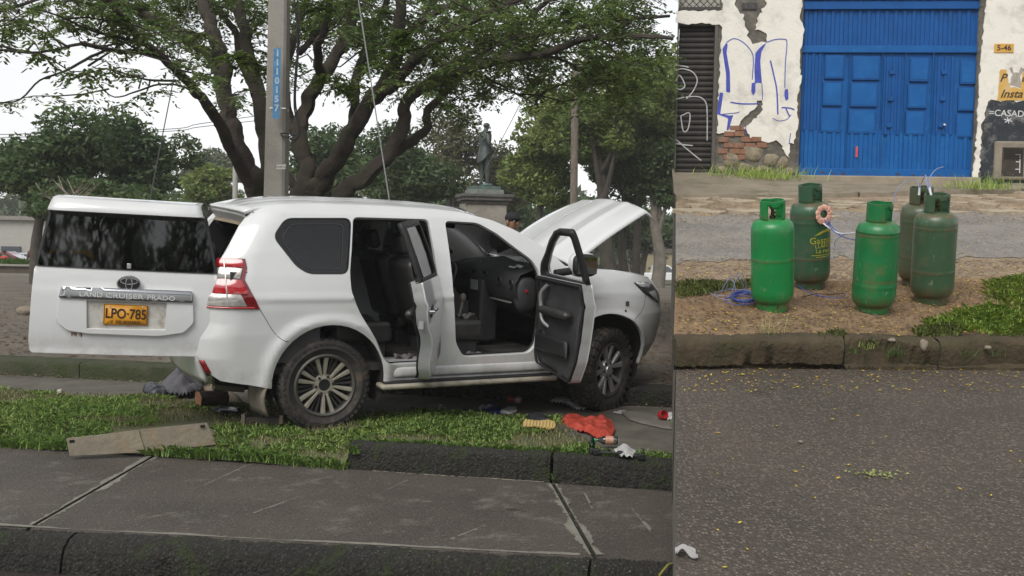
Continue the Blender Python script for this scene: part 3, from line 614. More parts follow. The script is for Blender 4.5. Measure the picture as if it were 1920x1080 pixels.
# tail light
def band(poly, z0, z1):
    def clip(P, a, s):
        out = []
        for i in range(len(P)):
            p, q = P[i], P[(i+1) % len(P)]; ip = s*(p[1]-a) >= 0; iq = s*(q[1]-a) >= 0
            if ip: out.append(p)
            if ip != iq: t = (a-p[1])/(q[1]-p[1]); out.append((p[0]+t*(q[0]-p[0]), a))
        return out
    return clip(clip(poly, z0, 1), z1, -1)
TL = [(-.85, 1.43), (-.655, 1.43), (-.645, 1.36), (-.67, 1.27), (-.55, 1.03), (-.95, 1.04), (-.90, 1.30)]
REDL = mat('red_lens', (.40, .006, .012), rough=.12, coat=1, var=.2, vscale=25, spec=.7)
WHTL = mat('clear_lens', (.34, .32, .30), rough=.2, coat=1, var=.35, vscale=22, metal=.2)
def sideTL(side, off): return sideR(off) if side < 0 else sideL(off)
for sd_ in (-1, 1):
    tl = panel('tail_light', TL, [], sideTL(sd_, .010), mat('dark_red_lens', (.16, .004, .008), rough=.15, coat=1), suv, step=.05, thick=.02, flip=sd_ > 0, exact=True)
    for z0, z1, m_, k in ((1.365, 1.425, REDL, .93), (1.275, 1.355, WHTL, .90), (1.155, 1.265, REDL, .92), (1.055, 1.15, WHTL, .74), (1.035, 1.05, REDL, .9)):
        _l = lambda z: float(np.interp(z, [1.04, 1.30, 1.43], [-.95, -.90, -.85])); _r = lambda z: float(np.interp(z, [1.03, 1.27, 1.36, 1.43], [-.55, -.67, -.645, -.655]))-(1-k)*.36
        def lensf(u, v, z0=z0, z1=z1): z = z0+(z1-z0)*v; return sideTL(sd_, .018+.006*math.sin(math.pi*v))(_l(z)+(_r(z)-_l(z))*u, z)
        MB().grid(lensf, 16, 6, flip=sd_ > 0).build('lens', m_, tl, 60, fixn=False)
    # vertical split down the corner of the lamp
    panel('lens_rib', [(-.815, 1.425), (-.808, 1.425), (-.80, 1.05), (-.81, 1.05)], [], sideTL(sd_, .0255), WHTL, tl, step=.05, flip=sd_ > 0)
    # head lamp
    hl = panel('headlight', [(3.14, 1.235), (3.36, 1.225), (3.50, 1.19), (3.60, 1.08), (3.58, 1.0), (3.42, 1.06), (3.27, 1.13)], [], sideTL(sd_, .014), mat('lamp_housing', (.03, .035, .04), rough=.1, coat=1), suv, step=.05, thick=.02, flip=sd_ > 0)
    panel('lens', [(3.17, 1.23), (3.36, 1.22), (3.46, 1.195), (3.40, 1.165), (3.22, 1.19)], [], sideTL(sd_, .02), mat('lamp_glass', (.55, .57, .6), rough=.1, coat=1, metal=.4), hl, step=.05, thick=.005, flip=sd_ > 0)
    panel('lens', [(3.36, 1.13), (3.5, 1.14), (3.57, 1.07), (3.55, 1.02), (3.44, 1.07)], [], sideTL(sd_, .02), MATS['lamp_glass'], hl, step=.05, thick=.005, flip=sd_ > 0)
# nose: bumper face, grille
def nose(u, v):
    yy = (u-.5)*2; z = .44+.80*v; yw = ys(xf(z), z); return (xf(z)+.13*(1-yy*yy), yy*yw, z)
mb = MB(); mb.grid(nose, 20, 10); mb.build('front_bumper', PAINT, suv, 60, solid=.03)
gr = MB(); gr.grid(lambda u, v: tuple(np.array(nose(.27+.46*u, .55+.38*v))+np.array([.012, 0, 0])), 10, 4); gr.build('grille', BLK, suv, solid=.01)
for k in range(6):
    g2 = MB(); g2.grid(lambda u, v: tuple(np.array(nose(.3+.075*k+.03*u, .57+.34*v))+np.array([.022, 0, 0])), 2, 3); g2.build('grille_bar', CHROME, suv, solid=.01)
# fender tops, engine bay
for sg in (-1, 1):
    fp = [(2.36, 1.375), (2.62, 1.355), (2.94, 1.335), (3.2, 1.305), (3.38, 1.275), (3.5, 1.23)]
    V = []; 
    for x, z in fp: y = ys(x, z); V += [(x, sg*y, z), (x, sg*(y-.035), z+.012), (x, sg*(y-.13), z+.004), (x, sg*(y-.14), z-.06)]
    F = [(4*i+j, 4*i+4+j, 4*i+5+j, 4*i+1+j) for i in range(len(fp)-1) for j in range(3)]
    mesh('fender_top', V, F, PAINT, suv, 60)
mb = MB(); mb.box((2.95, 0, .75), (1.1, 1.3, .25)); mb.box((2.38, 0, 1.08), (.06, 1.5, .5)); mb.build('engine_bay', UNDER, suv)
eb = MB(); eb.box((2.9, .05, 1.05), (.6, .5, .3)); eb.box((3.15, .1, 1.2), (.25, .4, .06)); eb.tube([(2.7, -.2, 1.2), (2.8, .1, 1.25), (3.1, .3, 1.2)], .04); eb.build('engine', mat('engine_metal', (.08, .08, .08), rough=.5, metal=.4, var=.4), suv, bevel=.02)
eb = MB(); eb.box((2.55, -.52, 1.33), (.20, .16, .18)); eb.build('coolant_tank', mat('green_tank', (.02, .20, .09), rough=.4), suv, bevel=.015)
# wheel arch liners and under side
for cx, cz, r in ((.06, .40, .49), (2.83, .42, .52)):
    for sg in (-1, 1):
        V = []; A = arc(cx, cz, r-.003, 205, -25, 26); 
        for x, z in A: y = ys(x, max(z, .3))-.012; V += [(x, sg*y, z), (x, sg*(y-.05), z), (x, sg*.45, z)]
        n = len(A); F = [(3*i+j, 3*i+1+j, 3*i+4+j, 3*i+3+j) for i in range(n-1) for j in range(2)]
        F.append(tuple(3*i+2 for i in range(n)))
        mesh('wheel_arch_liner', V, F, UNDER, suv, 60)
mb = MB(); mb.box((1.2, 0, .44), (3.3, 1.2, .08)); mb.box((1.35, 0, .40), (1.3, 1.66, .06)); mb.box((1.2, .35, .33), (4.0, .1, .12)); mb.box((1.2, -.42, .34), (4.0, .1, .12)); mb.box((0, 0, .36), (.12, 1.4, .12)); mb.box((2.86, 0, .36), (.12, 1.3, .12)); mb.build('chassis', UNDER, suv)
# side step
mb = MB(); mb.box((1.36, -.93, .345), (1.74, .17, .045)); st = mb.build('running_board', mat('cream_step', (.34, .31, .25), rough=.5, var=.2, stain=(.09, .07, .05), stain_amt=.8, stain_scale=5), suv, 40, bevel=.018)
mb = MB(); mb.box((1.36, -.915, .372), (1.66, .12, .012)); mb.build('step_tread', BLK, st)
mb = MB(); mb.grid(lambda u, v: (.56+1.7*u, -.885+.0*v-.012*math.sin(math.pi*v), .40+.10*v), 10, 4); mb.build('sill_cover', PAINT, suv, 60, solid=.02)
# mud flaps
for sg in (-1, 1):
    mb = MB(); mb.grid(lambda u, v: (-.45-.06*u+.03*v-.05*math.sin(v*3), sg*(.90-.28*u), .14+.30*v), 5, 6); mb.build('mud_flap', mat('dusty_flap', (.16, .14, .11), rough=.8, var=.3), suv, 60, solid=.015)

# ---------------------------------------------------------------- wheels
TYRE = mat('tyre_rubber', (.030, .028, .026), rough=.85, var=.35, bump=.3, bscale=40, stain=(.13, .10, .07), stain_amt=.75, stain_scale=5)
ALLOY = mat('machined_alloy', (.42, .39, .33), rough=.38, metal=.55, var=.2, stain=(.16, .13, .09), stain_amt=.5, stain_scale=9)
DARKR = mat('dark_alloy', (.035, .034, .033), rough=.5, metal=.3, var=.3)
def wheel(loc, R, rim, steer, style, side=-1, spin=0.0, w=.26):
    h = w/2
    # local: axis = y, outer face at -y for right side wheels
    t = empty('wheel', loc, (0, spin, steer), suv)
    t.rotation_mode = 'ZYX' if False else 'XYZ'
    t.rotation_euler = (0, 0, steer if side < 0 else steer+math.pi)
    prof = [(rim, h*.78), (rim+.012, h*.86), (rim+.05, h*.98), (R-.075, h*1.0), (R-.03, h*.93), (R-.010, h*.80), (R-.004, h*.5), (R-.004, -h*.5), (R-.010, -h*.80), (R-.03, -h*.93), (R-.075, -h*1.0), (rim+.05, -h*.98), (rim+.012, -h*.86), (rim, -h*.78), (rim-.015, -h*.4), (rim-.015, h*.4), (rim, h*.78)]
    mb = MB(); mb.lathe(prof, 56, 'y')
    nb = 44 if style == 'stock' else 30
    for k in range(nb):         # tread blocks and shoulder lugs
        a = 2*math.pi*k/nb
        Mr = Matrix.Rotation(-a, 4, 'Y')
        big = style != 'stock'; bw = 2*math.pi*R/nb*(.62 if big else .72)
        for j, yy in enumerate((-.62, -.2, .2, .62)):
            of = (j % 2)*bw*.7
            mb.box((of, yy*h, R-.004), (bw, h*.34, .022 if big else .010), M=Mr)
        for sg in (-1, 1):
            mb.box((0, sg*h*.93, R-.035), (bw*.8, h*.18, .06 if big else .014), M=Mr)
    mb.build('tyre', TYRE, t, 35)
    rb = MB(); rb.lathe([(rim+.004, -h*.82), (rim-.012, -h*.90), (rim-.028, -h*.82), (rim-.03, -h*.3), (rim-.03, h*.6)], 48, 'y')
    rm = rb.build('rim', mat('rim_barrel', (.10, .095, .085), rough=.5, metal=.5, var=.2), t, 40)
    bb = MB(); bb.lathe([(.001, -h*.1), (rim-.03, -h*.1)], 32, 'y'); bb.build('brake_back', UNDER, rm)
    def spoke(a, a2, r0, r1, w0, w1, y0, y1, m_, nm='spoke', d=.03):
        s = MB(); p0 = (math.cos(a)*r0, math.sin(a)*r0); p1 = (math.cos(a2)*r1, math.sin(a2)*r1)
        t0 = np.array([p1[0]-p0[0], p1[1]-p0[1]]); t0 /= np.linalg.norm(t0); nrm = np.array([-t0[1], t0[0]])
        V = []
        for p, w_, y in ((p0, w0, y0), (p1, w1, y1)):
            for sg, dy in ((-1, 0), (1, 0), (1, d), (-1, d)):
                q = np.array(p)+nrm*sg*w_/2*(1 if dy == 0 else 1.3); V.append((q[0], y+dy, q[1]))
        s.add(V, [(0, 1, 5, 4), (1, 2, 6, 5), (2, 3, 7, 6), (3, 0, 4, 7), (4, 5, 6, 7), (0, 3, 2, 1)])
        s.build(nm, m_, rm, bevel=.004)
    if style == 'stock':
        for k in range(6):
            a = 2*math.pi*k/6+R_(30)+spin
            for sg in (-1, 1):
                spoke(a+sg*.16, a+sg*.175, .062, rim-.02, .018, .036, -h*.62, -h*.80, ALLOY)
                spoke(a+R_(30)+sg*.10, a+R_(30)+sg*.10, .062, rim-.02, .012, .020, -h*.45, -h*.62, DARKR)
        hub = MB(); hub.lathe([(.10, -h*.35), (.088, -h*.60), (.062, -h*.66), (.05, -h*.64), (.048, -h*.45), (.001, -h*.45)], 24, 'y'); hub.build('hub', ALLOY, rm, 40)
        hc = MB(); hc.lathe([(.05, -h*.655), (.046, -h*.60), (.001, -h*.58)], 20, 'y'); hc.build('hub_cap', mat('hub_black', (.008, .008, .008), rough=.6), rm, 40)
    else:
        for k in range(5):
            a = 2*math.pi*k/5+R_(18)+spin
            for sg in (-1, 1):
                spoke(a+sg*.06, a+sg*.27, .07, rim-.02, .028, .050, -h*.66, -h*.80, SILV)
                spoke(a+sg*.02, a+sg*.12, .09, rim-.02, .010, .014, -h*.5, -h*.7, DARKR)
        hub = MB(); hub.lathe([(.11, -h*.4), (.095, -h*.64), (.05, -h*.70), (.045, -h*.78), (.001, -h*.79)], 24, 'y'); hub.build('hub', SILV, rm, 40)
    for k in range(6):
        a = 2*math.pi*k/6+spin; nb_ = MB(); nb_.lathe([(.013, -h*.55), (.013, -h*.72), (.001, -h*.73)], 8, 'y', c=(.075*math.cos(a), 0, .075*math.sin(a))); nb_.build('lug_nut', DARKR, rm)
    return t
wheel((.03, -.775, .365), .395, .268, 0, 'stock', spin=R_(8))
wheel((2.87, -.76, .365), .412, .272, R_(26), 'mud', spin=R_(5))
wheel((.03, .775, .365), .395, .268, 0, 'stock', 1)
wheel((2.87, .76, .375), .412, .272, R_(26), 'mud', 1)
# spare wheel slung under the tail
mb = MB(); mb.lathe([(.25, -.1), (.36, -.1), (.385, 0), (.36, .1), (.25, .1), (.24, 0), (.25, -.1)], 28, c=(-.52, .15, .46)); mb.build('spare_tyre', TYRE, suv, 40)
mb = MB(); mb.tube([(-.55, -.45, .28), (-.7, -.45, .30), (-.80, -.45, .32)], .028); mb.build('exhaust_pipe', mat('exhaust', (.15, .13, .1), rough=.5, metal=.6), suv, 40)

# ---------------------------------------------------------------- side doors
def car_door(name, outl, belt, win, hx, phi, glassup, label):
    hy = -.90; rel = lambda off: (lambda x, z: (x-hx, -ys(x, z)-off-hy, z))
    low = [p for p in band(outl, .3, belt)]; up = band(outl, belt, 2.0)
    d = panel(name, low, [], rel(0), PAINT, suv, step=.05, thick=.012, exact=True)
    d.location = (hx+(.07 if hx > 2 else 0), hy, 0); d.rotation_euler = (0, 0, phi)
    d['label'] = label
    panel('window_frame', up, [win], rel(-.012), BLK, d, step=.06, thick=.045)
    panel('window_seal', shrink(win, 1.035), [shrink(win, .985)], rel(-.006), BLK if glassup else SILV, d, step=.1, thick=.02)
    # door edge (jamb) all round below the belt
    L = dens(low, .05); V = []; F = []
    for x, z in L: a = rel(-.004)(x, z); b = rel(-.055)(x, z); c = rel(-.10)(x, z); V += [a, (b[0], b[1], b[2]), c]
    n = len(L)
    for i in range(n):
        j = (i+1) % n
        F += [(3*i, 3*i+1, 3*j+1, 3*j), (3*i+1, 3*i+2, 3*j+2, 3*j+1)]
    mesh('door_edge', V, F, JAMB, d, 40)
    ct = [shrink(low, .985), shrink(low, .955)]
    panel('edge_seal', ct[0], [ct[1]], rel(-.102), RUB, d, step=.1, thick=.02)
    trim = shrink(low, .94)
    tp = panel('door_trim', trim, [], (lambda x, z: (x-hx, -ys(x, .8)*.35-ys(x, z)*.65+.118-hy+.012*math.sin(z*9), z)), CABIN, d, step=.05, thick=.02, flip=True)
    if glassup: panel('window_glass', win, [], rel(-.03), TINT, d, step=.12)
    return d, rel, tp
RDO = rounded([(.265, 1.785), (.99, 1.79), (1.02, 1.2), (1.07, .60), (1.03, .45), (.63, .44), (.54, .54), (.455, .74), (.295, 1.0), (.23, 1.15), (.22, 1.31)], .04)
RWIN = rounded([(.315, 1.74), (.95, 1.75), (.98, 1.33), (.27, 1.325)], .035)
rd, rrel, rtp = car_door('rear_door', RDO, 1.305, RWIN, 1.05, R_(57), True, 'rear side door swung wide open, seen along its edge')
FDO = rounded([(1.155, 1.775), (1.47, 1.768), (1.65, 1.675), (1.80, 1.565), (1.99, 1.435), (2.05, 1.335), (2.05, .9), (2.03, .60), (1.96, .50), (1.27, .43), (1.20, .62), (1.155, 1.13)], .04)
FWIN = rounded([(1.205, 1.728), (1.455, 1.725), (1.63, 1.635), (1.785, 1.525), (1.915, 1.40), (1.915, 1.335), (1.205, 1.325)], .03)
fd, frel, ftp = car_door('front_door', FDO, 1.305, FWIN, 2.06, R_(86), False, 'front side door swung wide open, showing its black inner trim')
for d_, rel_, x_ in ((rd, rrel, .34), (fd, frel, 1.28)):
    mb = MB(); p = rel_(.03)(x_, 1.06); mb.tube([(p[0]-.02, p[1]+.03, p[2]), (p[0], p[1]-.005, p[2]), (p[0]+.16, p[1]-.005, p[2]+.006), (p[0]+.18, p[1]+.03, p[2]+.006)], .016); mb.build('door_handle', CHROME, d_, 40)
    mb = MB(); q = rel_(.004)(x_+.09, 1.062); mb.lathe([(.001, -.006), (.055, -.006), (.06, 0)], 16, 'y', c=q); mb.build('handle_cup', BLK, d_, 40)
    mb = MB(); p = rel_(-.06)(x_-.07 if x_ > 1 else x_-.03, .97); mb.box(p, (.012, .04, .10)); mb.build('door_latch', SILV, d_)
# front door inner side: grab handle, arm rest, pocket, speaker
mb = MB(); P = [(1.80, 1.24), (1.86, 1.16), (1.87, 1.04), (1.83, .92), (1.78, .86)]
mb.tube(curve_pts([(x-2.06, -ys(x, z)+.17+.90 if 0 < i < 4 else -ys(x, z)+.12+.90, z) for i, (x, z) in enumerate(P)], 4), .02); mb.build('grab_handle', SILV, fd, 60)
mb = MB(); mb.box((1.55-2.06, .16, 1.02), (.55, .09, .07)); mb.build('armrest', LEATH, fd, 40, bevel=.03)
mb = MB(); mb.box((1.62-2.06, .145, .72), (.62, .05, .16)); mb.build('door_pocket', BLK, fd, 40, bevel=.03)
mb = MB(); mb.lathe([(.09, 0), (.085, .015), (.001, .012)], 20, 'y', c=(1.85-2.06, .13, .74)); mb.build('speaker_cover', BLK, fd, 40)
mb = MB(); mb.box((.62-1.05, .15, 1.02), (.45, .08, .07)); mb.build('armrest', LEATH, rd, 40, bevel=.03)
# wing mirror on the front door
def ell(c, r, n=14, m=9, pw=1.0):
    def f(u, v):
        a = 2*math.pi*u; b = math.pi*(v-.5); g = lambda t: math.copysign(abs(t)**pw, t)
        return (c[0]+r[0]*g(math.cos(b))*g(math.cos(a)), c[1]+r[1]*g(math.cos(b))*g(math.sin(a)), c[2]+r[2]*g(math.sin(b)))
    return f
mb = MB(); mb.grid(ell((1.86-2.06, -.26, 1.42), (.075, .14, .115), pw=.7), 18, 12); mr_ = mb.build('side_mirror', PAINT, fd, 60)
mb = MB(); mb.grid(ell((1.82-2.06, -.26, 1.42), (.055, .128, .105), pw=.6), 18, 12); mb.build('mirror_housing', BLK, mr_, 60)
mb = MB(); mb.box((1.765-2.06, -.26, 1.42), (.006, .20, .155)); mb.build('mirror_glass', mat('mirror', (.55, .58, .6), rough=.03, metal=1), mr_)
mb = MB(); mb.tube([(1.86-2.06, .02, 1.34), (1.86-2.06, -.20, 1.37)], .035); mb.build('mirror_arm', BLK, mr_, 60)

# ---------------------------------------------------------------- hood
HOOD_A = 31.5
HP = (2.43, 0, 1.40); HA = R_(HOOD_A)
hood = empty('hood', HP, (0, -HA, 0), suv); hood['label'] = 'hood propped open, two long ridges on its white top'
def hoodf(u, v):      # u along, v across
    yy = (v-.5)*2; x = u*1.09+.06*(1-yy*yy)*u; hw = .80+.02*math.sin(math.pi*u*.8)-.07*u**3
    z = .11*(1-yy*yy)*(1-.3*u) + .035*math.sin(math.pi*u) + .016*math.exp(-((abs(yy)-.55)/.06)**2)*(1-.5*u) - .012*math.exp(-((abs(yy)-.30)/.10)**2)
    z -= .11*max(0, (u-.93)/.07)**2+.03*max(0, (abs(yy)-.93)/.07)**2
    return (x, yy*hw, z)
mb = MB(); mb.grid(hoodf, 40, 60); mb.build('hood_skin', PAINTH, hood, 70, solid=.022)
mb = MB(); mb.grid(lambda u, v: tuple(np.array(hoodf(.06+.86*u, .08+.84*v))-np.array([0, 0, .045])), 12, 12, flip=True); mb.build('hood_liner', UNDER, hood, 60)
mb = MB(); mb.tube([(2.6, .62, 1.2), (3.25, .55, 1.72)], .008); mb.build('hood_prop', SILV, suv)

# ---------------------------------------------------------------- tailgate
TGH = Vector((-.92, -.79, 0))
TGL = Matrix.Translation(TGH) @ Matrix.Rotation(R_(75), 4, 'Z') @ Matrix.Translation((0, 0, .66)) @ Matrix.Rotation(R_(1.6), 4, 'X')
TGM = CARM @ TGL; TGI = TGM.inverted()
def tgx(z): return -.012-.05*math.sin(min(max(z, 0), .62)/.62*math.pi)**.7*.6+max(0, z-.60)*.20     # outer face profile (x inward)
def tg(px, py):     # pixel -> tailgate (y across, z up)
    o = TGI @ Vector(CAM); d = (TGI.to_3x3() @ Vector(ray(px, py))); z = .5
    for _ in range(8): t = (tgx(z)-o.x)/d.x; z = (o+d*t).z
    p = o+d*t; return (p.y, p.z)
def tgf(off=0.0): return lambda y, z: (tgx(z)-off-.03*(1-((y-.68)/.7)**2), y, z)
tgate = empty('tailgate', (0, 0, 0), (0, 0, 0), suv); tgate.matrix_local = TGL
tgate['label'] = 'side-hinged tailgate swung open, tinted window, plate and chrome bar'
T_ = lambda L_: [tg(*p) for p in L_]
LOWP = rounded(T_([(66, 497), (54, 640), (56, 660), (385, 668), (388, 640), (402, 618), (407, 513)]), .03)
panel('gate_panel', LOWP, [], tgf(), PAINTG, tgate, step=.05, thick=.03, flip=True, exact=True)
GL = rounded(T_([(96, 388), (66, 498), (407, 514), (386, 404)]), .03)
panel('rear_window', GL, [], tgf(.004), TINT, tgate, step=.08, flip=True)
panel('window_seal', shrink(GL, 1.004), [shrink(GL, .975)], tgf(.008), BLK, tgate, step=.1, flip=True)
panel('window_surround', shrink(GL, 1.01), [shrink(GL, .90)], tgf(-.02), CABIN, tgate, step=.1, thick=.03, flip=True)
mb = MB(); yz0 = tg(62, 655); yz1 = tg(398, 520); yt = tg(385, 410)[1]
mb.box(((.06), (yz0[0]+yz1[0])/2, .33), (.07, abs(yz0[0]-yz1[0])*.94, .60)); mb.build('inner_panel', CABIN, tgate, bevel=.03)
# spoiler over the window
sp0 = tg(93, 396); sp1 = tg(385, 411); st0 = tg(104, 366); st1 = tg(377, 383)
def spo(u, v):
    # v: 0 bottom edge .. .5 top outer .. 1 top inner
    b = np.array(sp0)+(np.array(sp1)-np.array(sp0))*u; t = np.array(st0)+(np.array(st1)-np.array(st0))*u
    e = .05*(1-abs(2*u-1)**6)
    if v < .18: k = v/.18; y, z = b+(t-b)*.12*k; x = tgx(z)+.02-(.12+e)*k
    elif v < .62: k = (v-.18)/.44; q = b+(t-b)*(.12+.78*k); y, z = q; x = tgx(b[1])-.10-e+.06*k*k
    else: k = (v-.62)/.38; q = b+(t-b)*(.90+.14*math.sin(k*1.57)); y, z = q; x = tgx(b[1])-.04-e+.30*k
    return (x, y, z)
mb = MB(); mb.grid(spo, 24, 16); mb.build('spoiler', PAINTG, tgate, 70, solid=.012)
def tgbox(name, px0, py0, px1, py1, d, m_, par, off=0.0, bevel=0):
    a = tg(px0, py0); b = tg(px1, py1); c = ((a[0]+b[0])/2, (a[1]+b[1])/2)
    f_ = tgf(off)(c[0], c[1]); o = MB().box((f_[0], c[0], c[1]), (d, abs(a[0]-b[0]), abs(a[1]-b[1]))).build(name, m_, par, 40 if bevel else None, bevel=bevel); return o
tgbox('brake_light', 212, 397, 284, 402, .02, mat('brake_lens', (.06, .012, .012), rough=.2, coat=1), tgate, .085)
tgbox('wiper_pivot', 240, 493, 247, 503, .02, SILV, tgate, .012, .003)
# plate housing
HS = rounded(T_([(116, 536), (108, 600), (128, 617), (167, 623), (300, 628), (345, 622), (363, 604), (362, 545)]), .02)
RC = rounded(T_([(164, 561), (164, 615), (312, 618), (315, 566)]), .012)
hs_ = panel('plate_housing', HS, [RC], tgf(.028), PAINTG, tgate, step=.05, thick=.03, flip=True, exact=True)
panel('plate_recess', RC, [], tgf(.004), mat('recess_paint', (.50, .49, .45), rough=.5, var=.1, stain=(.20, .14, .08), stain_amt=.7, stain_scale=9), hs_, step=.08, flip=True)
CH = T_([(118, 536), (113, 556), (200, 560), (363, 566), (361, 545), (330, 543), (200, 538)])
chb = panel('chrome_bar', rounded(CH, .008), [], tgf(.045), mat('chrome_bar', (.36, .37, .38), rough=.16, metal=1, var=.05), tgate, step=.04, thick=.03, flip=True, smooth=30)
def put_text(txt, px0, py0, px1, py1, ext, m_, par, off, squeeze=None, bold=0.0, space=1.0, name='lettering'):
    a = tg(px0, py0); b = tg(px1, py1); c = ((a[0]+b[0])/2, (a[1]+b[1])/2)
    ob = text_mesh(txt, .1, ext, m_, name, par, space, bold)
    vs = np.array([v.co for v in ob.data.vertices]); lo, hi = vs.min(0), vs.max(0); L_ = math.hypot(b[0]-a[0], b[1]-a[1])
    h = squeeze; vs[:, 0] = (vs[:, 0]-(lo[0]+hi[0])/2)*L_/(hi[0]-lo[0]); vs[:, 1] = (vs[:, 1]-(lo[1]+hi[1])/2)*h/(hi[1]-lo[1])
    ob.data.vertices.foreach_set('co', vs.astype(np.float32).ravel())
    ang = math.atan2(b[1]-a[1], -(b[0]-a[0]))
    ca, sa = math.cos(ang), math.sin(ang); yy = c[0]-(vs[:, 0]*ca-vs[:, 1]*sa); zz = c[1]+vs[:, 0]*sa+vs[:, 1]*ca; ez = vs[:, 2]
    ob.data.vertices.foreach_set('co', np.array([tgf(off+e)(y, z) for y, z, e in zip(yy, zz, ez)], np.float32).ravel()); ob.data.update()
    return ob
for w_, x0_, x1_ in (('LAND', 153, 196), ('CRUISER', 202, 272), ('PRADO', 279, 330)):
    put_text(w_, x0_, 549+(x0_-153)*.051, x1_, 549+(x1_-153)*.051, .004, mat('chrome_letter', (.62, .62, .62), rough=.35, metal=.3), chb, .0515, .034, .0003)
pl = panel('number_plate', rounded(T_([(197, 568), (195, 607), (278, 609), (279, 572)]), .006), [], tgf(.018), mat('plate_yellow', (.60, .27, .012), rough=.45, var=.08), tgate, step=.1, thick=.004, flip=True)
DKL = mat('plate_ink', (.025, .012, .008), rough=.5)
PO = T_([(197, 568), (195, 607), (278, 609), (279, 572)])
panel('plate_border', rounded(shrink(PO, .985), .006), [rounded(shrink(PO, .95), .006)], tgf(.0195), mat('plate_rim', (.16, .05, .008), rough=.5), pl, step=.1, flip=True)
put_text('LPO\u00b7785', 200, 585, 275.5, 589, .0005, DKL, pl, .0205, .080, .0014, .98)
put_text('V. DEL ROSARIO', 209, 602, 265, 603.8, .0005, DKL, pl, .0205, .026, .001, 1.08)
for px_ in (208, 269):
    q = tg(px_, 573 if px_ < 230 else 575); MB().lathe([(.006, -.004), (.001, -.006)], 8, 'x', c=tgf(.02)(*q)).build('plate_bolt', SILV, pl)
# oval emblem of three rings
ec = tg(244, 531); eo = tgf(.03)(*ec)
em = MB(); em.grid(lambda u, v: (eo[0]+.006-.004*math.cos(v*1.5), eo[1]+.088*v*math.cos(2*math.pi*u), eo[2]+.060*v*math.sin(2*math.pi*u)), 28, 4); emb = em.build('emblem', mat('emblem_black', (.012, .012, .014), rough=.2, coat=1), tgate, 60)
def oval(cz, a, b, r): return [(eo[0]-.002, eo[1]+a*math.cos(2*math.pi*i/28), eo[2]+cz+b*math.sin(2*math.pi*i/28)) for i in range(29)]
for nm, cz, a, b, r in (('emblem_ring', 0, .086, .058, .0075), ('emblem_ring', 0, .024, .050, .006), ('emblem_ring', .022, .062, .024, .006)):
    mb = MB(); mb.tube(oval(cz, a, b, r), r, 6); mb.build(nm, CHROME, emb, 60)
# rust runs below the housing
rm_ = mat('rust_run', (.20, .10, .05), rough=.8, var=.4, vscale=30)
RR_ = random.Random(4)
for i in range(16):
    x0 = 134+RR_.random()*22; y0 = 621+(x0-134)*.10; q0 = tg(x0, y0+1); q1 = tg(x0+RR_.uniform(-1, 1), y0+RR_.uniform(3, 10)); w_ = RR_.uniform(.002, .005)
    f0 = tgf(.0015)(*q0); f1 = tgf(.0015)(*q1)
    mesh('rust_run', [(f0[0], f0[1]-w_, f0[2]), (f0[0], f0[1]+w_, f0[2]), (f1[0], f1[1]+w_*.3, f1[2]), (f1[0], f1[1]-w_*.3, f1[2])], [(0, 1, 2, 3)], rm_, hs_)

# ---------------------------------------------------------------- cabin
mb = MB(); mb.box((.75, 0, .50), (3.1, 1.66, .06)); mb.build('cabin_floor', mat('cabin_carpet', (.03, .027, .024), rough=.95, var=.4, stain=(.1, .085, .065), stain_amt=.5, stain_scale=6), suv)
mb = MB(); mb.grid(lambda u, v: (-.55+1.95*u, (v-.5)*1.24, 1.80+.03*math.sin(math.pi*v)), 6, 6, flip=True); mb.build('headliner', CABIN, suv)
for y_ in (-.86, .86): MB().box((-.40, y_, .95), (.75, .03, .75)).build('cargo_trim', CABIN, suv)
def car_seat(x, y, w, back=.66):
    s = empty('seat', (x, y, .53), (0, 0, 0), suv)
    def cush(name, c, d, M_=None, b=.06):
        o = MB().box(c, d).build(name, LEATH, s, 60, bevel=b, seg=4)
        if M_: o.matrix_local = M_
        return o
    MB().box((0, 0, .06), (.5, w*.8, .16)).build('seat_base', CABIN, s, 40, bevel=.02)
    cush('seat_cushion', (.02, 0, .22), (.56, w, .16))
    for sg in (-1, 1): cush('side_bolster', (.02, sg*(w/2-.045), .265), (.52, .09, .13), b=.04)
    Mb = Matrix.Translation((-.24, 0, .26)) @ Matrix.Rotation(R_(-16), 4, 'Y')
    cush('backrest', (0, 0, back/2), (.19, w, back), Mb, .075)
    for sg in (-1, 1): cush('side_bolster', (.05, sg*(w/2-.045), back*.45), (.14, .09, back*.7), Mb, .04)
    cush('headrest', (.0, 0, back+.13), (.11, .27, .19), Mb, .045)
    return s
car_seat(1.32, -.40, .56); car_seat(1.32, .40, .56)
car_seat(.42, -.40, .52, .70); car_seat(.42, .10, .44, .70); car_seat(.42, .52, .40, .70)
car_seat(-.42, -.40, .44, .55); car_seat(-.42, .40, .44, .55)
def dash(u, v):
    yy = (v-.5)*1.5; P = [(2.34, 1.36), (2.06, 1.335), (1.93, 1.29), (1.88, 1.20), (1.90, 1.08), (1.98, .98), (2.10, .88)]
    k = u*(len(P)-1); i = min(int(k), len(P)-2); t = k-i
    x = P[i][0]+(P[i+1][0]-P[i][0])*t; z = P[i][1]+(P[i+1][1]-P[i][1])*t
    if yy > .12: z += .03*math.exp(-((yy-.38)/.16)**2)*(1 if i < 4 else 0)
    return (x-.05*math.exp(-(yy/.16)**2)*min(1, u*2), yy, z)
mb = MB(); mb.grid(dash, 18, 30); db = mb.build('dashboard', CABIN, suv, 60)
mb = MB(); mb.box((1.92, 0, .88), (.20, .30, .62)); mb.build('center_stack', CABIN, db, 40, bevel=.03)
mb = MB(); mb.box((1.815, -.02, 1.13), (.012, .19, .13)); mb.build('screen_bezel', BLK, db, bevel=.004)
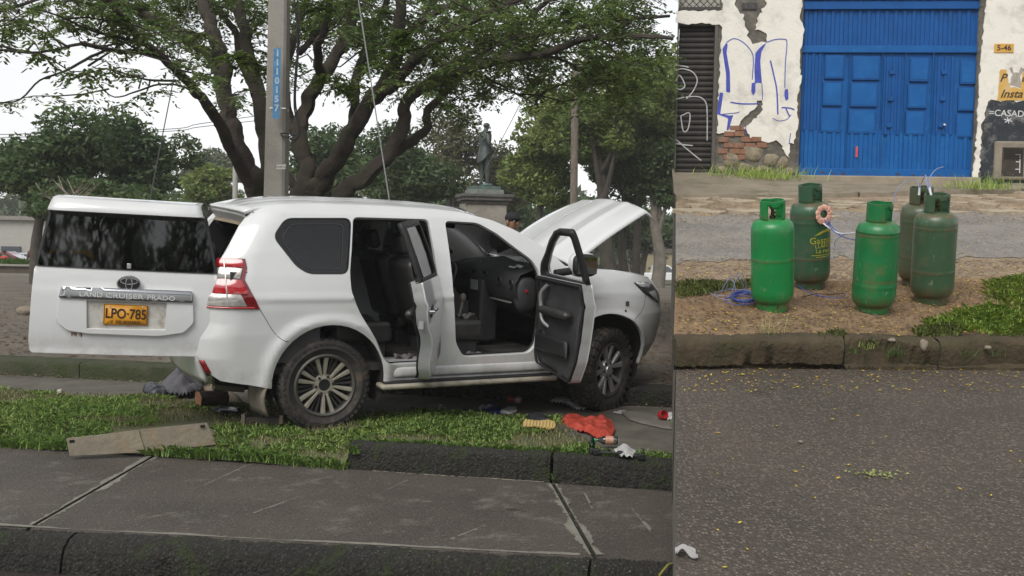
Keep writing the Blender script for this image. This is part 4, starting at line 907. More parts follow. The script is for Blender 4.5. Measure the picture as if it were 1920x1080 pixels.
mb = MB(); mb.box((1.807, -.02, 1.132), (.006, .155, .10)); mb.build('screen', mat('screen_glass', (.55, .56, .56), rough=.25, coat=1, var=.25, vscale=30), db)
mb = MB(); mb.box((1.5, 0, .68), (.75, .24, .28)); mb.build('center_console', CABIN, suv, 40, bevel=.04)
mb = MB(); mb.tube([(1.66, -.02, .82), (1.69, -.02, .98)], [.018, .012]); mb.grid(ell((1.69, -.02, 1.0), (.035, .03, .045)), 10, 8); mb.build('gear_lever', mat('lever_knob', (.25, .22, .18), rough=.4), suv, 60)
sw = empty('steering_wheel', (1.66, .38, 1.14), (0, R_(-62), 0), suv)
mb = MB(); mb.tube([(.19*math.cos(a), .19*math.sin(a), 0) for a in np.linspace(0, 2*math.pi, 33)], .018, 8); mb.build('wheel_ring', LEATH, sw, 60)
mb = MB(); mb.lathe([(.07, -.02), (.075, .0), (.05, .03), (.001, .035)], 16); mb.tube([(-.18, 0, 0), (.18, 0, 0)], .02); mb.tube([(0, 0, 0), (-.05, -.18, 0)], .018); mb.build('wheel_hub', CABIN, sw, 60)
MB().box((0, .12, .012), (.05, .07, .02)).build('wheel_insert', SILV, sw, bevel=.008)
for k, (y_, z_) in enumerate(((-.42, 1.21), (-.66, 1.20), (.12, 1.24), (-.12, 1.24))):
    mb = MB(); mb.lathe([(.045, 0), (.04, -.012), (.03, -.004), (.001, -.004)], 16, 'x', c=(1.882, y_, z_)); mb.build('air_vent', BLK, db, 40)
mb = MB(); mb.box((1.90, -.42, 1.02), (.03, .42, .012)); mb.build('dash_trim', SILV, db)
# red courtesy switch on the end of the dash, seen in the door gap
mb = MB(); mb.lathe([(.016, 0), (.015, -.008), (.001, -.010)], 16, 'y', c=(1.995, -.762, 1.14)); mb.build('red_switch', mat('red_plastic', (.35, .015, .02), rough=.4), db, 40)
mb = MB(); mb.grid(ell((2.02, -.70, 1.10), (.12, .06, .17), pw=.7), 14, 10); mb.build('dash_end', CABIN, db, 60)
MB().box((1.52, 0, 1.72), (.03, .24, .07)).build('inside_mirror', BLK, suv, bevel=.015)
mb = MB(); mb.box((1.56, -.36, 1.745), (.16, .36, .02)); mb.build('sun_visor', mat('visor', (.10, .095, .085), rough=.8), suv, bevel=.008)
for y_ in (-.5, .25):
    mb = MB(); mb.grid(lambda u, v: (2.0+.12*u, y_+.14*v, 1.335+.02*u+.012*math.sin(u*9)*math.cos(v*7)), 6, 6); mb.build('paper_scrap', mat('paper_white', (.55, .54, .5), rough=.8), suv, 60)
for i, (x_, y_, z_) in enumerate(((1.5, -.72, .545), (.8, -.70, .545), (1.62, -.25, .84))):
    mb = MB(); mb.grid(lambda u, v: (x_+.16*(u-.5), y_+.09*(v-.5), z_+.03*math.sin(u*7+i)*math.cos(v*8)+.012), 8, 6); mb.build('crumpled_rag', mat('grey_rag', (.16, .15, .14), rough=.9, var=.4, vscale=15), suv, 60, solid=.004)
# dirt-caked leaves stuck on the front wing
for x_, z_, r_ in ((3.03, 1.03, .032), (3.01, .96, .016)):
    mb = MB(); mb.add([(x_+r_*math.cos(a)*(1 if k % 2 else .6), -ys(x_, z_)-.006, z_+r_*math.sin(a)*.8) for k, a in enumerate(np.linspace(0, 5.6, 8))], [tuple(range(8))]); mb.build('stuck_leaf', mat('wet_leaf', (.05, .075, .03), rough=.6), suv)

# shut lines on the flank
SEAM = mat('shut_line', (.03, .03, .03), rough=.9)
def seam(pts_, w=.005, off=.0012):
    C = curve_pts([(x, z, 0) for x, z in pts_], 6); V = []; n = len(C)
    for i, p in enumerate(C):
        t = C[min(i+1, n-1)]-C[max(i-1, 0)]; t = t/(np.linalg.norm(t)+1e-9); q = (-t[1]*w/2, t[0]*w/2)
        V += [sideR(off)(p[0]+q[0], p[1]+q[1]), sideR(off)(p[0]-q[0], p[1]-q[1])]
    mesh('shut_line', V, [(2*i, 2*i+1, 2*i+3, 2*i+2) for i in range(n-1)], SEAM, suv)
seam([(-.55, 1.03), (-.50, .95), (-.43, .84), (-.36, .775), (-.31, .76)])
seam([(3.30, 1.11), (3.27, 1.0), (3.20, .92), (3.13, .88)]); seam([(2.10, 1.36), (2.12, 1.1), (2.12, .7), (2.16, .42)])
# ================================================================== TREES, POLES, WIRES
def projv(P):
    d = P-CAM; z = d@_F; return 960+FPX*(d@_R)/z, 540-FPX*(d@_U)/z, z
BARK = mat('bark', (.026, .021, .017), rough=.95, var=.35, vscale=5, col2=(.062, .047, .036), bump=1.0, bscale=22, stain=(.025, .032, .012), stain_amt=.85, stain_scale=2.2, detail=10)
BARK2 = mat('bark_grey', (.065, .055, .044), rough=.95, var=.3, vscale=4, bump=.9, bscale=18, stain=(.05, .05, .035), stain_amt=.6)
def fronds(base, dirs, L, nl, ll, lw):
    up = np.array([0, 0, 1.0]); sd = np.cross(dirs, up); sd /= np.linalg.norm(sd, axis=1)[:, None]+1e-6; out = []
    for k in range(nl):
        t = (k+.6)/nl; p = base+dirs*(L*t)[:, None]-up*(.30*L*t*t)[:, None]
        for sg in (-1, 1):
            n = len(base); v = sd*sg*.95+dirs*.4-up*(RNG.uniform(-.05, .55, n))[:, None]+RNG.normal(0, .14, (n, 3)); l = ll*RNG.uniform(.7, 1.2, n)*(1-.35*abs(t-.55))
            w = (dirs+RNG.normal(0, .25, (n, 3)))*lw; q = np.empty((n, 4, 3)); q[:, 0] = p; q[:, 1] = p+v*(l*.5)[:, None]+w; q[:, 2] = p+v*l[:, None]; q[:, 3] = p+v*(l*.5)[:, None]-w; out.append(q)
    return np.concatenate(out)
TD = 15.0
# limbs traced as (px, py, depth offset), start and end thickness in picture pixels
LIMBS = [
 ([(497, 640, 0), (492, 480, 0), (487, 380, 0), (462, 320, -.2), (438, 255, -.3), (424, 190, -.3), (412, 110, -.2), (396, 50, 0), (376, 0, .2), (350, -80, .5), (310, -190, .8)], 50, 16),
 ([(484, 365, 0), (440, 290, -.6), (415, 235, -1.0), (378, 182, -1.5), (345, 145, -1.9), (305, 108, -2.4), (265, 72, -2.9), (228, 32, -3.3), (195, -10, -3.6), (140, -70, -4)], 26, 8),
 ([(426, 200, -.3), (400, 120, .3), (365, 82, .8), (325, 52, 1.3), (280, 28, 1.8), (230, 6, 2.3), (150, -20, 3)], 24, 8),
 ([(375, 88, .7), (310, 60, 1.6), (250, 20, 2.4), (205, 0, 3), (120, -15, 3.6), (40, 10, 4), (-40, 30, 4.4)], 14, 5),
 ([(318, 118, -2.3), (275, 98, -2.6), (230, 97, -3), (195, 92, -3.3), (150, 83, -3.6), (110, 92, -3.9), (60, 98, -4.2), (0, 86, -4.5), (-60, 70, -4.8)], 11, 3),
 ([(200, 93, -3.3), (160, 112, -3.6), (118, 135, -3.9), (75, 150, -4.2), (40, 185, -4.5), (10, 192, -4.7), (-30, 190, -4.9)], 6, 2),
 ([(395, 205, -1.3), (350, 165, -1.0), (300, 158, -.8), (255, 172, -.6), (215, 182, -.4), (185, 160, -.2)], 6, 2),
 ([(330, 152, -2), (280, 150, -2.2), (240, 140, -2.3), (205, 128, -2.4)], 5, 2),
 ([(270, 78, -2.9), (220, 70, -3.1), (165, 55, -3.3), (110, 30, -3.5), (60, 20, -3.6), (0, 50, -3.8)], 7, 2),
 ([(130, 90, -3.8), (90, 65, -4), (50, 45, -4.1), (15, 20, -4.2)], 5, 2),
 ([(500, 600, .3), (510, 480, .4), (505, 330, .5), (494, 240, .7), (474, 140, .9), (458, 60, 1.0), (442, 0, 1.2), (420, -120, 1.5)], 40, 16),
 ([(480, 180, .8), (455, 120, 1.4), (440, 60, 1.8), (400, 10, 2.2), (370, -40, 2.5)], 18, 8),
 ([(545, 600, .2), (556, 470, .2), (562, 372, .2), (576, 318, .3), (562, 262, .4), (570, 200, .5), (602, 150, .5), (640, 90, .5), (660, 30, .5), (676, -40, .6), (700, -160, .8)], 42, 16),
 ([(563, 265, .4), (540, 215, .8), (532, 150, 1.1), (545, 90, 1.4), (562, 40, 1.6), (580, -20, 1.8)], 24, 10),
 ([(604, 150, .5), (596, 90, -.3), (612, 40, -.6), (620, -20, -.9)], 20, 10),
 ([(500, 265, .9), (530, 320, .3), (556, 350, .2)], 14, 16),
 ([(575, 600, -.1), (580, 470, -.1), (588, 372, -.1), (612, 328, -.2), (650, 270, -.4), (682, 208, -.6), (712, 170, -.8), (736, 128, -.9), (746, 60, -1.0), (752, 0, -1.1), (770, -120, -1.3)], 44, 18),
 ([(660, 258, -.4), (664, 200, .2), (668, 140, .7), (690, 80, 1.1), (720, 20, 1.5), (740, -60, 1.8)], 22, 9),
 ([(702, 182, -.7), (740, 158, -.9), (772, 120, -1.1), (802, 90, -1.3), (850, 62, -1.5), (902, 30, -1.7), (955, 8, -1.9), (1030, -20, -2.1)], 24, 8),
 ([(600, 560, -.4), (622, 450, -.4), (642, 370, -.5), (692, 325, -.6), (735, 284, -.7), (756, 230, -.8), (762, 192, -.9), (792, 165, -1.0), (850, 140, -1.2), (912, 120, -1.4), (975, 106, -1.6), (1012, 104, -1.7), (1060, 86, -1.9), (1110, 72, -2.0), (1200, 68, -2.2), (1262, 72, -2.3)], 38, 7),
 ([(738, 284, -.7), (776, 262, -.4), (800, 240, -.2), (804, 206, -.1), (846, 163, .1), (900, 104, .4), (950, 64, .7), (1000, 26, 1), (1040, -10, 1.2)], 20, 8),
 ([(800, 168, -1), (830, 130, -.6), (880, 100, -.3), (930, 78, 0), (1000, 66, .3), (1080, 52, .6), (1160, 38, .9), (1255, 30, 1.2)], 17, 5),
 ([(745, 80, -1), (790, 40, -.6), (850, 8, -.2), (900, -20, 0)], 16, 8),
 ([(560, 100, 1.4), (600, 60, 1.8), (650, 20, 2.2), (690, -20, 2.4)], 14, 6),
 ([(1015, 104, -1.7), (1055, 112, -1.6), (1090, 130, -1.5), (1130, 150, -1.4), (1170, 150, -1.3)], 6, 2),
 ([(880, 128, -1.3), (920, 150, -1.2), (960, 170, -1.1), (1010, 200, -1.0)], 5, 2)]
big = empty('tree', tuple(at(560, 640, TD)*np.array([1, 1, 0])+np.array([0, 0, .1])))
tag(big, 'big spreading tree with many mossy stems forking low, behind the SUV', 'tree')
inv = Matrix.Translation(big.location).inverted()
wood = []; RT = random.Random(9)
def bark_tube(P, rad, n, name):
    C = curve_pts(P, 3 if n > 8 else 1) if n > 8 else P; m = len(C); rr = np.interp(np.linspace(0, 1, m), np.linspace(0, 1, len(rad)), rad); rg = np.random.default_rng(len(P)+int(1e4*rad[0]))
    mb = MB().tube(C, list(rr), n); V = np.array(mb.v); ph = rg.uniform(0, 6.28, 5)
    for i in range(m):
        for k in range(n):
            a = 6.283*k/n; f = 1+.10*math.sin(3*a+ph[0]+.25*math.sin(i*.35))+.06*math.sin(5*a+ph[1]+i*.22)+.05*math.sin(i*.6+ph[2])+rg.normal()*.035
            V[i*n+k] = C[i]+(V[i*n+k]-C[i])*f
    mb.v = [tuple(v) for v in V]; return mb.build(name, BARK, None, 50)
for pts_, w0, w1 in LIMBS:
    P = curve_pts([at(x, y, TD+dz) for x, y, dz in pts_], 4); n = len(P)
    rad = [(w0+(w1-w0)*(i/(n-1))**.75)/2*(TD+pts_[min(i//4, len(pts_)-1)][2])/FPX for i in range(n)]
    P = [p+np.array([RT.gauss(0, .15), RT.gauss(0, .1), RT.gauss(0, .15)])*r for p, r in zip(P, rad)]
    o = bark_tube(P, rad, 16 if w0 > 12 else 7, 'trunk' if w0 > 35 else 'limb'); o.parent = big; o.matrix_parent_inverse = inv
    wood.append((P, rad, w0))
# twigs and sprays of small leaves
tw_mb = MB(); FB = []; FD = []; FL = []
def dens_at(x, y):      # how leafy the crown is over the picture
    if y > 205: return 0.0
    if x < 420: d = .42 if y > 30 else .75
    elif x < 760: d = .55 if y < 80 else .30
    else: d = 1.25
    return d*(1 if y < 130 else .6)
for P, rad, w0 in wood:
    for i in range(2, len(P)-1):
        x, y, z = projv(P[i]); L_ = np.linalg.norm(P[i+1]-P[i])
        if x < -260 or y < -260: continue
        k = L_*(8.5 if w0 < 16 else 5.5)*(max(dens_at(x, y), .5) if y < 60 else dens_at(x, y)); nk = int(k)+(RT.random() < k-int(k))
        if rad[i] > .14: nk = 0 if RT.random() < .6 else min(nk, 1)
        for _ in range(nk):
            a = RT.uniform(0, 6.283); d = np.array([math.cos(a), math.sin(a)*.8, RT.uniform(-.35, .75)]); d /= np.linalg.norm(d); ln = RT.uniform(.45, 1.5)
            Q = [P[i]+d*ln*t+np.array([RT.gauss(0, .05), RT.gauss(0, .05), -.22*ln*t*t+RT.gauss(0, .04)]) for t in (0, .25, .5, .75, 1)]
            qx, qy, qz = projv(Q[-1])
            if qx > 1250 or qy > (235 if x > 760 else 205): continue
            tw_mb.tube(Q, [.014, .011, .009, .007, .004], 4, False)
            for t in (2, 3, 4, 4):
                for _2 in range(RT.randint(2, 4)):
                    b = RT.uniform(0, 6.283); dd = np.array([math.cos(b), math.sin(b), RT.uniform(-.75, .25)]); FB.append(Q[t]); FD.append(dd/np.linalg.norm(dd)); FL.append(RT.uniform(.18, .38))
o = tw_mb.build('twigs', BARK, None, 60, fixn=False); o.parent = big; o.matrix_parent_inverse = inv; o['kind'] = 'stuff'
for k in range(1500):       # the far side of the crown, seen through the near sprays
    x = RT.uniform(690, 1240) if RT.random() < .72 else RT.uniform(300, 700); y = RT.uniform(-60, 175 if x > 690 else 70)
    if math.sin(x*.021+1)+math.sin(x*.05+y*.06)+math.sin(y*.045-x*.011) < -.7: continue
    p = at(x, y, RT.uniform(15.5, 19.5))
    for j in range(3): b = RT.uniform(0, 6.283); dd = np.array([math.cos(b), math.sin(b), RT.uniform(-.75, .25)]); FB.append(p+np.array([RT.gauss(0, .12), RT.gauss(0, .12), RT.gauss(0, .1)])); FD.append(dd/np.linalg.norm(dd)); FL.append(RT.uniform(.22, .42))
FB = np.array(FB); FD = np.array(FD); FL = np.array(FL)
px_, py_, _ = projv(FB); ok = (px_ < 1246) & (py_ < 250); FB, FD, FL = FB[ok], FD[ok], FL[ok]
LEAF = mat('leaf_green', (.08, .135, .034), rough=.5, var=.2, vscale=.8, col2=(.145, .205, .055), island=.5, transl=.5)
Q_ = fronds(FB, FD, FL, 7, .085, .020)
o = quads_np('crown', Q_.reshape(-1, 3), len(Q_), LEAF, None, 4); o.parent = big; o.matrix_parent_inverse = inv
# bright young sprays on the stems
sb = []; sdv = []
for cx, cy, dz in ((455, 105, -.6), (432, 100, -.6), (470, 115, -.5), (625, 145, .2), (640, 155, .2), (655, 160, .1), (615, 140, .3), (700, 118, -1.1), (760, 60, -1.2), (606, 12, -.8), (590, 5, -.8), (760, 70, -1.2), (1075, 8, -2)):
    for k in range(16):
        a = RT.uniform(0, 6.283); sb.append(at(cx+RT.gauss(0, 8), cy+RT.gauss(0, 6), TD+dz-.35)); d = np.array([math.cos(a), -.3+.4*math.sin(a), RT.uniform(-.8, .1)]); sdv.append(d/np.linalg.norm(d))
Q_ = fronds(np.array(sb), np.array(sdv), RNG.uniform(.18, .32, len(sb)), 7, .085, .02)
o = quads_np('young_leaves', Q_.reshape(-1, 3), len(Q_), mat('leaf_young', (.09, .15, .02), rough=.5, island=.35, transl=.45), None, 4); o.parent = big; o.matrix_parent_inverse = inv; o['label'] = 'bright young leaf sprays on the stems'

# ---- background trees: crowns of many small leaf faces gathered in clumps
def leaf_faces(C, s):
    n = len(C); a = RNG.normal(0, 1, (n, 3)); a[:, 2] = a[:, 2]*.6-.35; a /= np.linalg.norm(a, axis=1)[:, None]; b = np.cross(a, RNG.normal(0, 1, (n, 3))); b /= np.linalg.norm(b, axis=1)[:, None]+1e-6
    l = s*RNG.uniform(.6, 1.4, n); Q = np.empty((n, 4, 3)); Q[:, 0] = C-a*l[:, None]; Q[:, 1] = C+b*(l*.42)[:, None]+a*(l*.1)[:, None]; Q[:, 2] = C+a*l[:, None]; Q[:, 3] = C-b*(l*.42)[:, None]+a*(l*.1)[:, None]; return Q
def bg_tree(label, d, cx, cy, rx, ry, trunk_px, n, leaf, matl, bm_=BARK2, group='trees of the park', tw=.22, nb=26, limbs=5, seed=1, lim=None, base_y=None):
    rg = np.random.default_rng(seed); k = d/FPX; c = at(cx, cy, d); b = at(trunk_px, 500, d); gx, gy = b[0], b[1]; g0 = gz(gx, gy) if gy > 36.2 else .1
    e = empty('tree', (gx, gy, g0)); tag(e, label, 'tree', group); iv = Matrix.Translation(e.location).inverted()
    RX, RY, RZ = rx*k, rx*k*.8, ry*k
    bl = rg.normal(0, 1, (nb, 3)); bl /= np.linalg.norm(bl, axis=1)[:, None]; bl *= rg.uniform(.25, .80, nb)[:, None]; br = rg.uniform(.22, .42, nb)
    C = []
    for j in range(nb):
        m = int(n*br[j]**2/np.sum(br**2)); v = rg.normal(0, 1, (m, 3)); v /= np.linalg.norm(v, axis=1)[:, None]; v[:, 2] = np.where(v[:, 2] < -.3, v[:, 2]*.5, v[:, 2])
        C.append((bl[j]+v*br[j]*rg.uniform(.55, 1.12, m)[:, None]))
    C = np.concatenate(C)*np.array([RX, RY, RZ])+c
    x_, y_, z_ = projv(C)
    if lim: C = C[x_ < lim]
    fa = leaf_faces(C, leaf); o = quads_np('crown', fa.reshape(-1, 3), len(fa), matl, None, 4); o.parent = e; o.matrix_parent_inverse = iv
    top = c+np.array([0, 0, -RZ*.1]); base = np.array([gx, gy, g0-.1])
    P = curve_pts([base, base+(top-base)*.35+np.array([rg.normal(0, .15), 0, 0]), base+(top-base)*.7+np.array([rg.normal(0, .2), 0, 0]), top], 4)
    o = MB().tube(P, list(np.linspace(tw, tw*.35, len(P))), 9).build('trunk', bm_, None, 70); o.parent = e; o.matrix_parent_inverse = iv
    for q in range(limbs):
        j = rg.integers(0, nb); t = rg.uniform(.45, .85); p = base+(top-base)*t; tip = bl[j]*np.array([RX, RY, RZ])+c
        o = MB().tube(curve_pts([p, (p+tip)/2+np.array([0, 0, .15*RZ*rg.normal()]), tip], 4), list(np.linspace(tw*.4, tw*.08, 9)), 6).build('limb', bm_, None, 70); o.parent = e; o.matrix_parent_inverse = iv
    return e
FO1 = mat('foliage_dark', (.052, .095, .034), rough=.55, var=.3, vscale=.35, col2=(.105, .16, .055), island=.5, transl=.4)
FO2 = mat('foliage_mid', (.105, .175, .045), rough=.55, var=.3, vscale=.3, col2=(.24, .30, .08), island=.5, transl=.42)
FO3 = mat('foliage_olive', (.085, .095, .042), rough=.6, var=.3, vscale=.3, col2=(.15, .145, .068), island=.5, transl=.3)
FO4 = mat('foliage_far', (.085, .115, .06), rough=.6, var=.25, vscale=.2, col2=(.12, .15, .08), island=.35, transl=.3)
bg_tree('broad dark green tree at the far left beyond the open tailgate', 30, 85, 320, 150, 120, 68, 19000, .10, FO1, seed=1, tw=.2)
bg_tree('rounded dark green tree behind the tailgate, right of the leftmost one', 33, 262, 325, 105, 120, 250, 15000, .10, FO1, seed=2)
bg_tree('low dark shrubby tree at the tailgate roof line', 27, 190, 385, 150, 55, 170, 9000, .09, FO1, seed=3, limbs=3)
bg_tree('pale distant tree left of the concrete pole', 75, 390, 325, 75, 55, 392, 8000, .18, FO4, seed=4)
bg_tree('far bushy tree at the foot of the big trunk, left', 48, 405, 360, 70, 45, 400, 9000, .12, FO2, seed=5)
bg_tree('dark tree seen between the big stems and the SUV roof', 44, 625, 330, 100, 100, 620, 13000, .12, FO1, seed=6)
bg_tree('dense dark tree left of the statue', 42, 770, 315, 110, 110, 770, 16000, .115, FO1, seed=7)
bg_tree('thin brownish tree just behind the statue on its left', 52, 850, 290, 75, 120, 850, 8000, .11, FO3, seed=8)
bg_tree('olive tree right behind the statue pedestal', 55, 945, 345, 75, 75, 940, 8000, .12, FO3, seed=9)
bg_tree('bright leafy tree between the statue and the wooden pole', 43, 1015, 285, 85, 130, 1010, 16000, .11, FO2, seed=10)
bg_tree('tall leafy tree with its trunk just right of the raised hood', 40, 1115, 235, 115, 150, 1152, 24000, .10, FO2, seed=11, tw=.36, lim=1300)
bg_tree('leafy tree with a dark trunk, second right of the raised hood', 44, 1180, 300, 95, 130, 1182, 14000, .11, FO1, seed=12, tw=.24, lim=1330)
bg_tree('leafy tree with a leaning trunk, third right of the raised hood', 42, 1215, 200, 110, 140, 1192, 16000, .11, FO2, seed=13, tw=.20, lim=1330)
bg_tree('pale-trunked tree in front of the white pickup', 41, 1240, 330, 70, 90, 1230, 8000, .10, FO1, seed=14, tw=.33, bm_=mat('bark_pale', (.17, .15, .125), rough=.95, var=.3, vscale=4, bump=.8, bscale=15), lim=1330)
bg_tree('low dark tree closing the view behind the hood', 62, 1080, 415, 120, 60, 1090, 9000, .16, FO1, seed=15)
bg_tree('low tree behind the statue pedestal near the roof line', 60, 880, 400, 120, 55, 880, 9000, .15, FO1, seed=16)
bg_tree('low dark tree above the roof, left of the big stems', 58, 300, 400, 160, 50, 320, 9000, .15, FO1, seed=17)
bg_tree('low tree filling the gap right of the hood, behind the trunks', 68, 1215, 425, 100, 60, 1200, 9000, .17, FO1, seed=18, lim=1400)
# trees across the street, behind the camera: they show only in the glass
for i, (x, y, s) in enumerate(((-15, -15, 12), (-5, -21, 14), (8, -20, 12), (-25, -10, 13))):
    e = empty('tree', (x, y, -.3)); tag(e, ['tall street tree behind the viewer, left of the middle','tallest street tree behind the viewer, near the middle','street tree behind the viewer at the right','street tree behind the viewer at the far left'][i], 'tree', 'trees across the road')
    rg = np.random.default_rng(50+i); C = rg.normal(0, 1, (5200, 3)); C /= np.linalg.norm(C, axis=1)[:, None]; C = C*rg.uniform(.5, 1, 5200)[:, None]**.5*np.array([s*.6, s*.5, s*.36])*(1+.18*np.sin(C[:, :1]*5+C[:, 2:]*4))+np.array([x, y, s*.62])
    fa = leaf_faces(C, .32); o = quads_np('crown', fa.reshape(-1, 3), len(fa), FO1, None, 4); o.parent = e; o.matrix_parent_inverse = Matrix.Translation(e.location).inverted()
    MB().tube([(0, 0, 0), (.1, 0, s*.35), (0, 0, s*.6)], [.25, .2, .1], 8).build('trunk', BARK2, e, 70)
# far wood closing the horizon
C = np.stack([RNG.uniform(-75, 60, 26000), RNG.uniform(98, 108, 26000), np.zeros(26000)], 1); C[:, 2] = -2+RNG.uniform(0, 1, 26000)**.7*(6.5+1.5*np.sin(C[:, 0]*.35)+1.0*np.sin(C[:, 0]*.9+2))
C = C[~((C[:, 0] > -45) & (C[:, 0] < -30) & (C[:, 2] > 3))]
fa = leaf_faces(C, .5); tag(quads_np('far_wood', fa.reshape(-1, 3), len(fa), FO4, None, 4), 'hazy far belt of trees along the horizon', 'wood', kind='stuff')
# bare pale shrub above the tailgate roof
RS = random.Random(31); sh = empty('bare_shrub', tuple(at(125, 395, 22)*np.array([1, 1, 0])+np.array([0, 0, .1]))); tag(sh, 'leafless pale shrub showing above the open tailgate', 'shrub'); base = np.array(sh.location)
MB().tube([base, at(120, 400, 22)], [.06, .04], 6).build('stem', BARK2, None, 60).parent = sh
sh.children[0].matrix_parent_inverse = Matrix.Translation(sh.location).inverted()
PALE = mat('pale_twig', (.26, .22, .18), rough=.9)
for k in range(26):
    x0 = 125+RS.uniform(-25, 25); x1 = x0+RS.uniform(-45, 55); y1 = RS.uniform(328, 366)
    o = MB().tube(curve_pts([at(120, 400, 22), at(x0, 378, 22+RS.uniform(-.5, .5)), at((x0+x1)/2+RS.uniform(-6, 6), (378+y1)/2, 22+RS.uniform(-.8, .8)), at(x1, y1, 22+RS.uniform(-1, 1))], 3), list(np.linspace(.018, .005, 10)), 5).build('branch', PALE, None, 60); o.parent = sh; o.matrix_parent_inverse = Matrix.Translation(sh.location).inverted()

# ---- poles and wires
CPOLE = mat('pole_concrete', (.27, .25, .22), rough=.9, var=.15, vscale=3, bump=.4, bscale=40, stain=(.14, .13, .11), stain_amt=.6, stain_scale=3)
pd = 13.3; pb = at(512, 700, pd); pt = at(531, -420, pd); pole = empty('utility_pole', (pb[0], pb[1], .1)); tag(pole, 'square concrete utility pole with blue stencilled number, in front of the big tree', 'utility pole'); piv = Matrix.Translation(pole.location).inverted()
b0 = np.array([pb[0], pb[1], .05])
mb = MB(); V = []
for t in np.linspace(0, 1, 10):
    c = b0+(pt-b0)*t; r = .150-.05*t
    for sx, sy in ((-1, -.75), (-.75, -1), (.75, -1), (1, -.75), (1, 1), (-1, 1)): V.append((c[0]+sx*r, c[1]+sy*r, c[2]))
mb.add(V, [(6*i+j, 6*i+(j+1) % 6, 6*i+6+(j+1) % 6, 6*i+6+j) for i in range(9) for j in range(6)]); o = mb.build('shaft', CPOLE, None); o.parent = pole; o.matrix_parent_inverse = piv
def polept(px, py, off=.003):      # point on the street-side face of the pole
    c0 = on_plane(px, py, (0, 1, 0), b0[1]-.128-off); return c0
STB = mat('stencil_blue', (.07, .20, .36), rough=.85, var=.3, vscale=14)
P4 = [polept(x, y) for x, y in ((513, 91), (527, 90), (524, 222), (511, 223))]
o = mesh('stencil_patch', P4, [(0, 1, 2, 3)], STB); o.parent = pole; o.matrix_parent_inverse = piv
for i, ch in enumerate('1110157'):
    q = polept(520.5-.35*i, 100+17.2*i, .006); o = text_mesh(ch, .115, 0, mat('stencil_white', (.36, .46, .55), rough=.85), 'lettering', None, bold=.004); o.location = tuple(q); o.rotation_euler = (R_(90), 0, 0); o.parent = pole; o.matrix_parent_inverse = piv
P4 = [polept(x, y) for x, y in ((518, 309), (536, 308), (535.5, 317), (518, 317))]; o = mesh('sticker', P4, [(0, 1, 2, 3)], mat('sticker_paper', (.45, .44, .40), rough=.8)); o.parent = pole; o.matrix_parent_inverse = piv
q = polept(527, 313, .006); o = text_mesh('CAMETAL', .036, 0, DKL, 'lettering', None); o.location = tuple(q); o.rotation_euler = (R_(90), 0, 0); o.parent = pole; o.matrix_parent_inverse = piv
CAB = mat('black_cable', (.015, .015, .016), rough=.6)
for pts_, r_ in (([(551, -60), (552, 0), (556, 40), (558, 90), (553, 150), (552, 200), (557, 225), (561, 240), (560, 255), (550, 262), (541, 258)], .012), ([(556, -60), (558, 30), (561, 80), (556, 140), (554, 190), (559, 222), (563, 245), (556, 262), (546, 268)], .010), ([(525, 251), (536, 249), (546, 252), (556, 250)], .010), ([(527, 254), (538, 257), (548, 254), (558, 252)], .010)):
    o = MB().tube(curve_pts([at(x, y, pd-.17) for x, y in pts_], 4), r_, 6).build('cable', CAB, None, 60); o.parent = pole; o.matrix_parent_inverse = piv
o = MB().lathe([(.145, -.006), (.150, 0), (.145, .006)], 4, a0=R_(45), a1=R_(405), c=tuple(on_plane(524, 205, (0, 1, 0), b0[1]))).build('wire_band', SILV, None); o.parent = pole; o.matrix_parent_inverse = piv
def simple_pole(px0, py0, px1, py1, d, r, m_, label, name='utility_pole'):
    a = at(px0, py0, d); b = at(px1, py1, d); g0 = gz(a[0], a[1]) if a[1] > 36.2 else .08; k = (a[2]-g0)/(b[2]-a[2]); base = a-(b-a)*k
    e = empty(name, tuple(base)); tag(e, label, 'utility pole'); o = MB().tube([base, a, b], [r*1.15, r*1.1, r], 10).build('shaft', m_, None, 60); o.parent = e; o.matrix_parent_inverse = Matrix.Translation(e.location).inverted(); return e
wp = simple_pole(1076, 370, 1079, 112, 36, .125, mat('wood_pole', (.15, .125, .10), rough=.95, var=.3, vscale=6, bump=.5, bscale=25), 'weathered wooden pole among the trees behind the hood')
lq = at(1079, 112, 36); o = MB().tube([lq+np.array([0, 0, -.1]), lq+np.array([-.3, -.1, .25]), lq+np.array([-.9, -.3, .3])], .03, 6).build('lamp_arm', SILV, None, 60); o.parent = wp; o.matrix_parent_inverse = Matrix.Translation(wp.location).inverted()
o = MB().grid(ell(tuple(lq+np.array([-1.1, -.35, .28])), (.32, .13, .09)), 12, 8).build('lamp_head', SILV, None, 60); o.parent = wp; o.matrix_parent_inverse = Matrix.Translation(wp.location).inverted()
simple_pole(441, 358, 441, 306, 40, .095, mat('thin_pole', (.34, .33, .30), rough=.9), 'thin pale pole left of the big trunk')
WIRE = mat('galvanised_wire', (.30, .30, .30), rough=.5, metal=.4); WIRED = mat('dark_wire', (.10, .10, .11), rough=.6)
def wire(label, pts_, r, m_):
    e = MB().tube(curve_pts([at(*p) for p in pts_], 5), r, 5).build('wire', m_, None, 60); tag(e, label, 'wire')
wire('thin guy wire slanting down to the left behind the tailgate', ((375, -100, 12.2), (355, 0, 12.2), (319, 182, 12.2), (283, 365, 12.2), (222, 680, 12.2)), .007, WIRED)
wire('pale guy wire slanting down to the right behind the roof', ((656, -100, 12.0), (672, 0, 12), (701, 188, 12), (730, 375, 12), (778, 690, 12)), .008, WIRE)
wire('thin wire running from the crown down past the statue', ((1110, -80, 13), (1068, 0, 14), (1022, 100, 17), (960, 225, 22), (905, 330, 29), (893, 375, 34), (886, 410, 34.1)), .008, WIRE)
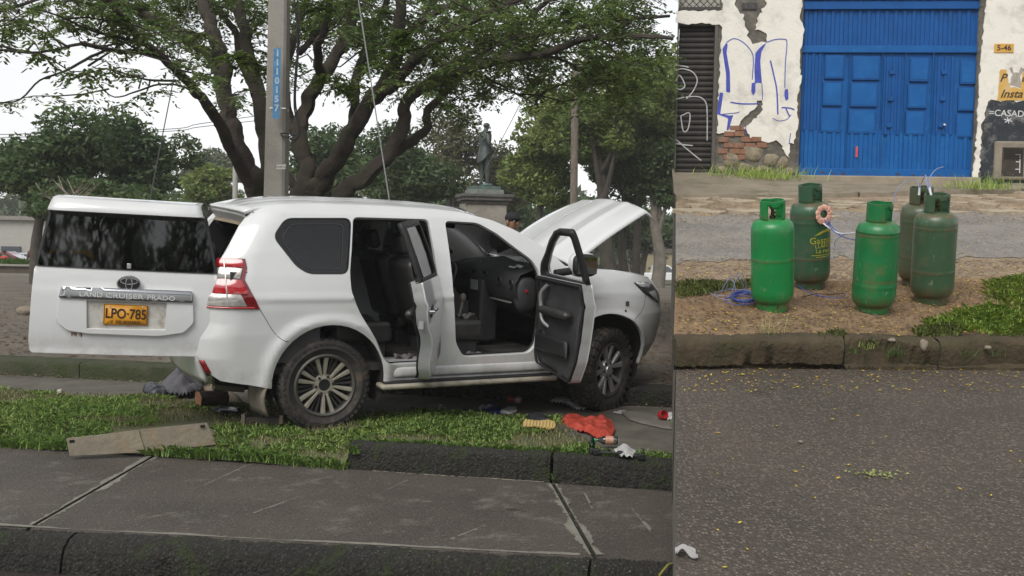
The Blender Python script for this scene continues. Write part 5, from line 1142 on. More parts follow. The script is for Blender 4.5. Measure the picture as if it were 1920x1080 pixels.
wire('upper power line above the far trees at the left', ((-100, 255, 50), (300, 243, 50), (375, 232, 50), (520, 212, 50)), .02, WIRED)
wire('lower power line above the far trees at the left', ((-100, 262, 51), (300, 247, 51), (375, 238, 51), (520, 222, 51)), .02, WIRED)
# ================================================================== THE SLOPING STREET ON THE RIGHT
SA = R_(10.7); SN = np.array([0, -math.sin(SA), math.cos(SA)]); SC0 = SN@CAM-1.88
def sl(px, py, h=0.0): return on_plane(px, py, SN, SC0+h)         # pixel -> point on the slope, h above the verge
T1 = np.array([1.0, 0, 0]); T2 = np.array([0, math.cos(SA), math.sin(SA)])
def slp(u, v, h=0.0):      # slope coordinates: u to the right, v uphill from the camera's foot
    return SN*(SC0+h)+T1*u+T2*(v+CAM[2]*math.sin(SA))
def suv_of(P): P = np.asarray(P); return float(P@T1), float(P@T2-CAM[2]*math.sin(SA))
def sluv(px, py, h=0.0): return suv_of(sl(px, py, h))
XS = 1267
RH, FH = -.19, -.09                        # near and far carriageway below the verge
ASPH = asphalt_mat('coarse_asphalt', (.076, .062, .049), (.25, .21, .165), 66, .9, .8, 1.0, (.048, .039, .031), .5)
FAR_A = asphalt_mat('far_asphalt', (.25, .185, .125), (.48, .39, .28), 30, .8, .9, 1.0, (.36, .265, .165), .7)
DIRT = mat('verge_dirt', (.17, .102, .054), rough=1, var=.3, vscale=4, col2=(.29, .195, .11), bump=.7, bscale=35, stain=(.085, .058, .028), stain_amt=.8, stain_scale=2.2, detail=10)
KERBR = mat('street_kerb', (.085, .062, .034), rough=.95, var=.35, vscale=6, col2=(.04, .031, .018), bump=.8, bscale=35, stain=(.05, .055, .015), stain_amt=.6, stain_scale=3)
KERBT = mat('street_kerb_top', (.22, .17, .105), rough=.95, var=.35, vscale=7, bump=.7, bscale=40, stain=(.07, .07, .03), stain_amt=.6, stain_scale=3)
def strip(name, lower, upper, matl, nu=30, nv=6, wob=0.0):
    """sheet between two polylines given as lists of points"""
    def samp(L_, t):
        k = t*(len(L_)-1); i = min(int(k), len(L_)-2); return np.asarray(L_[i])+(np.asarray(L_[i+1])-np.asarray(L_[i]))*(k-i)
    mb = MB(); mb.grid(lambda u, v: tuple(samp(lower, u)+(samp(upper, u)-samp(lower, u))*v+SN*wob*math.sin(u*40+v*5)*math.sin(v*math.pi)), nu, nv)
    return mb.build(name, matl, None, 60)
XR = 2500
# near carriageway
kb = lambda x: 693 if x < 1600 else 693+(x-1600)*.012
_v0 = sluv(XS, 2600, RH)[1]; low = [sl(XS, 2600, RH), slp(9, _v0, RH)]
tag(strip('near_road', low, [sl(XS, 690, RH), slp(9, sluv(XR, 690, RH)[1], RH)], ASPH, 20, 20), kind='structure')
# kerb blocks
skb = tag(empty('kerb', tuple(sl(1500, 660, RH))), kind='structure')
kx = [(XS, 643, 634), (1505, 640, 632), (1587, 640, 630), (1700, 641, 629), (1920, 640, 628), (XR, 640, 628)]
kuv = [(sluv(x, y0), sluv(x, y1)) for x, y0, y1 in kx]
def kedge(u, w): L_ = [k[w] for k in kuv]; return float(np.interp(u, [p[0] for p in L_], [p[1] for p in L_]))
u0 = kuv[0][0][0]; rgk = np.random.default_rng(5)
cuts = [u0, sluv(1585, 640)[0], sluv(1760, 640)[0], sluv(XR, 640)[0]]
for k in range(len(cuts)-1):
    V = []; ns = 46; er = 0 if k == 0 else .03
    prof = [(-.03, RH-.06), (-.028, RH+.02), (-.004, RH+.03), (-.004, -.05), (.0, -.012), (.02, 0.008), (.05, .012), (.16, .010), (.18, -.04)]
    if k == 0: prof = [(.05, RH-.02), (.04, RH+.028), (.0, RH+.034), (-.004, -.05), (.0, -.012), (.02, 0.010), (.05, .014), (.16, .012), (.18, -.04)]     # undercut by the gutter
    for i in range(ns+1):
        u = cuts[k]+.006+(cuts[k+1]-cuts[k]-.012)*i/ns; 
        for j, (dv, h) in enumerate(prof):
            jt = rgk.normal()*.006+.008*math.sin(u*7+j)+er*(.5*math.sin(u*3.1+j*.3)+.5*math.sin(u*8+1))*(1 if j > 2 else .4)
            V.append(tuple(slp(u, kedge(u, 0)+dv+jt*(1 if j < 6 else .2), h+jt*.5)))
    m = len(prof); F = [(i*m+j, i*m+j+1, (i+1)*m+j+1, (i+1)*m+j) for i in range(ns) for j in range(m-1)]
    if k == 0: F.append(tuple(range(m)))
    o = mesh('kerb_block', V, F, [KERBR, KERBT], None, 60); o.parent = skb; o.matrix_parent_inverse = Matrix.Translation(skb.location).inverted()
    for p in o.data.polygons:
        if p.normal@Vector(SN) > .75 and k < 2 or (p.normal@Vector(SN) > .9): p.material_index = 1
# verge of bare earth
vlow = [slp(u, kedge(u, 0)+.10, -.004) for u in np.linspace(u0, sluv(XR, 640)[0], 8)]
vfar = [sl(x, y, -.01) for x, y in ((XS, 526), (1450, 526), (1650, 525), (1830, 520), (1920, 516), (XR, 512))]
def vh(u, v): return .012*math.sin(u*2.3+1)*math.sin(v*3.1)+.006*math.sin(u*7+v*9)+.004*math.sin(u*19-v*15)
vb = MB()
def _s(L_, t): k = t*(len(L_)-1); i = min(int(k), len(L_)-2); return np.asarray(L_[i])+(np.asarray(L_[i+1])-np.asarray(L_[i]))*(k-i)
def vfn(u, v):
    p = _s(vlow, u)+(_s(vfar, u)-_s(vlow, u))*v; q = suv_of(p); return tuple(p+SN*vh(*q)*math.sin(math.pi*min(v*1.02, 1)))
vb.grid(vfn, 70, 34)
vb.grid(lambda u, v: tuple(np.asarray(vfn(u, 1))+SN*(FH-.02)*v+T2*.02*v), 70, 2)          # little drop to the far carriageway
tag(vb.build('verge', DIRT, None, 60), kind='structure')
# far carriageway, far footway
ffar = [sl(x, y, FH) for x, y in ((XS, 374), (1500, 372), (1750, 366), (1920, 362), (XR, 358))]
tag(strip('far_road', [p+SN*FH*1.0-T2*.05 for p in vfar], ffar, FAR_A, 40, 30, .001), kind='structure')
FW = mat('far_footway', (.20, .165, .12), rough=.95, var=.3, vscale=3, col2=(.28, .24, .18), bump=.5, bscale=25, stain=(.10, .10, .045), stain_amt=.7, stain_scale=2.5, detail=10)
fk2 = tag(empty('kerb', tuple(sl(1600, 370, FH))), kind='structure')
fe = [suv_of(p) for p in ffar]
for k in range(8):
    ua = fe[0][0]+(fe[-1][0]-fe[0][0])*k/8; ub = fe[0][0]+(fe[-1][0]-fe[0][0])*(k+1)/8-.004
    V = []; 
    for i in range(13):
        u = ua+(ub-ua)*i/12; vv = float(np.interp(u, [p[0] for p in fe], [p[1] for p in fe])); jt = .02*math.sin(u*9+k)+.012*rgk.normal()
        V += [tuple(slp(u, vv-.02+jt, FH-.02)), tuple(slp(u, vv+jt, -.03+jt*.3)), tuple(slp(u, vv+.22, -.02))]
    o = mesh('kerb_block', V, [(3*i+j, 3*i+j+1, 3*i+4+j, 3*i+3+j) for i in range(12) for j in range(2)], FW, None, 60); o.parent = fk2; o.matrix_parent_inverse = Matrix.Translation(fk2.location).inverted()
# worn grey asphalt band down the middle of the far carriageway, its edges broken away
RA = random.Random(2); xa = np.linspace(XS, XR, 60)
lo_ = [sl(x, 490+RA.gauss(0, 3)-(x-XS)*.012, FH-.002) for x in xa]; hi_ = [sl(x, 404+RA.gauss(0, 3)-(x-XS)*.016, FH+.004) for x in xa]
tag(strip('asphalt_band', lo_, hi_, asphalt_mat('band_asphalt', (.215, .20, .18), (.42, .39, .35), 38, .7, .9, .8, (.27, .22, .165), .45), 120, 6, 0), kind='structure')
FWB = [sl(x, y, 0) for x, y in ((XS, 322), (1500, 326), (1750, 334), (1920, 343), (XR, 350))]
tag(strip('footway', [p-SN*(FH+.02)+T2*.2 for p in ffar], [p+T2*.4 for p in FWB], FW, 40, 10, .02), kind='structure')
# earth bank that carries the sloping street, cut straight along its left edge
BANK = mat('bank_concrete', (.17, .155, .13), rough=.95, var=.3, vscale=2, bump=.5, bscale=30, stain=(.06, .06, .04), stain_amt=.6, stain_scale=2)
top = [sl(XS, y, h) for y, h in ((2600, RH), (1080, RH), (700, RH), (690, RH), (646, -.02), (526, -.03), (526, FH-.01), (374, FH-.01), (370, -.03), (322, -.01))]
dirv = top[-1]-top[-2]; top.append(top[-1]+dirv/np.linalg.norm(dirv)*12)
V = []; 
for p in top: V += [tuple(p+np.array([.002, 0, -.012])), (p[0]+.002, p[1], -2.4)]
bankL = [(2*i, 2*i+1, 2*i+3, 2*i+2) for i in range(len(top)-1)]
n0 = len(V); p0, p1 = slp(9.5, sluv(XS, 2600, RH)[1], RH), slp(14, suv_of(top[-1])[1], 0)
V += [tuple(p0+np.array([0, 0, -.012])), (p0[0], p0[1], -2.4)]
tag(mesh('bank', V, bankL+[(0, n0, n0+1, 1)], BANK), kind='structure')

# ------------------------------------------------------------------ the old building with the blue gate
fA = sl(XS, 323, 0); fB = sl(1920, 343, 0); fe_ = fB-fA; fe_[2] = 0; fe_ /= np.linalg.norm(fe_); fn_ = np.array([fe_[1], -fe_[0], 0])      # fn_ faces the street
FZ0 = float(fA[2])
bld = empty('building', tuple(fA), (0, 0, math.atan2(fe_[1], fe_[0])))
tag(bld, 'old street building with flaking white plaster, blue gate and roller shutter', 'building')
def fac(px, py, off=0.0):      # pixel -> (s along the facade, z above its foot) ; off = in front of the facade
    q = on_plane(px, py, fn_, float(fn_@fA)+off)-fA; return (float(q@fe_), float(q[2]))
FC = lambda L_, off=0.0: [fac(*p, off) for p in L_]
def ff(off): return lambda s, z: (s, -off, z)       # facade local coordinates -> building space (street side is -y)
PLAST = mat('white_plaster', (.76, .73, .66), rough=.9, var=.05, vscale=2.5, bump=.3, bscale=25, stain=(.40, .38, .34), stain_amt=.7, stain_scale=2.2, detail=10)
OLDW = mat('bare_render', (.16, .145, .12), rough=.95, var=.4, vscale=6, col2=(.07, .065, .06), bump=.8, bscale=20, stain=(.26, .23, .18), stain_amt=.6, stain_scale=5)
BRICK = mat('brick_clay', (.22, .095, .06), rough=.95, var=.35, vscale=9, col2=(.30, .16, .10), bump=.8, bscale=30, stain=(.22, .18, .135), stain_amt=.85, stain_scale=5)
STONE = mat('rubble_stone', (.24, .20, .14), rough=.95, var=.35, vscale=12, bump=.9, bscale=25)
BLUE = mat('gate_blue', (.003, .092, .31), rough=.5, var=.10, vscale=2.5, spec=.25, bump=.05, bscale=15, stain=(.012, .15, .40), stain_amt=.5, stain_scale=4)
BLUED = mat('gate_blue_dark', (.003, .075, .27), rough=.55, var=.15, vscale=3, spec=.25)
WH = 6.6
s_r = fac(2500, 300)[0]
# openings
SH = [fac(XS, 330), fac(1338, 326), fac(1347, 46), fac(XS, 44)]
shL, shR, shT = -.02, (SH[1][0]+SH[2][0])/2, SH[2][1]
gl_, gr_ = (fac(1497, 326)[0]+fac(1507, 0)[0])/2, (fac(1820, 336)[0]+fac(1845, 0)[0])/2
gb = fac(1660, 333)[1]; gt = fac(1700, -6)[1]
wl0, wl1, wz0, wz1 = -.02, fac(1351, 10)[0], fac(1300, 19)[1], fac(1300, 19)[1]+1.1
core = panel('wall', [(-.01, -.6), (s_r, -.9), (s_r, WH), (-.01, WH)], [[(shL+.012, -.3), (shR, -.3), (shR, shT), (shL+.012, shT)], [(gl_, gb-.02), (gr_, gb-.02), (gr_, gt), (gl_, gt)], [(wl0+.012, wz0), (wl1, wz0), (wl1, wz1), (wl0+.012, wz1)]], ff(0), OLDW, bld, step=.5, thick=.35, flip=False)
core.modifiers['solid'].offset = -1
mb = MB(); mb.prism([(.03, .36), (s_r, .36), (s_r, 9.6), (.03+9.3*.19, 9.6)], -1.0, WH); mb.build('rear_block', OLDW, bld)
mb = MB(); mb.prism([(-.02, -.35), (s_r+.2, -.35), (s_r+.2, 9.9), (9.6*.19, 9.9)], WH, WH+.2); mb.build('roof', mat('roof_tile', (.2, .09, .05), rough=.9), bld)
# plaster coat with ragged losses
RB = random.Random(8)
def ragged(poly, amp, step=.05):
    P = dens(poly, step); c = np.mean(np.array(P), 0); return [tuple(np.array(p)+np.array([RB.gauss(0, amp), RB.gauss(0, amp)])) for p in P]
pl_lost = ragged(FC([(1345, 252), (1372, 250), (1400, 215), (1424, 195), (1432, 205), (1412, 225), (1395, 240), (1407, 258), (1440, 268), (1455, 262), (1466, 275), (1480, 300), (1496, 318), (1492, 332), (1345, 330), (1338, 290)]), .012)
pl_top = ragged(FC([(1378, -14), (1432, -14), (1436, 10), (1420, 30), (1416, 55), (1437, 62), (1438, 80), (1410, 82), (1398, 55), (1392, 25), (1378, 12)]), .012)
wallL = ragged(FC([(1346, 335), (1352, 46), (1358, -40), (1506, -40), (1506, 0), (1502, 30), (1507, 60), (1499, 110), (1503, 160), (1495, 200), (1497, 250), (1490, 300), (1492, 335)]), .010)
o = panel('plaster', wallL, [pl_top], ff(.022), PLAST, bld, step=.12, thick=.022, smooth=None) if False else None
def clip_low(poly, z0): return [(s, max(z, z0)) for s, z in poly]
# main panel of plaster between shutter and gate: outline follows the big loss at its foot
mainp = FC([(1344, 251), (1349, 130), (1353, 46)])+FC([(1268, 44), (1268, 21), (1353, 20), (1356, -60), (1508, -60)])+FC([(1505, 0), (1500, 30), (1508, 55), (1498, 110), (1503, 150), (1494, 190), (1497, 235), (1488, 270), (1480, 268), (1478, 296), (1466, 275), (1455, 262), (1440, 268), (1407, 258), (1395, 240), (1412, 225), (1432, 205), (1424, 194), (1400, 215), (1372, 250)])
panel('plaster', ragged(mainp, .010), [pl_top, ragged(FC([(1418, 190), (1428, 188), (1430, 198), (1420, 200)]), .006)], ff(.022), PLAST, bld, step=.15, thick=.022, smooth=None)
rgt = FC([(1822, 336), (1828, 280), (1833, 200), (1838, 120), (1842, 60), (1850, 0), (1852, -60), (2500, -60), (2500, 190), (1850, 190), (1840, 230), (1838, 300), (1832, 345)])
panel('plaster', ragged(rgt, .012), [], ff(.022), PLAST, bld, step=.15, thick=.022, smooth=None)
DADO = mat('black_dado', (.018, .024, .032), rough=.7, var=.3, vscale=5, bump=.4, bscale=25, stain=(.30, .29, .27), stain_amt=.85, stain_scale=3.6, detail=12)
panel('painted_dado', ragged(FC([(1850, 190), (2500, 192), (2500, 440), (1838, 345), (1836, 300), (1845, 240)]), .014), [], ff(.020), DADO, bld, step=.15, thick=.02, smooth=None)
top_w = [(-.01, fac(1300, -62)[1]), (s_r, fac(1900, -62)[1]), (s_r, WH-.02), (-.01, WH-.02)]
panel('plaster', top_w, [[(wl0+.014, wz0), (wl1, wz0), (wl1, wz1), (wl0+.014, wz1)], [(gl_, gb), (gr_, gb), (gr_, gt), (gl_, gt)]] if False else [], ff(.024), PLAST, bld, step=.4, thick=.02, smooth=None)
# exposed bricks and rubble at the foot
bxy = []
row = 0
for py_ in range(235, 292, 11):
    for k in range(6):
        px_ = 1346+k*21+(row % 2)*10+RB.uniform(-1.5, 1.5)
        lim = 1412 if py_ < 250 else (1436 if py_ < 272 else 1400)
        lo_ = 1345 if py_ > 250 else 1345+(252-py_)*1.75
        if px_+8 < lo_ or px_+12 > lim+6: continue
        if RB.random() < .14: continue
        bxy.append((px_, py_+RB.uniform(-.8, .8)))
    row += 1
for i, (px_, py_) in enumerate(bxy):
    a = fac(px_, py_+9.4); b = fac(px_+19.2, py_)
    pr = RB.uniform(.004, .016)
    MB().box(((a[0]+b[0])/2, -pr/2, (a[1]+b[1])/2), (abs(b[0]-a[0]), pr+.02, abs(b[1]-a[1]))).build('brick', BRICK, bld, bevel=.006)
def lump(c, r, seed, n=14, m=9, amp=.18):
    rg = np.random.default_rng(seed); ph = rg.uniform(0, 6.28, 6)
    def f(u, v):
        a = 2*math.pi*u; b = math.pi*(v-.5); k = 1+amp*(math.sin(2*a+ph[0])*math.cos(b*2+ph[1])+.6*math.sin(3*a+ph[2]+b*3)+.4*math.sin(5*b+ph[3]+a))
        return (c[0]+r[0]*k*math.cos(b)*math.cos(a), c[1]+r[1]*k*math.cos(b)*math.sin(a), c[2]+r[2]*k*math.sin(b))
    return f
for i, (px_, py_, w_, h_) in enumerate(((1411, 287, 22, 18), (1445, 300, 16, 14), (1372, 300, 18, 16), (1468, 306, 12, 14), (1395, 314, 14, 10), (1430, 318, 16, 8), (1355, 318, 10, 8), (1480, 322, 10, 10))):
    c = fac(px_, py_); MB().grid(lump((c[0], .03, c[1]), (w_*.0082, .07, h_*.0082), i, amp=.1), 14, 9).build('rubble_stone', STONE, bld, 50)
# ---- roller shutter
SHM = mat('shutter_brown', (.022, .019, .016), rough=.65, var=.35, vscale=4, stain=(.045, .032, .024), stain_amt=.6, stain_scale=2, metal=.2)
shut = empty('roller_shutter', (0, .12, 0), (0, 0, 0), bld)
nsl = 27; zb_ = fac(1300, 325)[1]; hh = (shT-zb_)/nsl; slme = None
for k in range(nsl):
    if slme is None:
        mb = MB(); Lw = shR-.02
        for_p = [(0, -.0), (-.012, .12), (-.020, .45), (-.012, .80), (-.002, .90), (.004, .93), (.004, 1.0)]
        mb.add([(x, y, z*hh) for x in (.004, Lw) for y, z in for_p], [(j, j+1, len(for_p)+j+1, len(for_p)+j) for j in range(len(for_p)-1)])
        o = mb.build('slat', SHM, shut, 30, fixn=True); slme = o.data; o.location = (.0, 0, zb_+k*hh)
    else:
        o = bpy.data.objects.new('slat', slme); link(o, shut); o.location = (0, 0, zb_+k*hh)
mb = MB(); mb.box((shR-.02, .06, (zb_+shT)/2), (.05, .14, shT-zb_)); mb.build('guide_rail', mat('rail_grey', (.10, .09, .08), rough=.6, metal=.3), bld)
# painted lines: ribbons a few millimetres proud of the surface
def ribbon(name, pts, w, matl, parent, off, smooth_n=5, taper=False):
    C = curve_pts([fac(*p, 0.0)+(0,) for p in pts], smooth_n) if len(pts) > 2 else [np.array(fac(*p)+(0,)) for p in pts]
    V = []; n = len(C)
    for i, p in enumerate(C):
        t = C[min(i+1, n-1)]-C[max(i-1, 0)]; t = t/(np.linalg.norm(t)+1e-9); q = np.array([-t[1], t[0]]); ww = (w[0]+(w[1]-w[0])*i/(n-1) if isinstance(w, tuple) else w)*.5
        V += [(p[0]+q[0]*ww, -off, p[1]+q[1]*ww), (p[0]-q[0]*ww, -off, p[1]-q[1]*ww)]
    return mesh(name, V, [(2*i, 2*i+1, 2*i+3, 2*i+2) for i in range(n-1)], matl, parent)
WSPR = mat('white_spray', (.42, .42, .42), rough=.8, var=.3, vscale=12)
for L_ in ([(1268, 130), (1280, 127), (1298, 132), (1308, 146), (1304, 163), (1292, 180), (1287, 183)], [(1268, 150), (1275, 139), (1285, 158), (1277, 166), (1268, 163)], [(1268, 184), (1290, 180), (1312, 180), (1324, 190), (1327, 210), (1327, 262)], [(1277, 216), (1294, 211), (1291, 240), (1282, 244), (1277, 216)], [(1268, 260), (1285, 275), (1303, 290), (1316, 300)], [(1268, 268), (1282, 270), (1300, 272)], [(1268, 120), (1283, 122), (1292, 124)]):
    ribbon('graffiti', L_, .018, WSPR, shut, .024)
BSPR = mat('blue_spray', (.055, .075, .40), rough=.75, var=.25, vscale=9)
def blob(name, pts, matl, parent, off): panel(name, rounded(FC(pts), .02), [], ff(off), matl, parent, step=.2, smooth=None)
blob('graffiti', [(1354, 92), (1362, 80), (1364, 84), (1362, 100), (1368, 135), (1369, 174), (1361, 173), (1361, 140)], BSPR, bld, .0255)
blob('graffiti', [(1416, 100), (1424, 90), (1437, 80), (1427, 98), (1425, 115), (1428, 157), (1420, 155), (1415, 158), (1414, 130)], BSPR, bld, .0255)
blob('graffiti', [(1409, 156), (1416, 155), (1416, 172), (1412, 180), (1408, 172)], BSPR, bld, .0255)
blob('graffiti', [(1471, 168), (1477, 167), (1478, 186), (1473, 190), (1470, 180)], BSPR, bld, .0255)
blob('graffiti', [(1349, 174), (1356, 174), (1350, 214), (1368, 217), (1375, 216), (1372, 223), (1366, 244), (1362, 245), (1365, 222), (1344, 214)], BSPR, bld, .0255)
for L_, w_ in (([(1362, 80), (1375, 73), (1390, 78), (1405, 92), (1412, 110), (1410, 150)], .014), ([(1437, 80), (1452, 75), (1468, 74), (1475, 80), (1472, 120), (1471, 165)], .014), ([(1444, 114), (1450, 140), (1456, 170), (1458, 215)], .022), ([(1369, 192), (1390, 195), (1422, 195)], .02), ([(1428, 157), (1429, 175), (1429, 188)], .012), ([(1448, 222), (1460, 227), (1475, 224), (1483, 215)], .010), ([(1465, 202), (1480, 203), (1489, 206)], .02), ([(1473, 204), (1480, 219)], .02), ([(1397, 233), (1399, 252)], .012), ([(1482, 250), (1479, 270)], .012), ([(1350, 215), (1380, 212), (1386, 210)], .012)):
    ribbon('graffiti', L_, w_, BSPR, bld, .0262)
# ---- lattice window over the shutter
lat = empty('lattice_window', (0, 0, 0), (0, 0, 0), bld)
MB().box(((wl0+wl1)/2, .1, wz0+.02), (wl1-wl0, .24, .05)).build('sill', mat('sill_dark', (.05, .045, .04), rough=.8), lat)
MB().box(((wl0+wl1)/2, .16, (wz0+wz1)/2), (wl1-wl0, .02, wz1-wz0)).build('curtain', mat('curtain_cream', (.55, .52, .45), rough=.9, var=.12, vscale=8), lat)
for sgn in (-1, 1):
    for k in range(-6, 8):
        s0 = wl0+.11*k; L_ = wz1-wz0
        pa = [s0, wz0+.045]; pb = [s0+sgn*L_, wz1]
        if pa[0] < wl0 and pb[0] < wl0: continue
        T0, T1_ = 0.0, 1.0
        for lo_, hi_ in ((wl0+.02, wl1-.02),):
            d_ = pb[0]-pa[0]; ta, tb = (lo_-pa[0])/d_, (hi_-pa[0])/d_; T0 = max(T0, min(ta, tb)); T1_ = min(T1_, max(ta, tb))
        if T1_-T0 < .05: continue
        q0 = (pa[0]+(pb[0]-pa[0])*T0, .06+.008*sgn, pa[1]+(pb[1]-pa[1])*T0); q1 = (pa[0]+(pb[0]-pa[0])*T1_, .06+.008*sgn, pa[1]+(pb[1]-pa[1])*T1_)
        MB().tube([q0, q1], .007, 6).build('lattice_bar', mat('bar_dark', (.05, .05, .05), rough=.6), lat)
# dark enamel number set in the bare patch
MB().box((fac(1405, 12)[0], -.012, fac(1405, 12)[1]), (.22, .02, .10)).build('old_number_tile', mat('dark_tile', (.035, .033, .032), rough=.6), bld)
t_ = text_mesh('5-36', .085, .001, mat('faded_ink', (.12, .115, .11), rough=.8), 'lettering', bld); t_.location = (fac(1405, 12)[0], -.024, fac(1405, 12)[1]); t_.rotation_euler = (R_(90), 0, 0)
# ---- blue steel gate
gate = empty('gate', (0, .10, 0), (0, 0, 0), bld); gate['label'] = 'tall blue steel gate with pressed panels and corrugated sheets'
MB().box(((gl_+gr_)/2, .03, (gb+gt)/2), (gr_-gl_, .02, gt-gb)).build('gate_sheet', BLUE, gate)
def corr(px0, py0, px1, py1, n, matl, name='corrugated_sheet', depth=.018, off=.0):
    a = fac(px0, py1); b = fac(px1, py0); L_ = b[0]-a[0]; V = []; per = [(0, 0), (.3, 0), (.4, -1), (.75, -1), (.85, 0)]
    xs2 = [((k+p)/n*L_+a[0], d) for k in range(n) for p, d in per]+[(b[0], 0)]
    V = [(x, d*depth-off, z) for z in (a[1], b[1]) for x, d in xs2]; m = len(xs2)
    mesh(name, V, [(i, i+1, m+i+1, m+i) for i in range(m-1)], matl, gate)
corr(1506, 84, 1843, -8, 20, BLUED, off=-.012)
corr(1502, 244, 1660, 320, 9, BLUE); corr(1664, 250, 1822, 325, 9, BLUE)
corr(1503, 96, 1546, 243, 3, BLUED)
def gbox(name, px0, py0, px1, py1, d, off, matl=BLUE, bevel=.006):
    a = fac(px0, py1); b = fac(px1, py0); return MB().box(((a[0]+b[0])/2, -off, (a[1]+b[1])/2), (b[0]-a[0], d, b[1]-a[1])).build(name, matl, gate, 30 if bevel else None, bevel=bevel)
gbox('rail', 1505, 84, 1838, 97, .05, .012); gbox('rail', 1497, 318, 1822, 330, .045, .012, BLUE); gbox('lintel_beam', 1506, 0, 1845, 16, .08, .012, BLUED)
for x0, x1, sh_ in ((1548, 1586, 0), (1600, 1653, 2), (1708, 1746, 5), (1803, 1836, 10)):
    for k in range(3):
        y0 = 101+sh_+k*50.5; y1 = y0+45; lean = -4*k
        gbox('pressed_panel', x0+lean, y0, x1+lean, y1, .03, .006, BLUED, .004); gbox('pressed_panel', x0+lean+3, y0+3, x1+lean-3, y1-3, .03, .010, BLUE, .004)
for x0 in (1592, 1655, 1698, 1750):
    gbox('stile', x0-4, 97, x0+3, 318, .04, .010)
for x0, x1 in ((1656, 1696), (1752, 1796)):
    corr(x0, 105, x1, 251, 3, BLUED, off=.004)
    for k in range(3): gbox('latch_plate', (x0+x1)/2-6-3*k, 130+k*50, (x0+x1)/2+5-3*k, 138+k*50, .02, .03, BLUED, .003)
c = fac(1772, 234); MB().lathe([(.001, -.07), (.02, -.065), (.024, -.045), (.012, -.03), (.012, 0)], 12, 'y', c=(c[0], -.02, c[1])).build('door_knob', mat('knob_steel', (.6, .58, .55), rough=.25, metal=1), gate, 50)
gbox('pink_sticker', 1606, 274, 1611, 294, .003, .026, mat('pink_sticker', (.55, .07, .09), rough=.6), 0)
RU_ = mat('rust_spot', (.09, .045, .03), rough=.9, var=.4, vscale=20)
for k in range(13):
    cx_ = 1512+k*25+RB.uniform(-7, 7); cy_ = 322+(cx_-1500)*.022+RB.uniform(-2, 2); rr_ = RB.uniform(2, 5)
    panel('rust_spot', [fac(cx_+rr_*RB.uniform(.6, 1.3)*math.cos(a_), cy_+.4*rr_*RB.uniform(.5, 1.2)*math.sin(a_)) for a_ in np.linspace(0, 5.8, 9)], [], ff(.0355), RU_, gate, step=.5, smooth=None)
# concrete threshold
a = fac(1492, 345, .2); b = fac(1832, 328, .2)
MB().box(((a[0]+b[0])/2, -.12, (gb-.16)), (b[0]-a[0], .5, .32)).build('threshold', mat('threshold_concrete', (.30, .255, .19), rough=.9, var=.2, bump=.4, bscale=30, stain=(.14, .12, .08), stain_amt=.6), bld, bevel=.02)
# ---- number plate, torn poster, spray tag, meter box
q = fac(1881, 91); MB().box((q[0], -.030, q[1]), (.285, .012, .135)).build('number_plate', mat('plate_orange', (.60, .33, .06), rough=.5), bld, bevel=.03)
t_ = text_mesh('5-46', .115, .001, mat('plate_black', (.02, .015, .01), rough=.6), 'lettering', bld, bold=.002); t_.location = (q[0], -.038, q[1]); t_.rotation_euler = (R_(90), 0, 0)
POST = mat('poster_orange', (.60, .36, .08), rough=.8, var=.12, stain=(.5, .45, .35), stain_amt=.5, stain_scale=6)
po = panel('torn_poster', ragged(FC([(1874, 131), (1886, 130), (1889, 150), (1894, 164), (1912, 166), (1916, 140), (1921, 128), (1990, 128), (1990, 189), (1869, 189)]), .006), [], ff(.026), POST, bld, step=.3, smooth=None)
panel('poster_tear', ragged(FC([(1888, 128), (1897, 140), (1893, 160), (1911, 165), (1912, 142), (1921, 128), (1914, 127), (1908, 137), (1900, 136), (1895, 126)]), .008), [], ff(.027), mat('grey_paste', (.33, .30, .26), rough=.9, var=.3, vscale=12), bld, step=.3, smooth=None)
INK = mat('poster_ink', (.07, .04, .02), rough=.8)
for tx, px_, py_, sz in (('Insta', 1897, 177, .17), ('P', 1881, 147, .17), ('u', 1920, 148, .14)):
    t_ = text_mesh(tx, sz, .0008, INK, 'lettering', bld, bold=.003); q = fac(px_, py_); t_.location = (q[0], -.0285, q[1]); t_.rotation_euler = (R_(90), 0, 0)
    for v in t_.data.vertices: v.co.x += v.co.y*.35
t_ = text_mesh('=CASADE', .135, .0008, mat('tag_white', (.6, .6, .6), rough=.8), 'lettering', bld, bold=.001, align='LEFT'); q = fac(1853, 212); t_.location = (q[0], -.0265, q[1]); t_.rotation_euler = (R_(90), R_(2), 0)
for a_ in (0, 60, 120):
    ca, sa = math.cos(R_(a_+20))*8, math.sin(R_(a_+20))*6
    ribbon('graffiti', [(1889-ca, 226-sa), (1889+ca, 226+sa)], .014, MATS['tag_white'], bld, .0265)
a = fac(1860, 338); b = fac(1990, 266)
MB().box(((a[0]+b[0])/2, -.03, (a[1]+b[1])/2), (b[0]-a[0], .08, b[1]-a[1])).build('meter_surround', mat('meter_concrete', (.25, .22, .17), rough=.95, var=.25, bump=.5, bscale=25, stain=(.1, .09, .06), stain_amt=.7), bld, bevel=.05, seg=4)
a = fac(1874, 331); b = fac(1917, 277)
md_ = MB().box(((a[0]+b[0])/2, -.062, (a[1]+b[1])/2), (b[0]-a[0], .03, b[1]-a[1])).build('meter_door', mat('meter_rust', (.045, .035, .028), rough=.8, var=.4, vscale=9), bld, bevel=.008)
for k in range(5):
    z = a[1]+(b[1]-a[1])*(.62+.08*k); MB().box(((a[0]+b[0])/2, -.082, z), ((b[0]-a[0])*.86, .012, .018)).build('louvre', mat('louvre_dark', (.018, .016, .014), rough=.8), md_)
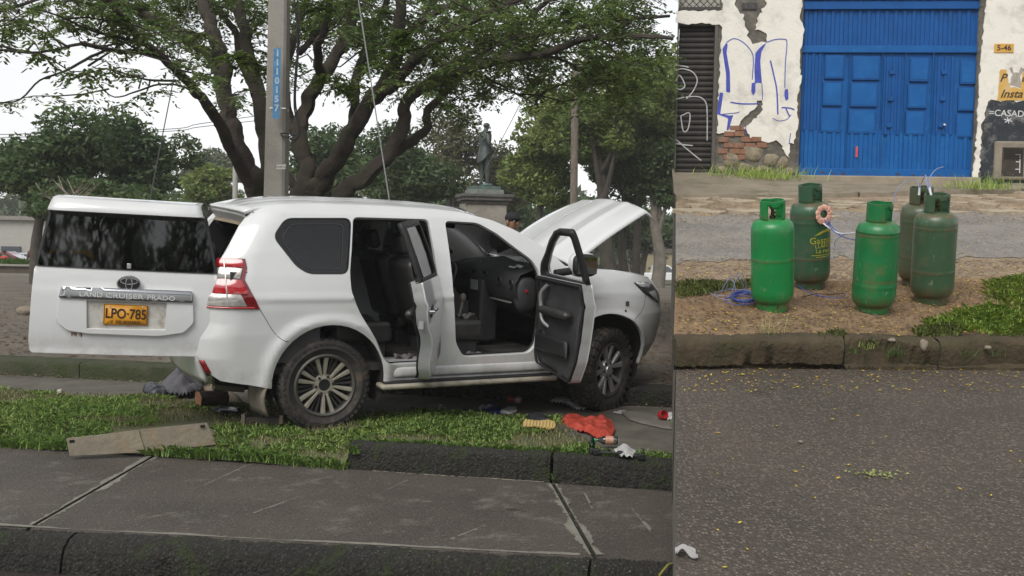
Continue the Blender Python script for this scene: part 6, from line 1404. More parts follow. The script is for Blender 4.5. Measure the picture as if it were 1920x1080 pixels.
for pts_ in ([(1900, 290), (1909, 290)], [(1901, 304), (1909, 304)], [(1900, 318), (1909, 318)], [(1909, 288), (1908, 325)]):
    ribbon('white_mark', pts_, .014, MATS['tag_white'], md_, .0785)

# ------------------------------------------------------------------ gas cylinders
def cyl_mat(name, c, rust, amt, welds=(.255, .6), low=.16):
    m = mat(name, c, rough=.38, var=.14, vscale=5, coat=.15, stain=rust, stain_amt=amt, stain_scale=5.5, bump=.06, bscale=25, detail=10)
    N = m.node_tree.nodes; L = m.node_tree.links; b = N['Principled BSDF']; cur = b.inputs['Base Color'].links[0].from_socket
    tc = N.new('ShaderNodeTexCoord'); sp = N.new('ShaderNodeSeparateXYZ'); L.new(tc.outputs['Object'], sp.inputs[0])
    n = N.new('ShaderNodeTexNoise'); n.inputs['Scale'].default_value = 14; n.inputs['Detail'].default_value = 9; n.inputs['Roughness'].default_value = .75; L.new(tc.outputs['Object'], n.inputs['Vector'])
    rn = N.new('ShaderNodeMapRange'); rn.inputs['From Min'].default_value = .42; rn.inputs['From Max'].default_value = .66; L.new(n.outputs[0], rn.inputs[0])
    tot = None
    for z, w in [(z, .018) for z in welds]+[(low*.4, low*.7), (.70, .03)]:
        sb_ = N.new('ShaderNodeMath'); sb_.operation = 'SUBTRACT'; sb_.inputs[1].default_value = z; L.new(sp.outputs[2], sb_.inputs[0]); ab = N.new('ShaderNodeMath'); ab.operation = 'ABSOLUTE'; L.new(sb_.outputs[0], ab.inputs[0])
        mr_2 = N.new('ShaderNodeMapRange'); mr_2.inputs['From Max'].default_value = w; mr_2.inputs['To Min'].default_value = 1; mr_2.inputs['To Max'].default_value = 0; L.new(ab.outputs[0], mr_2.inputs[0])
        if tot is None: tot = mr_2.outputs[0]
        else: ad = N.new('ShaderNodeMath'); ad.operation = 'MAXIMUM'; L.new(tot, ad.inputs[0]); L.new(mr_2.outputs[0], ad.inputs[1]); tot = ad.outputs[0]
    mu = N.new('ShaderNodeMath'); mu.operation = 'MULTIPLY'; L.new(tot, mu.inputs[0]); L.new(rn.outputs[0], mu.inputs[1])
    mm = N.new('ShaderNodeMix'); mm.data_type = 'RGBA'; L.new(mu.outputs[0], mm.inputs['Factor']); L.new(cur, mm.inputs['A']); mm.inputs['B'].default_value = (.15, .075, .035, 1)
    # scuffs and chips down to pale primer
    n4 = N.new('ShaderNodeTexNoise'); n4.inputs['Scale'].default_value = 38; n4.inputs['Detail'].default_value = 4; mp4 = N.new('ShaderNodeMapping'); mp4.inputs['Scale'].default_value = (1, 1, .35); L.new(tc.outputs['Object'], mp4.inputs[0]); L.new(mp4.outputs[0], n4.inputs['Vector'])
    r5 = N.new('ShaderNodeMapRange'); r5.inputs['From Min'].default_value = .66; r5.inputs['From Max'].default_value = .72; r5.inputs['To Max'].default_value = .8; L.new(n4.outputs[0], r5.inputs[0])
    m5 = N.new('ShaderNodeMix'); m5.data_type = 'RGBA'; L.new(r5.outputs[0], m5.inputs['Factor']); L.new(mm.outputs['Result'], m5.inputs['A']); m5.inputs['B'].default_value = (.20, .24, .17, 1)
    L.new(m5.outputs['Result'], b.inputs['Base Color']); return m
def cylinder(px, py, R, H, m_, rot, lean, weld, label, mfoot=None):
    p = sl(px, py, 0); q = suv_of(p); p = p+SN*(vh(*q)-.004)
    up = Vector(SN)+Vector(T1)*lean; M_ = frame_m(p, Vector(T1)-up*(Vector(T1)@up), Vector(T2), None); M_ = M_ @ Matrix.Rotation(rot, 4, 'Z')
    e = empty('gas_cylinder'); e.matrix_world = M_
    tag(e, label, 'gas cylinder', 'green gas cylinders on the verge')
    r = R; hb = H-.135
    prof = [(.001, .055), (r*.55, .05), (r*.84, .06), (r*.96, .09), (r, .135), (r, .15), (r, weld[0]-.03), (r, weld[0]-.008), (r*1.012, weld[0]), (r, weld[0]+.008), (r, weld[0]+.03)]
    if len(weld) > 1: prof += [(r, weld[1]-.03), (r, weld[1]-.008), (r*1.012, weld[1]), (r, weld[1]+.008), (r, weld[1]+.02)]
    prof += [(r, hb-.098), (r, hb-.085), (r*.985, hb-.062), (r*.92, hb-.03), (r*.75, hb-.006), (r*.5, hb+.004), (.001, hb+.008)]
    MB().lathe(prof, 40).build('tank', m_, e, 60)
    fr = r*.76
    MB().lathe([(fr, .085), (fr, .0), (fr-.004, -.01), (fr-.010, .0), (fr-.010, .08)], 32).build('foot_ring', mfoot or m_, e, 50)
    for a in (0.6, 2.7, 4.8):
        MB().lathe([(.008, 0), (.001, .002)], 8, 'x', c=(fr+.001, 0, .035)).build('drain_hole', BLK, e).matrix_local = Matrix.Rotation(a, 4, 'Z')
    # collar: a ring with a window cut in front and behind
    cr_ = r*.575; z0, z1 = hb-.012, H
    V = []; F = []; na = 40; zz_ = [z0, z0+.03, z1-.048, z1-.03, z1-.008, z1]
    for k in range(na):
        a = 2*math.pi*k/na
        for ri in (cr_, cr_-.006):
            for z in zz_: V.append((ri*math.cos(a), ri*math.sin(a), z+(.006*abs(math.sin(2*a)) if z == z1 else 0)))
    nz_ = len(zz_)
    for k in range(na):
        k2 = (k+1) % na; am = (k+.5)/na*360; win = (232 < am < 308) or (60 < am < 120)
        deep = (250 < am < 290)
        for j in range(nz_-1):
            if win and (j <= 1 or (j == 2 and not deep)): continue
            F.append((k*2*nz_+j, k2*2*nz_+j, k2*2*nz_+j+1, k*2*nz_+j+1)); F.append((k*2*nz_+nz_+j, k*2*nz_+nz_+j+1, k2*2*nz_+nz_+j+1, k2*2*nz_+nz_+j))
        F.append((k*2*nz_+nz_-1, k2*2*nz_+nz_-1, k2*2*nz_+2*nz_-1, k*2*nz_+2*nz_-1))
    co = mesh('collar', V, F, m_, e, 40); md = co.modifiers.new('solid', 'SOLIDIFY'); md.thickness = .004; md.offset = 0
    vm = mat('valve_brass', (.10, .075, .035), rough=.5, metal=.7, var=.3)
    MB().lathe([(.022, hb), (.022, hb+.025), (.013, hb+.03), (.013, hb+.075), (.020, hb+.078), (.022, hb+.095), (.001, hb+.098)], 14).build('valve', vm, e, 50)
    MB().tube([(0, 0, hb+.055), (.0, -.045, hb+.055)], .011, 8).build('valve_outlet', vm, e, 50)
    return e
G1 = cyl_mat('cylinder_green', (.006, .21, .05), (.13, .16, .09), .35, (.385,), .10); G2 = cyl_mat('cylinder_dull', (.030, .095, .048), (.10, .10, .065), .6)
G3 = cyl_mat('cylinder_green_worn', (.010, .17, .05), (.17, .12, .05), .55); G4 = cyl_mat('cylinder_dirty', (.075, .09, .05), (.05, .11, .06), .7); G5 = cyl_mat('cylinder_faded', (.045, .10, .05), (.13, .12, .08), .65)
c1 = cylinder(1448, 578, .157, .815, G1, 0, -.075, [.385], 'bright green gas cylinder with one weld seam, beside the blue wire coil')
c2 = cylinder(1519, 537, .158, .84, G2, R_(35), -.085, [.255, .55], 'dull green gas cylinder with yellow lettering and a pink rubber ring')
c3 = cylinder(1636, 580, .158, .825, G3, R_(48), -.03, [.215, .60], 'glossy green gas cylinder with rusty foot, middle of the three in front')
c4 = cylinder(1719, 533, .157, .82, G4, R_(10), -.06, [.255, .55], 'dirty olive gas cylinder, rearmost, half hidden behind the rightmost one')
c5 = cylinder(1746, 562, .160, .85, G5, R_(6), -.055, [.255, .60], 'faded green gas cylinder, rightmost, with a dark band at its base')
# yellow lettering with a leaping animal mark, wrapped on the dull cylinder
YEL = mat('stencil_yellow', (.34, .32, .03), rough=.7, var=.3, vscale=20)
def wrap(ob, r, a0, z0):
    vs = np.array([v.co for v in ob.data.vertices]); a = a0+vs[:, 0]/r; out = np.stack([(r+.0025)*np.cos(a), (r+.0025)*np.sin(a), z0+vs[:, 1]], 1)
    ob.data.vertices.foreach_set('co', out.astype(np.float32).ravel()); ob.data.update()
af = R_(-90-35+24)
for tx, sz, dz, dx in (('Gaspa\u00eds', .075, .41, 0), ('LLANO', .045, .365, -.01), ('La real', .05, .325, -.01)):
    o = text_mesh(tx, sz, 0, YEL, 'lettering', c2, bold=.0007); wrap(o, .158, af, dz)
for z_, w_ in ((.292, .20), (.277, .13)):
    o = mesh('stencil_line', [(-w_/2+w_*i/8, y, 0) for i in range(9) for y in (-.003, .003)], [(2*i, 2*i+2, 2*i+3, 2*i+1) for i in range(8)], YEL, c2); wrap(o, .158, af, z_)
an_ = [(-.10, -.03), (-.05, .0), (-.02, .012), (.015, .018), (.04, .035), (.05, .05), (.075, .045), (.08, .03), (.06, .025), (.055, .01), (.06, -.015), (.05, -.02), (.04, .0), (.01, -.005), (-.02, -.008), (-.045, -.018)]
o = mesh('stencil_animal', [(x, y, 0) for x, y in an_], [tuple(range(len(an_)))], YEL, c2); 
bm = bmesh.new(); bm.from_mesh(o.data); bmesh.ops.triangulate(bm, faces=bm.faces); bm.to_mesh(o.data); bm.free(); wrap(o, .158, af+.1, .48)
# pink frilled rubber ring hung on the collar side of the dull cylinder
ctr = c2.matrix_world @ Vector((.158*math.cos(af-.02)*1.06, .158*math.sin(af-.02)*1.06, .625))
Mr = c2.matrix_world.to_3x3(); nx_ = (Mr @ Vector((math.cos(af-.02), math.sin(af-.02), .10))).normalized(); uu_ = (Mr @ Vector((0, 0, 1))); ux = uu_.cross(nx_).normalized(); uu_ = nx_.cross(ux)
V = []; F = []; nu_, nv_ = 44, 8
for i in range(nu_):
    a = 2*math.pi*i/nu_; fr_ = 1+.10*math.sin(9*a+1)+.06*math.sin(17*a); k_ = .052*(1+.25*(math.sin(a) < -.6))
    for j in range(nv_):
        b = 2*math.pi*j/nv_; rr = .055+k_*.5*fr_*math.cos(b) if math.cos(b) > 0 else .055+.022*math.cos(b); hgt = .007*math.sin(b)+.003*math.sin(11*a+b)
        V.append(tuple(ctr+ux*(rr*math.cos(a))+uu_*(rr*.95*math.sin(a))+nx_*hgt))
for i in range(nu_):
    for j in range(nv_): F.append((i*nv_+j, ((i+1) % nu_)*nv_+j, ((i+1) % nu_)*nv_+(j+1) % nv_, i*nv_+(j+1) % nv_))
tag(mesh('rubber_ring', V, F, mat('pink_rubber', (.66, .36, .27), rough=.6, var=.15, vscale=20, bump=.3, bscale=60), None, 60), 'frilled pink rubber ring stuck on the dull green cylinder', 'rubber ring')
# ---- blue wire
BW = mat('blue_wire', (.035, .075, .33), rough=.45, var=.15); LBW = mat('pale_wire', (.22, .26, .42), rough=.5); WTP = mat('white_tape', (.65, .66, .68), rough=.6)
def spt(px, py, h=.012): p = sl(px, py, h); return p
wc = empty('wire_coil', tuple(spt(1395, 556))); tag(wc, 'loose coil of blue wire on the dirt beside the bright green cylinder', 'wire coil')
RW = random.Random(6)
def ploop(cx, cy, rx, ry, n=20, a0=0, a1=6.283, dh=.01, jit=1.5):
    return [spt(cx+rx*math.cos(a)+RW.uniform(-jit, jit), cy+ry*math.sin(a)+RW.uniform(-jit, jit)*.4, dh+.008+.006*RW.random()) for a in np.linspace(a0, a1, n)]
def wtube(pts, r, matl, name, parent, n=4):
    o = MB().tube(curve_pts(pts, n), r, 6).build(name, matl, None, 60)
    if parent: o.parent = parent; o.matrix_parent_inverse = parent.matrix_world.inverted() if False else Matrix.Translation(parent.location).inverted()
    return o
for k in range(9): wtube(ploop(1397+RW.uniform(-4, 4), 556+RW.uniform(-2, 3), 22+RW.uniform(-3, 5), 9+RW.uniform(-1.5, 1.5), dh=.004*k), .0032, BW, 'wire_loop', wc)
wtube(ploop(1392, 563, 34, 8), .0032, BW, 'wire_loop', wc)
wtube(ploop(1365, 548, 36, 7, 14, 0, 5.0), .0028, LBW, 'wire_loop', wc); wtube(ploop(1380, 553, 40, 10, 16, .5, 5.8), .0028, LBW, 'wire_loop', wc)
def arch_wire(px0, py0, px1, py1, top, n=8):    # a springy loop standing on the ground
    a = spt(px0, py0); b = spt(px1, py1); return [a+(b-a)*t+SN*top*math.sin(math.pi*t)**.8 for t in np.linspace(0, 1, n)]
for p_ in ((1352, 548, 1398, 548, .13), (1360, 546, 1380, 552, .11), (1372, 550, 1400, 545, .15)): wtube(arch_wire(*p_), .0028, LBW, 'wire_loop', wc)
tag(wtube([spt(x, y) for x, y in ((1487, 530), (1500, 538), (1520, 550), (1545, 556), (1570, 559), (1580, 556), (1585, 550))], .0035, BW, 'wire', None), 'thin blue wire trailing on the dirt between the cylinders', 'wire')
tag(wtube([spt(x, y) for x, y in ((1505, 557), (1530, 551), (1555, 552), (1582, 550))], .005, mat('twig', (.07, .05, .035), rough=.9), 'twig', None), 'thin dark twig lying between the two front cylinders', 'twig')
dep = lambda px, py, d: at(px, py, d)
tw = empty('wire', tuple(dep(1575, 440, 7.9))); tag(tw, 'blue and white wires hanging between the ringed cylinder and its neighbour', 'wire')
def tw_(pts, r, m_): 
    o = MB().tube(curve_pts([dep(*p) for p in pts], 5), r, 6).build('strand', m_, None, 60); o.parent = tw; o.matrix_parent_inverse = Matrix.Translation(tw.location).inverted()
tw_(((1544, 419, 8.05), (1556, 428, 8.0), (1572, 437, 7.9), (1590, 438, 7.75), (1604, 436, 7.62)), .006, WTP)
tw_(((1546, 412, 8.05), (1552, 420, 8.0), (1562, 432, 7.95), (1580, 444, 7.8), (1603, 450, 7.6)), .0035, BW)
tw_(((1600, 438, 7.65), (1580, 441, 7.8), (1568, 450, 7.85), (1565, 460, 7.9), (1570, 468, 7.9)), .003, LBW)
tw_(((1550, 408, 8.05), (1560, 425, 8.0), (1575, 440, 7.9)), .003, BW)
t2_ = empty('wire', tuple(dep(1735, 350, 7.9))); tag(t2_, 'tangle of pale blue wires sprouting from the two rear cylinder valves', 'wire')
for pts_, r_, m_ in ((((1747, 372, 7.75), (1745, 352, 7.8), (1742, 338, 7.85), (1748, 325, 7.9), (1758, 316, 7.9), (1769, 313, 7.95)), .004, LBW), (((1722, 362, 8.1), (1722, 348, 8.1), (1718, 337, 8.15), (1705, 338, 8.15), (1690, 347, 8.1), (1679, 362, 8.1), (1674, 385, 8.1), (1673, 412, 8.05)), .0035, LBW), (((1745, 366, 7.8), (1738, 345, 7.9), (1735, 328, 7.95), (1740, 345, 7.9), (1748, 365, 7.8)), .004, LBW), (((1722, 360, 8.1), (1728, 342, 8.1), (1735, 332, 8.0), (1742, 350, 7.9)), .0035, LBW), (((1723, 366, 8.1), (1724, 352, 8.1)), .009, WTP), (((1746, 368, 7.75), (1743, 352, 7.8)), .008, WTP)):
    o = MB().tube(curve_pts([dep(*p) for p in pts_], 5), r_, 6).build('strand', m_, None, 60); o.parent = t2_; o.matrix_parent_inverse = Matrix.Translation(t2_.location).inverted()

# ------------------------------------------------------------------ grass, petals, stones on the slope
def slope_pts(poly_px, n, h=0.0):
    P = sample_poly(poly_px, n); out = []
    for x, y in P: out.append(sl(x, y, h))
    return np.array(out)
def tile_pts(poly_px, n):     # even over the ground rather than over the picture
    uv = [sluv(x, y) for x, y in poly_px]; P = sample_poly(uv, n); return P
def sblades(name, uv, hmin, hmax, w, m_, lean=.8):
    pts = np.array([slp(u, v, vh(u, v)-.004) for u, v in uv]); return blades(name, pts[:, :2], pts[:, 2], hmin, hmax, w, m_, lean=lean)
RG = mat('verge_grass', (.26, .42, .06), rough=.55, var=.25, vscale=1.5, col2=(.38, .50, .11), island=.4, transl=.35)
uv = tile_pts([(1725, 612), (1800, 585), (1850, 560), (1850, 530), (1920, 518), (2140, 505), (2140, 632), (1850, 634), (1790, 622)], 18000)
kn_ = vnoise(uv, 3.0, 9); uv = uv[RNG.uniform(0, 1, len(uv)) < np.clip(.75+kn_*.6, .12, 1)]
tag(sblades('verge_grass', uv, .02, .075, .0055, RG, lean=1.35), 'bright green grass clump at the right end of the verge', 'grass', kind='stuff')
uv = np.concatenate([tile_pts([(XS+2, 530), (1420, 528), (1400, 540), (1340, 552), (XS+2, 560)], 2600), tile_pts([(1535, 628), (1580, 622), (1590, 634), (1540, 636)], 300), tile_pts([(1600, 645), (1640, 640), (1650, 650), (1620, 655)], 60), tile_pts([(1715, 622), (1800, 610), (1800, 632), (1715, 632)], 1500)])
tag(sblades('thin_verge_grass', uv, .02, .06, .005, mat('thin_grass', (.18, .22, .06), rough=.7, island=.5, transl=.25)), 'thin low grass along the left of the verge', 'grass', kind='stuff')
# weeds on the kerb face and a pale dry tuft in front of the first cylinder
def tuft(name, px, py, h, n, L0, L1, w, m_, label, spread=.05, cat='weed'):
    p = sl(px, py, h); rg = np.random.default_rng(int(px)); V = []; F = []
    for k in range(n):
        a = rg.uniform(0, 6.28); ln = rg.uniform(L0, L1); le = rg.uniform(.3, 1.1); b0 = p+T1*rg.normal(0, spread)+T2*rg.normal(0, spread*.4)
        d = T1*math.cos(a)+T2*math.sin(a)*.8; c = np.cross(d, SN); i0 = len(V)
        for t in (0, .35, .7, 1):
            q = b0+d*ln*le*t**1.4+SN*ln*(t-.45*le*t*t); ww = w*(1-t*.9)/2; V += [q-c*ww, q+c*ww]
        F += [(i0+2*j, i0+2*j+1, i0+2*j+3, i0+2*j+2) for j in range(3)]
    return tag(mesh(name, V, F, m_), label, cat)
tuft('dry_grass_tuft', 1437, 628, 0, 70, .08, .24, .004, mat('straw', (.34, .31, .15), rough=.8, island=.4), 'pale dry grass tuft in front of the bright green cylinder', .05, 'grass tuft')
WEED = mat('weed_green', (.07, .15, .025), rough=.6, island=.4, transl=.3)
for px_, py_, h_, n_w, lb in ((1602, 662, -.07, 24, 'small green weed on the kerb face below the middle cylinders'), (1675, 668, -.09, 46, 'bushy green weed on the kerb face, largest of the three'), (1818, 668, -.08, 16, 'sparse green weed on the kerb face below the grass clump'), (1870, 668, -.09, 12, 'wispy weed on the kerb face near the right edge')):
    tuft('kerb_weed', px_, py_, h_, n_w, .04, .12, .006, WEED, lb, .03)
for px_, py_, lb in ((1395, 322, 'grass tuft at the wall foot beside the shutter'), (1450, 327, 'low grass at the wall foot below the exposed brick'), (1840, 345, 'grass tuft at the wall foot right of the gate')):
    tuft('wall_grass', px_, py_+8, 0, 230, .08, .30, .012, RG, lb, .30, 'grass tuft')
# fallen yellow petals and brown bits
PETAL = mat('yellow_petal', (.62, .46, .02), rough=.7, island=.35, var=.1)
def lit(name, uv, h, size, m_, label, cat='petals', lift=.006):
    c = np.array([slp(u, v, h(u, v) if callable(h) else h) for u, v in uv]); return tag(litter(name, c, c, size, m_, SN, lift), label, cat, kind='stuff')
uv = tile_pts([(XS+1, 632), (XS+1, 530), (1920, 520), (2140, 512), (2140, 632)], 2800); kn_ = vnoise(uv, 2.2, 3); uv = uv[RNG.uniform(0, 1, len(uv)) < np.clip(.5+kn_*.5, .08, 1)]
lit('verge_petals', uv, lambda u, v: vh(u, v), .011, PETAL, 'small yellow petals fallen on the bare earth verge')
uv = tile_pts([(XS+1, 632), (XS+1, 530), (1920, 520), (2140, 512), (2140, 632)], 9000)
lit('verge_chips', uv, lambda u, v: vh(u, v), .013, mat('verge_chip', (.12, .075, .04), rough=.9, island=.6), 'dry brown leaf chips on the bare earth verge', 'leaves')
fr2 = lambda p: p[:, 1] < .0
def road_pts(n, py0, py1, pw):
    P = np.stack([RNG.uniform(XS+1, 2100, n), py0+(py1-py0)*RNG.uniform(0, 1, n)**pw], 1); return np.array([sluv(x, y, RH) for x, y in P])
lit('road_petals', np.concatenate([road_pts(300, 694, 735, 1.2), road_pts(45, 730, 1080, 1.5)]), RH, .012, PETAL, 'yellow petals along the gutter of the near road', lift=.008)
lit('gutter_chips', road_pts(900, 692, 730, 1.6), RH, .008, mat('gutter_chip', (.15, .10, .045), rough=.9, island=.5), 'brown bits gathered in the gutter of the near road', 'leaves', lift=.008)
def fr_pts(n, y0, y1):
    P = np.stack([RNG.uniform(XS+1, 2100, n), RNG.uniform(y0, y1, n)], 1); return np.array([sluv(x, y, FH) for x, y in P])
lit('far_road_litter', np.concatenate([fr_pts(3600, 486, 524), fr_pts(900, 430, 500), fr_pts(3600, 374, 420)]), FH+.008, .019, TANL, 'leaf litter along the edges of the far road', 'leaves')
lit('far_road_petals', np.concatenate([fr_pts(260, 495, 524), fr_pts(130, 380, 470)]), FH+.01, .014, PETAL, 'yellow petals along the edges of the far road')
# crumbled slabs of old paving on the far side
PB_ = mat('broken_paving', (.36, .30, .22), rough=.95, var=.3, vscale=6, bump=.5, bscale=30)
RP_ = random.Random(12)
for i in range(70):
    px_ = RP_.uniform(1290, 1990); py_ = RP_.uniform(354, 408); p = sl(px_, py_, FH+.0); r_ = RP_.uniform(.10, .32); n = RP_.randint(5, 7)
    poly = [(r_*RP_.uniform(.6, 1.1)*math.cos(6.283*k/n), .55*r_*RP_.uniform(.6, 1.1)*math.sin(6.283*k/n)) for k in range(n)]
    o = MB().prism(poly, -.02, RP_.uniform(.015, .05), lambda u, v, h: tuple(T1*u+T2*v+SN*h)).build('paving_fragment', PB_, None); o.location = tuple(p)
    o.parent = bpy.data.objects['far_road']
# stones
for i, (px_, py_, h_, r_, lb) in enumerate(((1732, 648, -.02, .034, 'pale pointed stone wedged upright in the mossy kerb'), (1672, 638, .004, .03, 'grey flat stone lying on the kerb edge'), (1852, 652, -.035, .028, 'pale stone set in the kerb at the right'), (1501, 828, RH+.008, .016, 'small pale pebble alone on the near road'))):
    p = sl(px_, py_, h_); MB_ = MB().grid(lump((0, 0, 0), (r_*(.8 if i == 0 else 1), r_*.7, r_*(1.2 if i == 0 else .5)), 70+i, amp=.14), 12, 8); o = MB_.build('stone', mat('pale_stone', (.22, .185, .14), rough=.9, var=.25, vscale=30), None, 50); o.location = tuple(p); tag(o, lb, 'stone')
p0 = sl(1412, 733, RH+.012); p1 = sl(1445, 738, RH+.012); tag(MB().tube([p0, (p0+p1)/2+SN*.004, p1], [.003, .004, .002], 6).build('twig', MATS['twig'], None, 60), 'short dark twig on the near road below the kerb', 'twig')
for i, (px_, py_, w_) in enumerate(((1470, 1035, .035), (1374, 1048, .02),)):
    p = sl(px_, 1060 if i == 0 else py_, RH+.006)
# fallen green leaf sprig and white scrap at the left edge of the near road
V = []; F = []; rg = np.random.default_rng(3); p = sl(1641, 888, RH+.01)
for k in range(46):
    q = p+T1*rg.normal(0, .05)+T2*rg.normal(0, .025); a = rg.uniform(0, 6.28); d = (T1*math.cos(a)+T2*math.sin(a))*.012; c = np.cross(d, SN)*.5; i0 = len(V); V += [q-d, q+c+SN*.006, q+d, q-c+SN*.003]; F.append((i0, i0+1, i0+2, i0+3))
tag(mesh('leaf_sprig', V, F, mat('sprig', (.26, .30, .09), rough=.7, island=.3)), 'pale green crushed leaf sprig on the near road', 'leaf', kind='stuff')
mb = MB(); p = sl(1278, 1040, RH+.012)
mb.grid(lambda u, v: tuple(p+T1*(.085*(u-.3))+T2*(.06*(v-.5)+.02*math.sin(u*4))+SN*(.018*math.sin(u*6+v*3)*math.cos(v*5)+.018)), 12, 8)
tag(mb.build('paper_scrap', mat('grey_paper', (.34, .34, .33), rough=.8, var=.1), None, 60, solid=.002), 'crumpled grey paper scrap at the left edge of the near road', 'scrap')
# ================================================================== STATUE, PEOPLE, FAR THINGS
def skin_body(name, J, E_, mats_, zone, parent=None, sub=2, M=None):
    """J: list of (x,y,z,r); E_: edges; zone(co)->material index; one continuous skinned surface"""
    me = bpy.data.meshes.new(name); me.from_pydata([j[:3] for j in J], E_, []); o = bpy.data.objects.new(name, me); COL.objects.link(o)
    o.modifiers.new('skin', 'SKIN'); s = o.modifiers.new('sub', 'SUBSURF'); s.levels = sub; s.render_levels = sub
    for i, j in enumerate(J):
        r = j[3] if isinstance(j[3], tuple) else (j[3], j[3]); o.data.skin_vertices[0].data[i].radius = r; o.data.skin_vertices[0].data[i].use_root = (i == 0)
    dg = bpy.context.evaluated_depsgraph_get(); dg.update(); nm = bpy.data.meshes.new_from_object(o.evaluated_get(dg)); bpy.data.objects.remove(o); nm.name = name
    nm.materials.clear()
    for m in mats_: nm.materials.append(m)
    for p in nm.polygons: p.use_smooth = True; p.material_index = zone(p.center)
    ob = bpy.data.objects.new(name, nm); link(ob, parent)
    return ob
HEADR = .092
def figure_joints(h=1.72, lean=0.0, arms=((.22, .0, 1.10), (.22, .0, 1.10)), hands=((.24, .06, .85), (.24, .06, .85)), step=.0, bow=0.0):
    k = h/1.72; J = []; E_ = []
    def add(x, y, z, r, p=None): J.append((x*k, y*k, z*k, r*k if not isinstance(r, tuple) else (r[0]*k, r[1]*k))); i = len(J)-1; (E_.append((p, i)) if p is not None else None); return i
    pel = add(0, 0, .95, (.16, .115)); wa = add(0, .0+lean*.3, 1.12, (.145, .105), pel); ch = add(0, lean*.7, 1.32, (.17, .12), wa); nb_ = add(0, lean, 1.45, (.10, .08), ch); nk = add(0, lean+.01+bow*.3, 1.52, .052, nb_)
    hd = add(0, lean+.02+bow*.7, 1.60, (.076, .088), nk); tp = add(0, lean+.02+bow, 1.69, (.062, .075), hd)
    for s, (el, ha) in ((-1, (arms[0], hands[0])), (1, (arms[1], hands[1]))):
        sh = add(s*.185, lean*.9, 1.41, .062, nb_); e = add(s*el[0], el[1], el[2], .045, sh); w = add(s*ha[0], ha[1], ha[2], .034, e); f = add(s*ha[0]*.98, ha[1]+.05, ha[2]-.07, .030, w); add(s*ha[0]*.95, ha[1]+.07, ha[2]-.13, .018, f)
        hip = add(s*.09, 0, .87, .092, pel); kn = add(s*.10, .02+s*step*.5, .48, .062, hip); an = add(s*.105, -.02+s*step, .09, .045, kn); add(s*.11, .12+s*step, .035, .038, an)
    return J, E_
SKINM = mat('skin', (.28, .15, .09), rough=.55, var=.1)
HAIR = mat('dark_hair', (.012, .010, .009), rough=.7)
def face(parent, k, y0, z0, skin=SKINM, mask=None, cap=None):
    """nose, eyes, ears, mouth and hair on a head centred at (0,y0,z0)"""
    def el_(c, r, m, n, pw=1): MB().grid(ell(c, r, pw=pw), 12, 8).build(n, m, parent, 60)
    el_((0, y0+.092*k, z0-.012*k), (.014*k, .022*k, .026*k), skin, 'nose')
    for s in (-1, 1):
        el_((s*.033*k, y0+.080*k, z0+.018*k), (.013*k, .010*k, .007*k), mat('eye_white', (.7, .7, .68), rough=.3), 'eye'); el_((s*.033*k, y0+.089*k, z0+.018*k), (.006*k, .004*k, .006*k), HAIR, 'pupil')
        el_((s*.080*k, y0+.0*k, z0), (.012*k, .022*k, .032*k), skin, 'ear')
    if mask is None: el_((0, y0+.084*k, z0-.052*k), (.026*k, .012*k, .007*k), mat('lip', (.25, .09, .07), rough=.5), 'mouth')
    else: el_((0, y0+.058*k, z0-.045*k), (.070*k, .052*k, .058*k), mask, 'face_mask', .8)
    if cap is None: el_((0, y0-.018*k, z0+.045*k), (.084*k, .094*k, .075*k), HAIR, 'hair')
    else:
        el_((0, y0-.01*k, z0+.055*k), (.088*k, .100*k, .072*k), cap, 'cap'); MB().grid(ell((0, y0+.11*k, z0+.045*k), (.065*k, .075*k, .010*k)), 12, 6).build('cap_peak', cap, parent, 60)
def person(px, py, d, base_z, h, yaw, shirt, trousers, label, arms=None, hands=None, lean=0.0, mask=None, cap=None, group=None, bow=0.0, simple=False, seated=False):
    p = at(px, py, d); e = empty('person', (p[0], p[1], base_z), (0, 0, yaw)); tag(e, label, 'person', group); k = h/1.72
    a = arms or ((.25, .0, 1.14), (.25, .0, 1.14)); ha = hands or ((.26, .08, .92), (.26, .08, .92)); J, E_ = figure_joints(h, lean, a, ha, .04, bow)
    if seated:
        J2 = []
        for (x, y, z, r) in J:
            zz = z/k
            if zz < .80: t = (zz-.48)/.4
            J2.append((x, y, z, r))
        for i, (x, y, z, r) in enumerate(J):
            zz = z/k
            if abs(zz-.48) < .02: J2[i] = (x*1.3, .42*k, .92*k, r)
            elif abs(zz-.09) < .02: J2[i] = (x*1.3, .46*k, .50*k, r)
            elif abs(zz-.035) < .01: J2[i] = (x*1.3, .58*k, .46*k, r)
        J = [(x, y, z-.42*k, r) for x, y, z, r in J2]
    dz = .42*k if seated else 0; hz_ = 1.55*k-dz
    def zone(c):
        if c.z > (1.475*k-dz): return 0
        if any((Vector(c)-Vector((s*q[0]*k, q[1]*k+.04*k, q[2]*k-.07*k-dz))).length < .085*k for s, q in ((-1, ha[0]), (1, ha[1]))): return 0
        if c.z > .93*k-dz: return 1
        if c.z < .07*k and not seated: return 3
        return 2
    b = skin_body('body', J, E_, [SKINM, shirt, trousers, HAIR], zone, e, 1 if simple else 2)
    hd = next(j for j in J if abs(j[2]-(1.60*k-dz)) < .01); face(e, k, hd[1]+.005*k, 1.605*k-dz, mask=mask, cap=cap)
    return e
cl = lambda n, c: mat(n, c, rough=.85, var=.15, vscale=6, bump=.2, bscale=20)
